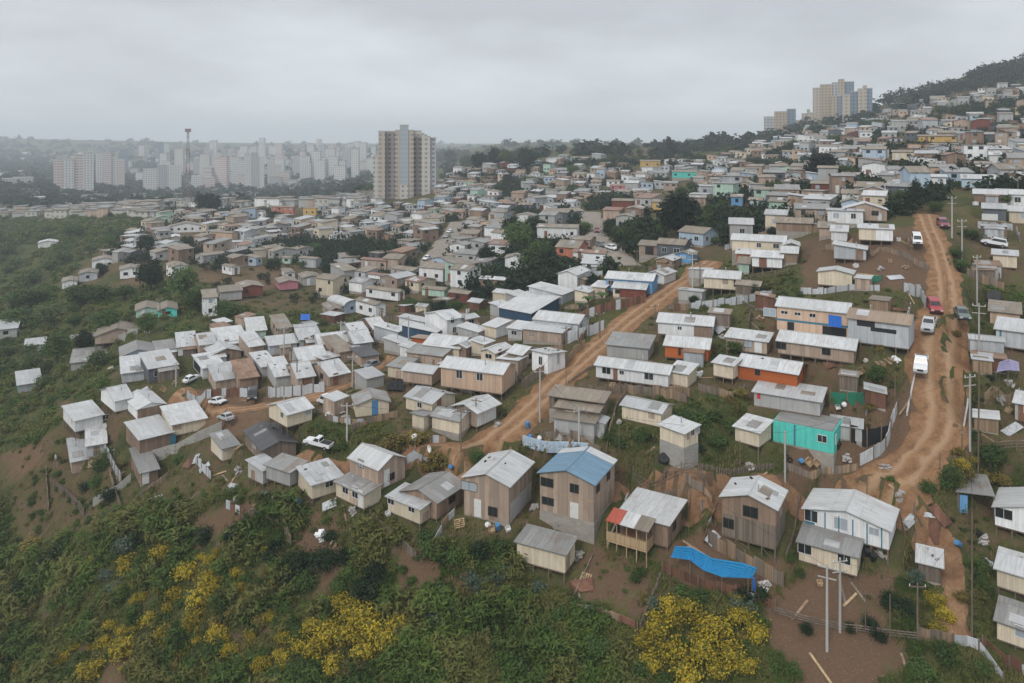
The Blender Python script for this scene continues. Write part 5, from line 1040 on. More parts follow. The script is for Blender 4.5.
# ---------------------------------------------------------------- fences and walls
def fence(pts, hpx, kind, label, name='fence', post=2.2, jag=.12, mats=None):
    Q = []
    for q_ in pts: Q.append(tuple(hit(*q_)) if len(q_) == 2 else tuple(q_))
    pm = F/np.mean([q[1] for q in Q]); hh = hpx/pm; Q = resample(Q, .9); Z = H(Q[:,0], Q[:,1]); n = len(Q)
    if kind == 'graffiti': zl_ = np.interp(np.arange(n), [0, n-1], [Z[0], Z[-1]]); Z = zl_+max(0.0, float((Z-zl_).max()))*.85
    elif kind in ('block', 'kerb', 'black', 'teal'): Z = np.minimum(np.interp(np.arange(n), np.linspace(0, n-1, len(pts)), H(*np.array([hit(*q_)[:2] for q_ in pts]).T))+.1, Z+.6)
    o = thing(name, label, 'wall' if 'wall' in name else 'fence', (Q[0,0], Q[0,1], float(Z[0])), 0, 'fences between the plots'); O = np.array([Q[0,0], Q[0,1], Z[0]]); q = random.Random(n*31+int(pts[0][0]))
    if not label: AUTO.append((o, {'zinc': 'zinc sheet yard fence', 'rust': 'rusty sheet yard fence', 'mixed': 'patchwork scrap yard fence', 'boards': 'brown board yard fence', 'picket': 'old stake yard fence', 'rails': 'thin rail yard fence'}[kind], *proj(*(O+np.array([0, 0, .5])))))
    P = [Vector(np.array([a[0], a[1], z])-O) for a, z in zip(Q, Z)]; Zu = Vector((0, 0, 1))
    if kind in ('zinc', 'rust', 'teal', 'black', 'mixed', 'boards', 'lilac'):
        mt = {'zinc': ['zinc_sheet'], 'rust': ['rusty_sheet', 'rusty_sheet', 'zinc_sheet'], 'teal': ['net_green'], 'black': ['tarp_black'], 'mixed': ['zinc_sheet', 'rusty_sheet', 'old_wood', 'raw_wood'], 'boards': ['old_wood', 'raw_wood']}[kind]
        mb = MB()
        for a, b in zip(P, P[1:]):
            d = (b-a); nrm = Vector((-d.y, d.x, 0)).normalized(); t = hh*(1+q.uniform(-jag, jag)); e = q.uniform(-.03, .03); w = .03
            A = [a+nrm*(e-w), b+nrm*(e-w), b+nrm*(e+w), a+nrm*(e+w)]; mb.cur = q.randrange(len(mt)); mb.hexa([x-Zu*.25 for x in A], [A[0]+Zu*t, A[1]+Zu*(t+q.uniform(-.05, .05)), A[2]+Zu*t, A[3]+Zu*t])
        mb.build('panel', mt, o)
    elif kind == 'picket':
        mb = MB()
        for a, b in zip(P, P[1:]):
            d = b-a
            for k in range(5): c = a+d*(k+.5)/5; t = hh*(1+q.uniform(-.2, .15)); mb.box(c.x-.05, c.y-.05, c.z-.1, c.x+.05, c.y+.05, c.z+t)
        mb.build('pickets', mats or 'old_wood', o)
        mb = MB()
        for a, b in zip(P, P[1:]): mb.bar(a+Zu*hh*.7, b+Zu*hh*.7, .05)
        mb.build('rail', mats or 'old_wood', o)
    elif kind == 'rails':
        for z in (.35, .65, .95):
            mb = MB()
            for a, b in zip(P, P[1:]): mb.bar(a+Zu*hh*z, b+Zu*hh*z, .09, .07)
            mb.build('rail', mats or 'old_wood', o)
    elif kind in ('block', 'graffiti', 'kerb'):
        mb = MB()
        for a, b in zip(P, P[1:]):
            d = b-a; nrm = Vector((-d.y, d.x, 0)).normalized()*.09; A = [a-nrm, b-nrm, b+nrm, a+nrm]; mb.hexa([x-Zu*(.15 if kind == 'graffiti' else 1.0) for x in A], [x+Zu*hh for x in A])
        mb.build('wall', {'block': 'block', 'graffiti': 'wall_pale blue', 'kerb': 'concrete'}[kind], o)
        if kind == 'graffiti':               # hand-sprayed strokes, not readable in the photograph either
            for col, m in (('w', 'frame_white'), ('d', 'dark_gap')):
                mb = MB()
                for a, b in zip(P, P[1:]):
                    d = b-a; nrm = Vector((d.y, -d.x, 0)).normalized()*.105
                    for k in range(2 if col == 'w' else 1):
                        f0 = q.uniform(.02, .6); z0 = q.uniform(.15, .5)*hh; s0 = a+d*f0+nrm+Zu*z0
                        for j in range(3): s1 = s0+d*q.uniform(-.12, .2)+Zu*q.uniform(-.25, .35)*hh*.6; s1.z = min(max(s1.z, a.z+.1), a.z+hh*.9); mb.bar(s0, s1, .014, .08 if col == 'w' else .05) if (s1-s0).length > .05 else None; s0 = s1
                mb.build('graffiti', m, o)
        return o
    L = len(P); st = max(1, int(round(post/.9))); k = 0
    for i in list(range(0, L, st)):
        a = P[i]; mb = MB(); t = hh*(1.08+q.uniform(-.05, .15)); mb.box(a.x-.06, a.y-.13, a.z-.3, a.x+.06, a.y-.03, a.z+t); mb.build('post', 'post_wood', o)
    return o
for a in [
 ([(690,310),(735,305),(772,298)],7.5,'zinc','zinc sheet fence on the grassy bank between the two roads'),([(800,294),(845,291),(880,291)],6,'zinc','zinc sheet fence behind the long peach house'),([(834,288),(882,280)],5,'teal','fence with teal sheeting above the plywood roofed house'),
 ([(903,292),(920,296),(926,308)],11,'zinc','short bent zinc fence at the roadside above the red car'),([(859,466),(884,453),(891,430),(897,412)],12,'zinc','pale sheet fence curving round the turquoise house yard'),([(850,442),(868,447),(888,441)],17,'black','black cloth fence right of the turquoise house'),
 ([(830,404),(850,405),(872,405)],12,'teal','teal green screen fence behind the turquoise house'),([(571,395),(600,396),(627,393)],9,'picket','pale picket fence in front of the long white house'),([(627,392),(650,395),(690,397)],8,'boards','brown board fence right of the pale pickets'),
 ([(633,480),(670,485),(707,492)],13,'rails','weathered rail fence above the porch house, upper of two'),([(640,494),(680,500),(712,505)],9,'boards','dark board fence above the porch house, lower of two'),
 ([(662,571),(678,578),(707,590),(737,594),(755,602),(775,609)],9,'rust','rusty sheet fence under the blue tarpaulin'),([(566,610),(595,615),(637,632)],9,'mixed','grey and brown sheet fence along the lower edge of the bare yard'),
 ([(512,638),(548,640),(570,606),(593,556)],3,'rails','thin pale rail fence running up to the blue roofed house'),([(640,632),(650,606),(661,578)],8,'picket','stake fence on the right side of the bare yard'),([(773,614),(808,624),(843,632),(880,637),(918,641)],8,'rails','long rail fence across the bottom red earth'),
 ([(953,645),(973,646),(988,662),(1003,684)],11,'zinc','zinc fence running off the bottom right corner'),([(918,638),(953,645)],12,'boards','board fence between the bottom rail fence and the zinc fence'),([(914,512),(916,540),(917,575)],9,'picket','stake fence on the left of the grassy track'),
 ([(972,500),(972,545),(972,590),(971,640)],7,'rails','post and rail line on the right of the grassy track'),([(152,460),(170,453),(196,442),(222,431)],9,'block','grey block retaining wall under the wide cream house','wall'),([(93,507),(104,499),(115,494),(131,482)],8,'block','grey block and board wall left of the brown shack','wall'),
 ([(54,488),(66,496),(76,506),(84,517)],8,'picket','crooked pale picket fence at the edge of the left slope'),([(186,398),(211,398)],9,'zinc','whitish sheet fence behind the parked white car'),([(211,397),(232,397),(252,396)],9,'rust','rusty sheet fence beside the dirt track'),([(268,397),(300,396),(325,393)],10,'zinc','zinc sheet fence before the white gable house in the left rows'),
 ([(567,344),(585,337),(604,331)],11,'zinc','zinc fence on the left side of the diagonal road'),([(522,390),(550,372),(585,349)],9,'boards','brown board fence along the left of the diagonal road'),([(573,322),(600,314),(645,304)],9,'rust','rusty sheet fence below the blue house'),
 ([(523,448),(545,450),(570,453),(588,457)],9.5,'graffiti','pale blue wall sprayed with white graffiti','wall'),([(907,416),(911,395),(915,377)],3,'kerb','low pale kerb wall left of the white pickup','wall'),([(968,402),(966,420),(962,436)],3,'kerb','low pale kerb wall right of the right road bend','wall'),
 ([(406,466),(431,466)],9,'zinc','grey sheet fence above the brown grey roofed house'),([(418,443),(446,443)],7,'mixed','patched tin fence below the corner cabin'),([(327,420),(345,424),(364,425)],6,'mixed','patched tin fence in front of the blue door house'),([(984,402),(1020,396)],9,'mixed','dark fence behind the grey cabin at the right edge'),
 ([(996,452),(1026,450)],10,'rails','rail fence at the right edge beside the bush-tree'),([(436,326),(470,322),(505,318)],5,'picket','old picket line right of the white two-storey house'),([(380,322),(405,320),(424,316)],6,'boards','board fence above the left field'),([(786,470),(820,474),(858,470)],7,'boards','low board fence below the turquoise house'),
 ([(700,470),(740,474),(775,468)],6,'picket','stake fence above the dirt lane right of the block based cabin'),([(612,428),(616,410),(625,396)],6,'picket','stake fence beside the tan roofed shacks'),([(718,500),(712,520),(704,545)],5,'mixed','leaning scrap fence between the porch house and the tall stilt house'),([(628,500),(618,525),(608,548)],7,'block','sloping block wall right of the blue roofed house','wall'),
 ([(800,500),(795,530),(786,560)],6,'picket','stake fence between the tall stilt house and the long white one'),([(900,515),(905,540)],8,'boards','board pen right of the long white stilt house'),([(735,300),(770,318),(798,330)],3,'rails','rail fence on the cut slope left of the peach house'),([(860,250),(905,258),(930,270)],5,'boards','scrap board fence left of the right road'),
 ([(640,345),(600,364),(568,386)],4,'picket','low stake fence along the right of the diagonal road'),([(985,262),(1000,280)],6,'boards','board fence below the cream cabin near the white car'),([(70,340),(100,338),(138,334)],5,'block','pale wall below the tan house in the hollow','wall')]: fence(a[0], a[1], a[2], a[3], a[4] if len(a) > 4 else 'fence')
for sp in sorted(HOUSES, key=lambda q: q['y'])[:175]:      # small yard fences near the houses
    for side in (0, 1):
        if rr.random() > .55: continue
        d = rr.uniform(1.6, 3.2); ab = [(-d, -1.0), (-d, sp['W']*.5), (-d, sp['W']+1.0)] if side == 0 else [(-.8, -d), (sp['L']*.5, -d), (sp['L']+.8, -d)]
        w_ = [local(sp, *q) for q in ab]
        if any(not clear(x, y) for x, y in w_+[((w_[0][0]+w_[1][0])/2, (w_[0][1]+w_[1][1])/2)]) or any(y < 62 for x, y in w_): continue
        fence([(x, y, float(H(x, y))) for x, y in w_], rr.uniform(.8, 1.5)*F/w_[1][1], rr.choice(('boards', 'boards', 'picket', 'mixed', 'zinc', 'rust', 'rails')), None, jag=.2)
# ---------------------------------------------------------------- poles and wires
POLE = []
def pole(u, vb, vt, kind, label=None, arm=True, lean=0.0, lamp=False):
    p = hit(u, vb); hm = (vb-vt)*p[1]/F; o = thing('utility_pole', label, 'pole', tuple(p), rr.uniform(-.5, .5), 'utility poles'); r = {'c': .135, 'w': .10, 't': .06}[kind]
    r = min(max(r, .42*p[1]/F), .3) if kind != 't' else max(r, .3*p[1]/F)
    mb = MB(); mb.tube((0,0,-.4), (lean*hm,0,hm), r, r*.7, 8); mb.build('shaft', 'concrete' if kind == 'c' else 'post_wood', o)
    if arm and kind != 't':
        for z in (hm-.35,)+((hm-1.3,) if hm > 7 else ()): mb = MB(); mb.box(-.8+lean*z, -.04, z-.045, .8+lean*z, .04, z+.045); mb.build('crossarm', 'post_wood' if kind == 'w' else 'concrete', o)
        for x in (-.7, .7): mb = MB(); mb.tube((x+lean*hm, 0, hm-.29), (x+lean*hm, 0, hm-.08), .05, .03, 6); mb.build('insulator', 'white_plastic', o)
    if lamp: mb = MB(); mb.bar((0,0,hm-1.2), (-1.3,-.2,hm-.9), .07); mb.box(-1.8,-.32,hm-.95,-1.2,-.08,hm-.8); mb.build('lamp_arm', 'frame_white', o)
    if not label: AUTO.append((o, {'c': 'grey concrete utility pole', 'w': 'dark wooden pole', 't': 'thin dark post'}[kind], u, (vb+vt)/2))
    POLE.append((u, vb, p[0]+lean*hm, p[1], p[2]+hm-.2, kind)); return o
for a in [(692.5,299,252,'c'),(176,386,362,'c'),(147,346,331,'w'),(284,356,327,'c'),(341,342,321,'c'),(408.5,356,316,'c'),(352.5,388,355,'c'),(380.6,327,309,'c'),(347,442,403,'c'),(461,456,409,'w'),(476,428,398,'w'),(540,422,369,'c'),(579,451,408,'c'),(566,393,360,'t'),(619,456,421,'t'),(627,440,416,'t'),
   (952,238,196,'c'),(962,263,219,'c'),(977,306,255,'c'),(979,365,303,'c'),(970,448,374,'c','concrete pole with a wide crossarm right of the road bend'),(978,484,362,'w','tall leaning wooden pole right of the road bend',False,.012),(962,450,402,'t'),(827,651,564,'c','left one of the twin concrete poles in the bottom red earth'),(840,632,558,'c','right one of the twin concrete poles in the bottom red earth'),(917.5,640,583,'w'),(972,645,512,'w','tall wooden post beside the grassy track at the lower right',False),(865.5,634,594,'t'),(890,642,594,'t'),
   (785,482,431,'c','thin white pole in front of the turquoise house',False),(867,497,474,'t'),(885,207,183,'c'),(826,180,162,'t'),(516,211,199,'c'),(788.5,224,206,'c'),(488,300,276,'w'),(637,268,250,'w'),(655,330,304,'w'),(566,350,326,'w'),(600,340,312,'w'),(160,320,298,'w'),(74,306,240,'t','tall thin mast in the left green slope',False),(6,312,288,'t'),(320,386,362,'t'),(297,390,358,'w'),(448,305,280,'w'),(420,240,222,'w'),(530,215,200,'w'),(700,290,262,'w'),(775,330,300,'t'),(880,300,276,'t'),(912,268,240,'t'),(910,414,380,'t'),(895,405,372,'t'),(740,470,440,'t'),(690,512,484,'t'),(940,470,452,'t'),(820,310,292,'t'),(1018,200,178,'w'),(947,300,276,'t')]: pole(*a)
def wire(a, b, sag):
    A, B = Vector(a), Vector(b); r = max(.014, .00016*A.y*1.1); o = thing('power_line', None, 'wire', tuple(A), 0, 'power lines'); mb = MB(); n = 10; P = [(B-A)*k/n-Vector((0,0,sag*4*(k/n)*(1-k/n))) for k in range(n+1)]
    for p, q in zip(P, P[1:]): mb.tube(p, q, r, r, 3, False)
    mb.build('cable', 'black_plastic', o); M = (A+B)/2; u, v = proj(M.x, M.y, M.z); AUTO.append((o, 'thin dark power line', u, v))
PD = {(round(q[0]), round(q[1])): q for q in POLE}
def pl(u): return min(POLE, key=lambda q: abs(q[0]-u[0])+abs(q[1]-u[1]))
for a, b in [((540,422),(579,451)),((540,422),(566,350)),((566,350),(600,340)),((600,340),(692,299)),((692,299),(637,268)),((970,448),(979,365)),((979,365),(977,306)),((977,306),(962,263)),((962,263),(952,238)),((970,448),(972,645)),((827,651),(579,451)),((840,632),(917,640)),((917,640),(972,645)),((347,442),(352,388)),((352,388),(408,356)),((408,356),(380,327)),((284,356),(341,342)),((176,386),(284,356)),((461,456),(347,442)),((461,456),(540,422)),((785,482),(970,448)),((579,451),(785,482))]:
    p, q = pl(a), pl(b); d = math.dist(p[2:5], q[2:5]); wire(p[2:5], q[2:5], d*.02)
# ---------------------------------------------------------------- vehicles (x forward)
def car(u, v, head, typ, paint, label, sc=.88):
    p = hit(u, v); o = thing({'pickup': 'pickup_truck', 'van': 'van', 'suv': 'parked_car', 'car': 'parked_car'}[typ], label, {'pickup': 'pickup', 'van': 'van'}.get(typ, 'car'), tuple(p+np.array([0, 0, .12])), 0, 'parked vehicles')
    head -= math.degrees(math.atan2(p[0], p[1]))
    z_ = float(max(H(p[0]+a*1.6, p[1]+b*1.6) for a in (-1, 0, 1) for b in (-1, 0, 1))); p = np.array([p[0], p[1], max(p[2], z_-.45)])
    z = float(H(p[0]+1.2*math.cos(math.radians(head)), p[1]+1.2*math.sin(math.radians(head)))-H(p[0]-1.2*math.cos(math.radians(head)), p[1]-1.2*math.sin(math.radians(head))))/2.4; z = max(-.14, min(.14, z))
    o.scale = (sc, sc, sc); o.rotation_euler = (Matrix.Rotation(math.radians(head), 3, 'Z')@Matrix.Rotation(-math.atan(z), 3, 'Y')).to_euler(); o.location = tuple(p+np.array([0, 0, .12])); PM = 'paint_'+paint
    L, Wd = {'pickup': (5.2, 1.82), 'van': (4.3, 1.72), 'suv': (4.6, 1.84), 'car': (4.2, 1.7)}[typ]; zb = {'pickup': 1.02, 'van': 1.0, 'suv': .98, 'car': .86}[typ]; ht = {'pickup': 1.72, 'van': 1.82, 'suv': 1.66, 'car': 1.44}[typ]; x1, x0 = L/2, -L/2
    prof = {'pickup': [(x0,.42),(x0,zb-.02),(x1-1.2,zb),(x1-.25,zb-.1),(x1,zb-.35),(x1,.42)], 'van': [(x0,.38),(x0,zb),(x1-.7,zb),(x1-.1,zb-.25),(x1,.6),(x1,.35)], 'suv': [(x0,.42),(x0+.05,zb),(x1-1.1,zb),(x1-.2,zb-.14),(x1,zb-.4),(x1,.38)], 'car': [(x0,.36),(x0+.06,zb),(x1-1.1,zb),(x1-.2,zb-.16),(x1,.55),(x1,.32)]}[typ]
    def loft(mb, prof, w, wt):               # extrude a side profile with a little tumblehome and rounded shoulder
        n = len(prof); zmax = max(q[1] for q in prof); zmin = min(q[1] for q in prof)
        ws = lambda z: w*(1-(1-wt)*(z-zmin)/(zmax-zmin))/2; A = [(x, -ws(z), z) for x, z in prof]; B = [(x, ws(z), z) for x, z in prof]
        mb.face(A[::-1] if False else A); mb.face(B[::-1])
        for i in range(n): j = (i+1) % n; mb.face([A[j], A[i], B[i], B[j]])
    mb = MB(); loft(mb, prof, Wd, .95); body = mb.build('body', PM, o); m = body.modifiers.new('bevel', 'BEVEL'); m.width = .09; m.segments = 3; m.limit_method = 'ANGLE'
    cabx = {'pickup': (-.55, .95, -.42, .35), 'van': (x0+.06, x1-.75, x0+.18, x1-1.35), 'suv': (x0+.1, .95, x0+.45, .2), 'car': (x0+.55, .9, x0+1.1, .1)}[typ]
    mb = MB(); loft(mb, [(cabx[0], zb-.03), (cabx[2], ht), (cabx[3], ht), (cabx[1], zb-.03)], Wd*.95, .84); cb = mb.build('cabin', PM, o); m = cb.modifiers.new('bevel', 'BEVEL'); m.width = .07; m.segments = 2; m.limit_method = 'ANGLE'
    zl, zh = zb+.06, ht-.12; f = lambda z, a, b: a+(b-a)*(z-zb+.03)/(ht-zb+.03); wz = lambda z: Wd*.95*(1-.16*(z-zb+.03)/(ht-zb+.03))/2
    def pane(nm, q): mb = MB(); a = [Vector(x) for x in q]; nrm = (a[1]-a[0]).cross(a[3]-a[0]).normalized()*.018; mb.hexa([x for x in a], [x+nrm for x in a]); mb.build(nm, 'glass', o)
    yl, yh = wz(zl)-.1, wz(zh)-.1
    pane('windscreen', [(f(zl,cabx[1],cabx[3]),-yl,zl), (f(zl,cabx[1],cabx[3]),yl,zl), (f(zh,cabx[1],cabx[3]),yh,zh), (f(zh,cabx[1],cabx[3]),-yh,zh)])
    pane('rear_window', [(f(zl,cabx[0],cabx[2]),yl,zl), (f(zl,cabx[0],cabx[2]),-yl,zl), (f(zh,cabx[0],cabx[2]),-yh,zh), (f(zh,cabx[0],cabx[2]),yh,zh)])
    for s in (-1, 1):
        a, b, c, d = f(zl,cabx[0],cabx[2])+.14, f(zl,cabx[1],cabx[3])-.16, f(zh,cabx[1],cabx[3])-.12, f(zh,cabx[0],cabx[2])+.12
        q = [(a, s*wz(zl), zl), (b, s*wz(zl), zl), (c, s*wz(zh), zh), (d, s*wz(zh), zh)]; pane('side_window', q if s < 0 else [q[1], q[0], q[3], q[2]])
    for x in (x1-.85, x0+.85):
        for s in (-1, 1):
            r = .36 if typ in ('pickup', 'suv') else .31; mb = MB(); mb.tube((x, s*(Wd/2-.2), r-.12), (x, s*(Wd/2+.02), r-.12), r, r, 14); w_ = mb.build('wheel', 'tyre', o); mb = MB(); mb.tube((x, s*(Wd/2+.015), r-.12), (x, s*(Wd/2+.035), r-.12), r*.58, r*.55, 10); mb.build('rim', 'rim', w_)
    for s in (-1, 1):
        mb = MB(); mb.box(x1-.12, s*Wd*.36-.19, zb-.38, x1+.012, s*Wd*.36+.19, zb-.22); mb.build('headlight', 'lamp_glass', o); mb = MB(); mb.box(x0-.015, s*Wd*.41-.1, zb-.35, x0+.1, s*Wd*.41+.1, zb-.1); mb.build('tail_light', 'tail_red', o)
    mb = MB(); mb.box(x1-.1, -Wd*.22, .5, x1+.014, Wd*.22, zb-.25); mb.build('grille', 'dark_gap', o); mb = MB(); mb.box(x1-.1, -Wd*.47, .26, x1+.07, Wd*.47, .44); mb.build('bumper', 'black_plastic' if typ != 'pickup' else 'steel', o)
    if typ == 'pickup': mb = MB(); mb.box(x0+.12, -Wd/2+.14, zb-.03, -.68, Wd/2-.14, zb+.012); mb.build('load_bed', 'dark_gap', o)
    return o
for a in [(921,371,-92,'pickup','white','white pickup facing down the right road, nearest of the parked row'),(929,330,-96,'pickup','silver','silver pickup parked behind the red car on the right road'),(934.5,311,-80,'suv','red','red car parked on the right road above the silver pickup'),(962,335,-76,'car','green','dark green sedan on the far side of the right road'),(917,248,-86,'van','white','white boxy car at the upper left verge of the right road'),(943,227,-78,'suv','maroon','maroon car at the top of the right road'),(994,248,178,'suv','white','white car parked side on at the right, above the cream cabin'),
   (318,450,150,'pickup','white','white pickup side on below the cream cabin by the track',.74),(218,406,-50,'car','white','white car on the dirt square beside the sheet fence',.76),(226,428,118,'car','silver','silver car half behind the wide cream house',.76),(327,405,125,'van','white','white van next to the blue door house',.78),(371,368,-140,'car','grey','dusty grey car at the side of the track below the block house',.8),(192,382,35,'car','white','white car under the zinc carport roof in the left row',.74),(253,404,-95,'van','black','dark van on the dirt square behind the rusty fence'),
   (427,260,-120,'car','white','white car at the lower end of the concrete road'),(447,238,-120,'car','silver','silver car on the verge of the concrete road'),(450,233,-120,'car','white','white car at the upper part of the concrete road'),(602,247,-55,'car','grey','grey car on the curving road'),(612,250,-50,'car','white','white car on the curving road, lower one'),(597,232,-90,'car','maroon','maroon car on the straight part of the curving road')]: car(*a)
# ---------------------------------------------------------------- tarpaulins, tanks and clutter
def sheet(rows, up, mat, name, label, cat, posts=()):   # cloth spanned between pixel rows at a height above the ground
    G_ = []
    for r_, hgt in zip(rows, up): G_.append([Vector(hit(u, v, hgt))+Vector((0,0,hgt)) for u, v in r_])
    O = G_[0][0].copy(); O.z = float(H(O.x, O.y)); o = thing(name, label, cat, tuple(O)); mb = MB(); q = random.Random(3); n = len(G_[0])
    F_ = []
    for r_ in G_:
        line = []
        for a, b in zip(r_, r_[1:]):
            for k in range(14): line.append(a.lerp(b, k/14)-O)
        line.append(r_[-1]-O); F_.append(line)
    R2 = []
    for a, b in zip(F_, F_[1:]):
        for k in range(10): t = k/10; R2.append([p.lerp(s_, t)-Vector((0,0,.3*math.sin(math.pi*t)+.55*math.sin(math.pi*t)**.5*float(fbm(i*.42+t*1.7, t*1.3+i*.05, 1.0, 4, 2)-.45))) for i, (p, s_) in enumerate(zip(a, b))])
    R2.append(F_[-1])
    for a, b in zip(R2, R2[1:]):
        for i in range(len(a)-1): mb.face([a[i], a[i+1], b[i+1], b[i]])
    s_ = mb.build('cloth', mat, o); m = s_.modifiers.new('thickness', 'SOLIDIFY'); m.thickness = .015
    for p in s_.data.polygons: p.use_smooth = True
    for r_ in (G_[0], G_[-1]):
        for a in r_: zg = float(H(a.x, a.y)); mb = MB(); mb.tube(Vector((a.x, a.y, zg-.3))-O, a-O, .05, .04, 6); mb.build('pole', 'post_wood', o)
    return o
sheet([[(670,557),(690,560),(703,570),(722,577),(748,578)],[(675,546),(691,547),(712,558),(744,563),(757,568)]], (2.5, 2.9), 'tarp_blue', 'tarpaulin', 'bright blue tarpaulin stretched over poles behind the rusty fence', 'tarpaulin')
sheet([[(996,372),(1008,370),(1020,371)],[(999,362),(1009,359),(1019,362)]], (1.9, 2.4), 'tarp_lilac', 'canopy', 'faded lilac canopy near the right edge', 'canopy')
sheet([[(752,592),(757,600)],[(752,578),(755,577)]], (.3, 2.2), 'tarp_royal', 'cloth', 'blue cloth hanging at the right end of the tarpaulin', 'cloth')
sheet([[(233,367),(244,366)],[(234,361),(243,360)]], (1.0, 1.6), 'net_green', 'net', 'teal net over the yard before the tan block house', 'net')
sheet([[(300,320),(310,320)],[(301,314),(310,314)]], (1.2, 1.8), 'tarp_royal', 'tarpaulin', 'small royal blue tarpaulin at the low tan house in the field', 'tarpaulin')
sheet([[(384,389),(404,390)],[(388,381),(404,380)]], (.5, 1.0), 'tarp_black', 'sheet', 'black plastic sheet beside the grey roofed cabin', 'sheet')
def clutter(kind, u, v, label=None, rot=None, s=1.0):
    p = hit(u, v); rot = rr.uniform(0, 6.28) if rot is None else rot; D = None
    dx, dy = float(H(p[0]+.5, p[1])-H(p[0]-.5, p[1])), float(H(p[0], p[1]+.5)-H(p[0], p[1]-.5)); nrm = Vector((-dx, -dy, 1)).normalized()
    def T(loc_up=0.0): return (Vector((0,0,1)).rotation_difference(nrm).to_matrix()@Matrix.Rotation(rot, 3, 'Z')).to_euler()
    names = {'plank': ('wooden_plank', 'plank'), 'tin': ('tin_sheet', 'metal sheet'), 'barrel': ('barrel', 'barrel'), 'blackbarrel': ('barrel', 'barrel'), 'tank': ('water_tank', 'water tank'), 'pile': ('rubble_heap', 'heap'), 'crate': ('crate', 'crate'), 'pallet': ('pallet', 'pallet'), 'tyre': ('tyre', 'tyre'), 'sack': ('sack', 'sack'), 'dish': ('satellite_dish', 'satellite dish'), 'post': ('fence_post', 'post')}
    nm, cat = names[kind]; o = thing(nm, label, cat, tuple(p), 0, {'plank': 'loose boards', 'tin': 'loose metal sheets'}.get(kind, cat+'s in the yards')); o.rotation_euler = T(); mb = MB(); q = random.Random(int(u*13+v))
    if kind == 'plank': l = q.uniform(2, 4)*s; mb.box(-l/2, -.11, .02, l/2, .11, .07); mb.build('board', q.choice(('light_wood', 'raw_wood', 'old_wood')), o)
    elif kind == 'tin':
        l, w_ = q.uniform(1.6, 2.6)*s, q.uniform(.8, 1.6)*s; n = 10
        P = [(-w_/2+w_*k/n, .12+.03*math.sin(k*2.2)+.1*math.sin(k/n*3)) for k in range(n+1)]
        for (a, za), (b, zb) in zip(P, P[1:]): mb.hexa([(-l/2,a,za),(l/2,a,za),(l/2,b,zb),(-l/2,b,zb)], [(-l/2,a,za+.02),(l/2,a,za+.02),(l/2,b,zb+.02),(-l/2,b,zb+.02)])
        mb.build('sheet', q.choice(('zinc_sheet', 'zinc_sheet', 'rusty_sheet')), o)
    elif kind in ('barrel', 'blackbarrel', 'tank'):
        r, h = (.29, .88) if kind != 'tank' else (.95, 1.3); r *= s; h *= s; m_ = {'barrel': 'door_blue', 'blackbarrel': 'black_plastic', 'tank': 'black_plastic'}[kind]
        for z0, z1, ra, rb in ((0, .06, .97, .97), (.06, .3, 1, 1), (.3, .35, 1.05, 1.05), (.35, .62, 1, 1), (.62, .67, 1.05, 1.05), (.67, .93, 1, 1), (.93, 1, 1, .9)): mb.tube((0,0,z0*h), (0,0,z1*h), r*ra, r*rb, 14)
        mb.build('shell', m_, o); mb = MB(); mb.tube((0,0,h), (0,0,h+.05), r*.35, r*.3, 10); mb.build('lid', m_, o)
    elif kind == 'pile':
        for k in range(16): a = q.uniform(0, 6.28); d = q.uniform(0, .55)*s; z = max(0, .55*s-d*.6)*q.random(); e = q.uniform(.1, .28)*s; c = Vector((d*math.cos(a), d*math.sin(a), z)); mb.bar(c-Vector((e, q.uniform(-e, e), q.uniform(-.1, .1))), c+Vector((e, 0, q.uniform(-.1, .1))), e*1.1, e*.8)
        mb.build('rubble', q.choice(('rubble', 'white_plastic', 'raw_wood', 'rubble')), o)
    elif kind == 'crate':
        e = q.uniform(.5, .9)*s
        for z in (.02, .3, .58): mb.box(-e/2, -e/2, z*e, e/2, -e/2+.03, z*e+.2*e); mb.box(-e/2, e/2-.03, z*e, e/2, e/2, z*e+.2*e); mb.box(-e/2, -e/2+.03, z*e, -e/2+.03, e/2-.03, z*e+.2*e); mb.box(e/2-.03, -e/2+.03, z*e, e/2, e/2-.03, z*e+.2*e)
        mb.box(-e/2+.03, -e/2+.03, .02, e/2-.03, e/2-.03, .06); mb.build('box', q.choice(('light_wood', 'old_wood', 'white_plastic')), o)
    elif kind == 'pallet':
        for y in (-.5, -.25, 0, .25, .5): mb.box(-.6, y-.06, .11, .6, y+.06, .14)
        for x in (-.5, 0, .5): mb.box(x-.05, -.56, 0, x+.05, .56, .108)
        mb.build('slats', 'light_wood', o)
    elif kind == 'tyre':
        n = 14
        for k in range(n):
            a, b = 6.2832*k/n, 6.2832*(k+1)/n
            ring = lambda t: [Vector(((.24+.1*math.cos(j*1.0472))*math.cos(t), (.24+.1*math.cos(j*1.0472))*math.sin(t), .1+.1*math.sin(j*1.0472))) for j in range(6)]
            A, B = ring(a), ring(b)
            for j in range(6): mb.face([A[j], B[j], B[(j+1)%6], A[(j+1)%6]])
        mb.build('rubber', 'tyre', o)
    elif kind == 'sack': 
        for k in range(5): z0, z1 = k*.12, (k+1)*.12; r = [.2, .34, .36, .3, .2, .08]; mb.tube((0,0,z0*s), (.02,0,z1*s), r[k]*s, r[k+1]*s, 9)
        mb.build('bag', q.choice(('white_plastic', 'black_plastic', 'rubble')), o)
    elif kind == 'dish':
        o.rotation_euler = (0, 0, rot); mb.tube((0,0,-.3), (0,0,1.7), .04, .04, 6); mb.build('mast', 'steel', o); mb = MB()
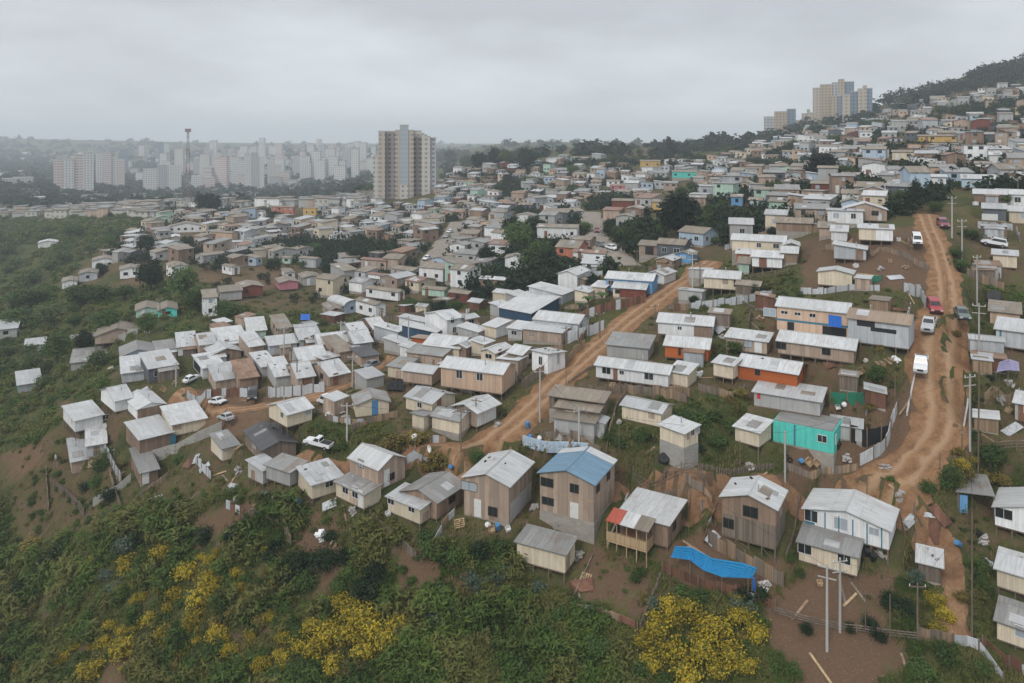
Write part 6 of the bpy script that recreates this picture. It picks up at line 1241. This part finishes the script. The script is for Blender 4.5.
        for k in range(3): mb.tube((0, -.05-.05*k*k*.5, 1.75), (0, -.05-.05*(k+1)**2*.5, 1.75), .14+.12*k, .14+.12*(k+1), 14, k == 0)
        mb.build('dish', 'white_plastic', o)
    if not label: AUTO.append((o, {'plank': 'loose wooden board', 'tin': 'loose pale metal sheet', 'barrel': 'blue barrel', 'blackbarrel': 'black barrel', 'tank': 'black water tank', 'pile': 'heap of rubble', 'crate': 'small crate', 'pallet': 'wooden pallet', 'tyre': 'old tyre', 'sack': 'bulging sack', 'dish': 'white satellite dish', 'post': 'post'}[kind], u, v))
for a in [('tank',995,300,'big black water tank above the zinc clad stilt house',0,1.1),('pile',321,537,'heap of white rubbish in the scrub below the cream cabins',0,1.3),('pile',333,545),('sack',405,648,'blue and white bag thrown in the scrub',0,1.5),('dish',57,468),('tin',205,468),('tin',196,460),('tin',190,464),('plank',225,478),('plank',232,482),('plank',238,476),('plank',218,474),('pile',240,470,None,0,1.2),('tin',233,488),('pile',265,495),('plank',262,500),('plank',275,505),('sack',150,528),('tin',156,499),('plank',178,500),('plank',186,505),
  ('tin',932,513),('tin',940,516),('plank',905,498),('plank',915,500),('pile',900,497,None,0,1.0),('tin',934,531),('plank',916,668),('plank',823,672),('plank',908,676),('blackbarrel',839,445),('blackbarrel',836,449),('barrel',498,529),('crate',508,530),('sack',488,526),('crate',492,531),('tank',664,461,'black tank at the foot of the block based cabin',0,.7),('plank',683,469),('crate',560,524),('sack',590,521),('barrel',800,461),('crate',808,462),('crate',815,463),('tyre',790,460),('tyre',786,457),('plank',760,478),('tin',712,539),('plank',700,552),
  ('pile',885,468),('plank',890,472),('pallet',882,470),('tin',720,330),('pile',723,338),('plank',740,336),('crate',768,340),('sack',800,310),('barrel',960,545),('sack',980,535),('pile',985,540),('tin',988,565),('tyre',860,560),('blackbarrel',868,555),('blackbarrel',873,560),('pile',880,556),('crate',905,530),('tin',908,522),('plank',842,590),('plank',850,600),('plank',858,592),('plank',800,610),('pile',580,556),('plank',578,590),('tin',582,586),
  ('tin',770,505),('pile',775,520),('barrel',528,428),('blackbarrel',492,420),('crate',497,424),('pile',498,427),('tyre',505,415),('pallet',400,470),('barrel',452,467),('dish',431,462),('dish',415,452),('sack',372,512),('crate',388,515),('pile',352,512),('plank',345,515),('tin',330,505),('barrel',300,502),('barrel',470,300),('barrel',463,301),('pile',175,384),('crate',165,390),('tin',142,392),('plank',150,394),('tin',137,396),('barrel',500,390),('sack',483,392),('pile',330,415),('tin',340,412),('crate',322,412),('plank',352,408),('barrel',407,352),
  ('pile',700,375),('plank',706,378),('tin',690,372),('pile',560,440),('crate',548,441),('sack',540,440),('barrel',532,441),('pile',570,444),('tin',830,365),('pile',880,365),('pile',890,362),('crate',860,372),('sack',845,405),('crate',838,407),('tin',900,310),('plank',912,300),('tin',895,278),('pile',905,268),('pile',880,270),('crate',890,262),('plank',870,275),('tin',860,280),('barrel',842,278),('pile',1000,400),('crate',1008,412),('tin',1012,430),('tin',640,356),('pile',760,320),('plank',755,326),('tin',700,300),('sack',766,306),('pile',780,300)]: clutter(*a)
for sp in sorted(HOUSES, key=lambda q: q['y'])[:170]:
    for _ in range(rr.choice((0, 0, 1, 1, 2))):
        a, b = rr.choice(((-rr.uniform(1, 2.5), rr.uniform(0, sp['W'])), (rr.uniform(0, sp['L']), -rr.uniform(1, 2.5)))); x, y = local(sp, a, b)
        if y > 66 and clear(x, y):
            u, v = proj(x, y, float(H(x, y)))
            if 0 < u < 1024 and v < 690 and hit(u, v) is not None and abs(hit(u, v)[1]-y) < 4: clutter(rr.choice(('plank', 'plank', 'plank', 'pile', 'pile', 'crate', 'pallet', 'sack', 'pallet', 'tyre', 'crate')), u, v)
# laundry line by the dirt lane
p = Vector(hit(700,520)); o = thing('laundry_line', 'laundry of pale and dark clothes hanging between two posts right of the porch house', 'laundry', tuple(p), math.radians(60)); mb = MB(); mb.tube((0,0,-.3), (0,0,1.9), .05, .04, 6); mb.build('post', 'post_wood', o); mb = MB(); mb.tube((3.4,0,-.4), (3.4,0,1.9), .05, .04, 6); mb.build('post', 'post_wood', o); mb = MB(); mb.bar((0,0,1.8), (3.4,0,1.8), .02); mb.build('line', 'black_plastic', o)
for k, m_ in enumerate(('white_plastic', 'door_blue', 'curtain', 'red_cloth', 'white_plastic', 'paint_grey')): x = .25+k*.52; mb = MB(); mb.hexa([(x,-.03,.95),(x+.42,-.05,.9),(x+.42,-.02,.9),(x,0,.95)], [(x,-.02,1.8),(x+.42,-.02,1.8),(x+.42,.01,1.8),(x,.01,1.8)]); mb.build('garment', m_, o)
# carport at the right edge
p = Vector(hit(958,512,0)); o = thing('carport', 'grey sheet carport with a blue door panel left of the white house at the right', 'carport', tuple(p), math.radians(-17)); mb = MB(); s_ = p.y/F
roof_slab(mb, [(-.3,-.2,2.2),(32*s_,-.2,2.2),(36*s_,4.2,2.7),(2.0,4.2,2.7)], .06); mb.build('roof', 'roof_grey', o)
for x, y in ((0,0),(3.4,0),(0.6,3.9),(3.9,3.9)): mb = MB(); mb.box(x-.06, y-.06, -.5, x+.06, y+.06, 2.2 if y < 1 else 2.66); mb.build('post', 'post_wood', o)
mb = MB(); mb.box(.15, -.05, 0, .9, 0, 1.9); d_ = mb.build('door', 'wall_blue', o); d_['label'] = 'light blue door panel'
# ---------------------------------------------------------------- lattice mast
p = hit(188,217); s_ = p[1]/F; hm = 88*s_; o = thing('lattice_mast', 'tall red and white lattice telecom mast above the left ridge', 'mast', tuple(p), .4)
wd = lambda z: 1.5*(1-z/hm)+.45
for k in range(4):
    a = math.pi/4+k*math.pi/2; c, s = math.cos(a), math.sin(a); mb = MB(); z = 0; i = 0
    while z < hm-.1: z1 = min(hm, z+hm/9); mb.cur = i % 2; mb.tube((wd(z)*c, wd(z)*s, z-(1 if z == 0 else 0)), (wd(z1)*c, wd(z1)*s, z1), .15, .15, 5); z = z1; i += 1
    mb.build('leg', ['mast_red', 'mast_white'], o)
mb = MB(); z = 0
while z < hm-.5:
    z1 = min(hm, z+2.2); mb.cur = int(z/(hm/9)) % 2
    for k in range(4):
        a, b = math.pi/4+k*math.pi/2, math.pi/4+(k+1)*math.pi/2; A = (wd(z)*math.cos(a), wd(z)*math.sin(a), z); B = (wd(z1)*math.cos(b), wd(z1)*math.sin(b), z1); mb.bar(A, B, .11); mb.bar((wd(z1)*math.cos(a), wd(z1)*math.sin(a), z1), B, .1)
    z = z1
mb.build('bracing', ['mast_red', 'mast_white'], o)
for zf, r in ((.985, 1.25), (.72, .9), (.42, 1.2), (.46, 1.3)):
    for k in range(6): a = k*1.047; mb = MB(); x, y = r*math.cos(a), r*math.sin(a); mb.box(x-.22, y-.22, zf*hm-.9, x+.22, y+.22, zf*hm+.9); mb.build('antenna', 'mast_red' if zf > .9 else 'mast_white', o)
    mb = MB(); mb.tube((0,0,zf*hm-.15), (0,0,zf*hm+.05), r, r, 12); mb.build('platform', 'steel', o)
# ---------------------------------------------------------------- tower blocks
def block(label, vbase, segs, rz_=0.0, depth=14, name='apartment_tower', Yk=None):   # segs: (u0, u1, vtop, facade, offset forward, vbottom or None)
    uc = (segs[0][0]+segs[-1][1])/2; p = None; vv = vbase
    while p is None: p = hit(uc, vv); vv += 1
    rz = -math.atan2(p[0], p[1])+rz_*.3
    s_ = p[1]/F; o = thing(name, label, 'tower block', tuple(p), rz, 'apartment towers')
    for u0, u1, vt, fc, off, *rest in segs:
        vb_ = VH-F*p[2]/p[1]; h = (vb_-vt)*s_; z0 = (vb_-rest[0])*s_ if rest else -12; mb = MB(); mb.box((u0-uc)*s_, -off, z0, (u1-uc)*s_-.05, depth-off*.3, h); w = mb.build('facade', 'facade_'+fc if 'facade_'+fc in MATS else fc, o)
        mb = MB(); mb.box((u0-uc)*s_-.15, -off-.15, h, (u1-uc)*s_+.1, depth-off*.3+.1, h+.7); mb.build('parapet', 'concrete', w)
    return o
block('tall beige and grey apartment tower with a central glass strip, standing alone', 198, [(374,379,156,'cream',1),(379,385.5,132,'tan',2),(385.5,395.5,132,'dark',-1.5),(395.5,400,131,'tan',2.5),(400,408.5,126,'glass',3,184),(400,408.5,184,'cream',3.2),(408.5,413.5,131,'tan',2.5),(413.5,421.5,137,'dark',-1.5),(413.5,421.5,131.5,'cream',-2.2,137),(421.5,424,134,'cream',2),(424,427,135.5,'cream',2),(427,430,137,'cream',2),(430,436,138.5,'grey',.5)], 0, 22)
block('highest group of ochre and grey apartment towers on the right ridge', 122, [(814,821,88,'tan',0),(821,832,85,'ochre',2),(832,838,83,'grey',-1),(838,843,80,'ochre',1),(843,852,82.5,'blue',-1),(831,836,97,'ochre',6),(836,843.5,96.5,'blue',6)], .1, 16)
block('right hand ochre and blue apartment tower of the right ridge group', 121, [(843.5,851,95,'tan',0),(851,858,92,'blue',-1),(858,863,89.5,'tan',1),(863,866,86.5,'tan',1),(866,871,89,'blue',0)], .1, 16)
block('small ochre and blue apartment tower at the left end of the right ridge', 131, [(765,775,117,'grey',0),(775,787,112,'ochre',2),(787,795,109.5,'blue',1),(795,801,121,'tan',0)], .1, 14)
block('low pale apartment block between the two right ridge tower groups', 123, [(802,807,114,'tan',0),(807,810,110,'tan',1),(810,814,113,'tan',0)], 0, 12)
block('pink and white apartment tower at far left, left one of the pair', 195, [(57,65,161,'pink',1),(65,74,159.5,'white',3),(74,82,155,'pink',1.5),(82,91,153,'white',3)], .15, 18)
block('pink and white apartment tower at far left, right one of the pair', 188, [(98,104,154,'white',1),(104,111,153,'pink',3),(111,117,158,'white',1),(117,123,160,'pink',3)], .15, 18)
for lab, vb, sg in [('pale broad apartment block behind the lattice mast',194,[(145,158,169,'white',0),(158,166,165,'grey',1),(166,180,166,'white',0)]),('slim blue-grey tower behind the pale broad block',168,[(159,164,142,'blue',0),(164,169,144,'white',0)]),('thin grey-blue tower right of the pink pair',176,[(121,128,149,'blue',0)]),
  ('pale tower right of the lattice mast, lower one',190,[(190,202,176,'white',0),(202,214,178,'pink',0)]),('white slab tower in the hazy city, third from the lattice mast',184,[(214,221,153,'white',0),(221,228,150,'grey',0)]),('white stepped tower left of the hazy hill',188,[(232,238,158,'white',0),(238,244,161,'white',0)]),('broad pale tower group in the hazy city centre',190,[(245,251,156,'white',0),(251,258,153,'grey',1),(258,264,158,'white',0)]),
  ('pale tower under the hazy hill, left one',186,[(268,275,161,'cream',0),(275,281,165,'cream',0)]),('slender white tower under the hazy hill',182,[(302,307,157,'white',0),(307,311,163,'white',0)]),('white tower at the hazy hill foot nearest the tall apartment tower',180,[(334,341,168,'white',0)]),('low cream block at far left between trees',188,[(5,14,179,'cream',0),(14,31,178,'cream',1)]),('low white block left of the pink towers foot',207,[(28,44,198,'white',0)]),
  ('small grey tower on the skyline of the hazy city',166,[(205,209,147,'grey',0),(209,214,149,'grey',0)]),('pale tower half hidden by the lattice mast top',178,[(194,199,158,'grey',0),(199,205,161,'white',0)]),('white tower pair on the hazy slope',178,[(312,317,160,'white',0),(317,321,164,'white',0)]),('yellowish long block on the right ridge crest',111,[(892,908,104,'tan',0)]),('tan long block on the right ridge crest near the forest',106,[(913,925,100,'tan',0),(930,943,97,'tan',0)])]: block(lab, vb, sg, .1, 14)
# the hazy town beyond: too many and too faint to tell apart
mb = MB(); mats = ['facade_white', 'facade_grey', 'facade_cream', 'roof_grey', 'facade_pink', 'wall_white', 'wall_grey', 'roof_tan', 'wall_tan']; q = random.Random(9)
for k in range(3300):
    u, v = q.uniform(-150, 372), q.uniform(150, 219); 
    if (u < 140 and v < 192 and q.random() < .7) or (u < 240 and v < 172 and q.random() < .6): continue
    p = hit(u, v)
    if p is None or p[1] < 330 or (u > 145 and v > 208): continue
    big = p[1] > 1100 and u > 120 and q.random() < .17; a, b, h = (q.uniform(10, 18), q.uniform(9, 14), q.choice((q.uniform(10, 24), q.uniform(20, 52)))) if big else (q.uniform(5.5, 9.5), q.uniform(5, 8), q.uniform(2.6, 5.2)); x, y, z = p
    mb.cur = q.choice((0, 1, 2, 0, 4)) if big else q.choice((6, 6, 2, 8, 5)); mb.box(x, y, z-6, x+a, y+b, z+h); mb.cur = q.choice((3, 7)); mb.box(x-.3, y-.3, z+h+.003, x+a+.3, y+b+.3, z+h+.6)
tag(mb.build('distant_town', mats), kind='stuff')
VS = []; q = np.random.default_rng(4); BT = [leafcloud(70, 1, 1, .9, .3, 9, 500+i) for i in range(5)]
for k in range(8000):
    u, v = q.uniform(-160, 376), q.uniform(130, 212)
    if k > 6300: u, v = q.uniform(376, 1060), q.uniform(100, 172)
    elif u > 200 and q.random() < .35: continue
    p = hit(u, v)
    if p is None or p[1] < 520 or p[1] > 4000: continue
    if (u > 430 and q.random() < .35) or (u < 376 and p[1] > 1700 and q.random() < .7): continue
    r = q.uniform(3, 6.5)*(1+p[1]/2500); V = BT[q.integers(5)]*r*np.array([1, 1, .9]); V[:,2] += r*.4; VS.append(V+p)
V = np.concatenate(VS); tag(link('distant_woods', npmesh('distant_woods', V, quads(len(V)), 'leaf_dark')), kind='stuff')
# ---------------------------------------------------------------- labels of the repeats: what they are and which landmark they stand nearest to
LAND = [(578,490,'the blue roofed house'),(805,432,'the turquoise house'),(775,370,'the orange-red house'),(188,170,'the lattice mast'),(405,165,'the lone apartment tower'),(340,302,'the barrel roofed barn'),(634,282,'the bright blue house'),(880,325,'the plywood roofed house'),(850,525,'the white stilt house'),(715,565,'the stretched blue tarpaulin'),
 (284,212,'the salmon-red house'),(286,286,'the bright pink house'),(939,137,'the long ochre building'),(675,215,'the big black-green tree'),(823,168,'the broad dark tree'),(480,372,'the long peach house'),(445,322,'the white two-storey house'),(150,445,'the plywood box house'),(921,363,'the road\'s white pickup'),(318,447,'the track\'s white pickup'),(840,100,'the highest ridge towers'),(555,450,'the blue graffiti wall'),(80,418,'the farthest-left white cabin'),(685,430,'the block based cabin'),(650,525,'the railed porch house'),(515,260,'the columned porch house'),(90,172,'the pink tower pair'),(994,248,'the side-on white car'),(995,295,'the big water tank'),(30,348,'the valley\'s white cabin'),(440,270,'the long pale house'),(869,215,'the double gable house'),(935,585,'the white sheet shed'),(321,535,'the white rubbish heap')]
ORD = ['nearest', 'second nearest', 'third nearest', 'fourth nearest', 'fifth nearest', 'sixth nearest', 'seventh nearest', 'eighth nearest', 'ninth nearest', 'tenth nearest']
from collections import defaultdict
by = defaultdict(list)
for it in AUTO: by[it[1]].append(it)
for d_, items in by.items():
    best = {}
    for lu, lv, ln in LAND:
        for dn, cond in (('', lambda u, v: True), (', leftward', lambda u, v: u < lu-6), (', rightward', lambda u, v: u > lu+6), (', above it', lambda u, v: v < lv-6), (', below it', lambda u, v: v > lv+6)):
            s_ = sorted((math.hypot(i[2]-lu, i[3]-lv), k) for k, i in enumerate(items) if cond(i[2], i[3]))
            for rk, (dist, k) in enumerate(s_[:10]):
                key = (rk+(.4 if dn else 0), dist)
                if k not in best or key < best[k][0]: best[k] = (key, rk, ln, dn)
    for k, it in enumerate(items):
        if k in best: _, rk, ln, dn = best[k]; it[0]['label'] = f"{it[1]}, {ORD[rk]} to {ln}{dn}"
        else: it[0]['label'] = f"{it[1]} among the crowded houses"
# ---------------------------------------------------------------- camera, sky, air, sun
cam = bpy.data.cameras.new('camera'); co = bpy.data.objects.new('camera', cam); COL.objects.link(co); SC.camera = co
co.rotation_euler = (math.radians(90), 0, 0); cam.sensor_fit = 'HORIZONTAL'; cam.sensor_width = 36; cam.lens = F*36/1024; cam.clip_end = 30000; cam.clip_start = .5
cam.shift_y = -(341.5-VH)/1024
w = bpy.data.worlds.new('World'); SC.world = w; w.use_nodes = True; t = w.node_tree; t.nodes.clear(); g = G(t)
SUN_E, SUN_A = 42, 212                    # elevation, compass bearing the light comes from
sky = g.n('TexSky', sky_type='NISHITA'); sky.sun_disc = False; sky.sun_elevation = math.radians(SUN_E); sky.sun_rotation = math.radians(SUN_A)
tc = g.n('TexCoord').outputs['Generated']; s = g.sep(tc)
el = g.math('MAXIMUM', s[2], 0.0)
cl = g.comb(g.math('DIVIDE', s[0], g.math('ADD', el, .22)), g.math('DIVIDE', s[1], g.math('ADD', el, .22)), 0.0)
n = g.noise(cl, .8, 6, .55); n2 = g.noise(cl, .33, 4, .5)
dens = g.math('ADD', g.math('MULTIPLY', n, .45), g.math('MULTIPLY', n2, .55))
# overcast deck: darker bellies away from the horizon, brighter towards the zenith
lum = g.math('MULTIPLY_ADD', el, 1.1, .57)
cc = g.mix(g.ramp(g.math('ADD', dens, g.math('MULTIPLY_ADD', g.math('MINIMUM', el, .3), 1.7, -.16)), .40, .62), (1.01, 1.06, 1.115), (.60, .62, .655))
cc = g.mix(1.0, cc, g.comb(lum, lum, lum), 'MULTIPLY')
mixn = g.mix(.93, g.mix(1.0, sky.outputs[0], (.1, .1, .1), 'MULTIPLY'), cc)
bg = g.n('Background'); g.l(mixn, bg.inputs[0]); bg.inputs[1].default_value = 1.0
wo = g.n('OutputWorld'); g.l(bg.outputs[0], wo.inputs[0])
sl = bpy.data.lights.new('sun', 'SUN'); sl.energy = 1.35; sl.angle = math.radians(14); sl.color = (1, .96, .9)
so = bpy.data.objects.new('sun', sl); COL.objects.link(so)
el_, az = math.radians(SUN_E), math.radians(SUN_A); d = Vector((math.sin(az)*math.cos(el_), math.cos(az)*math.cos(el_), math.sin(el_))); so.rotation_euler = d.to_track_quat('Z', 'Y').to_euler()
# the air: one closed box round everything
m = bpy.data.materials.new('haze'); m.use_nodes = True; t = m.node_tree; t.nodes.clear(); pv = t.nodes.new('ShaderNodeVolumePrincipled'); o_ = t.nodes.new('ShaderNodeOutputMaterial'); t.links.new(pv.outputs[0], o_.inputs[1])
pv.inputs['Color'].default_value = (.86, .935, 1.0, 1); pv.inputs['Density'].default_value = HAZE; pv.inputs['Anisotropy'].default_value = .2; MATS['haze'] = m
if HAZE > 0:
    mb = MB(); mb.box(-4600, -700, float(GZ.min())-1.5, 4600, 5600, max(float(GZ.max())+25, 60)); tag(mb.build('haze', 'haze'), kind='stuff')
vs = SC.view_settings; vs.view_transform = 'Standard'; vs.look = 'None'; vs.gamma = 1; vs.use_curve_mapping = False; vs.exposure = EXPO
cy = SC.cycles; cy.max_bounces = 5; cy.diffuse_bounces = 2; cy.glossy_bounces = 2; cy.transmission_bounces = 2; cy.volume_bounces = 2; cy.transparent_max_bounces = 4; cy.use_denoising = True
try: cy.denoiser = 'OPENIMAGEDENOISE'; cy.denoising_input_passes = 'RGB_ALBEDO_NORMAL'
except Exception: pass
cy.use_adaptive_sampling = True; cy.adaptive_threshold = .02; cy.caustics_reflective = False; cy.caustics_refractive = False
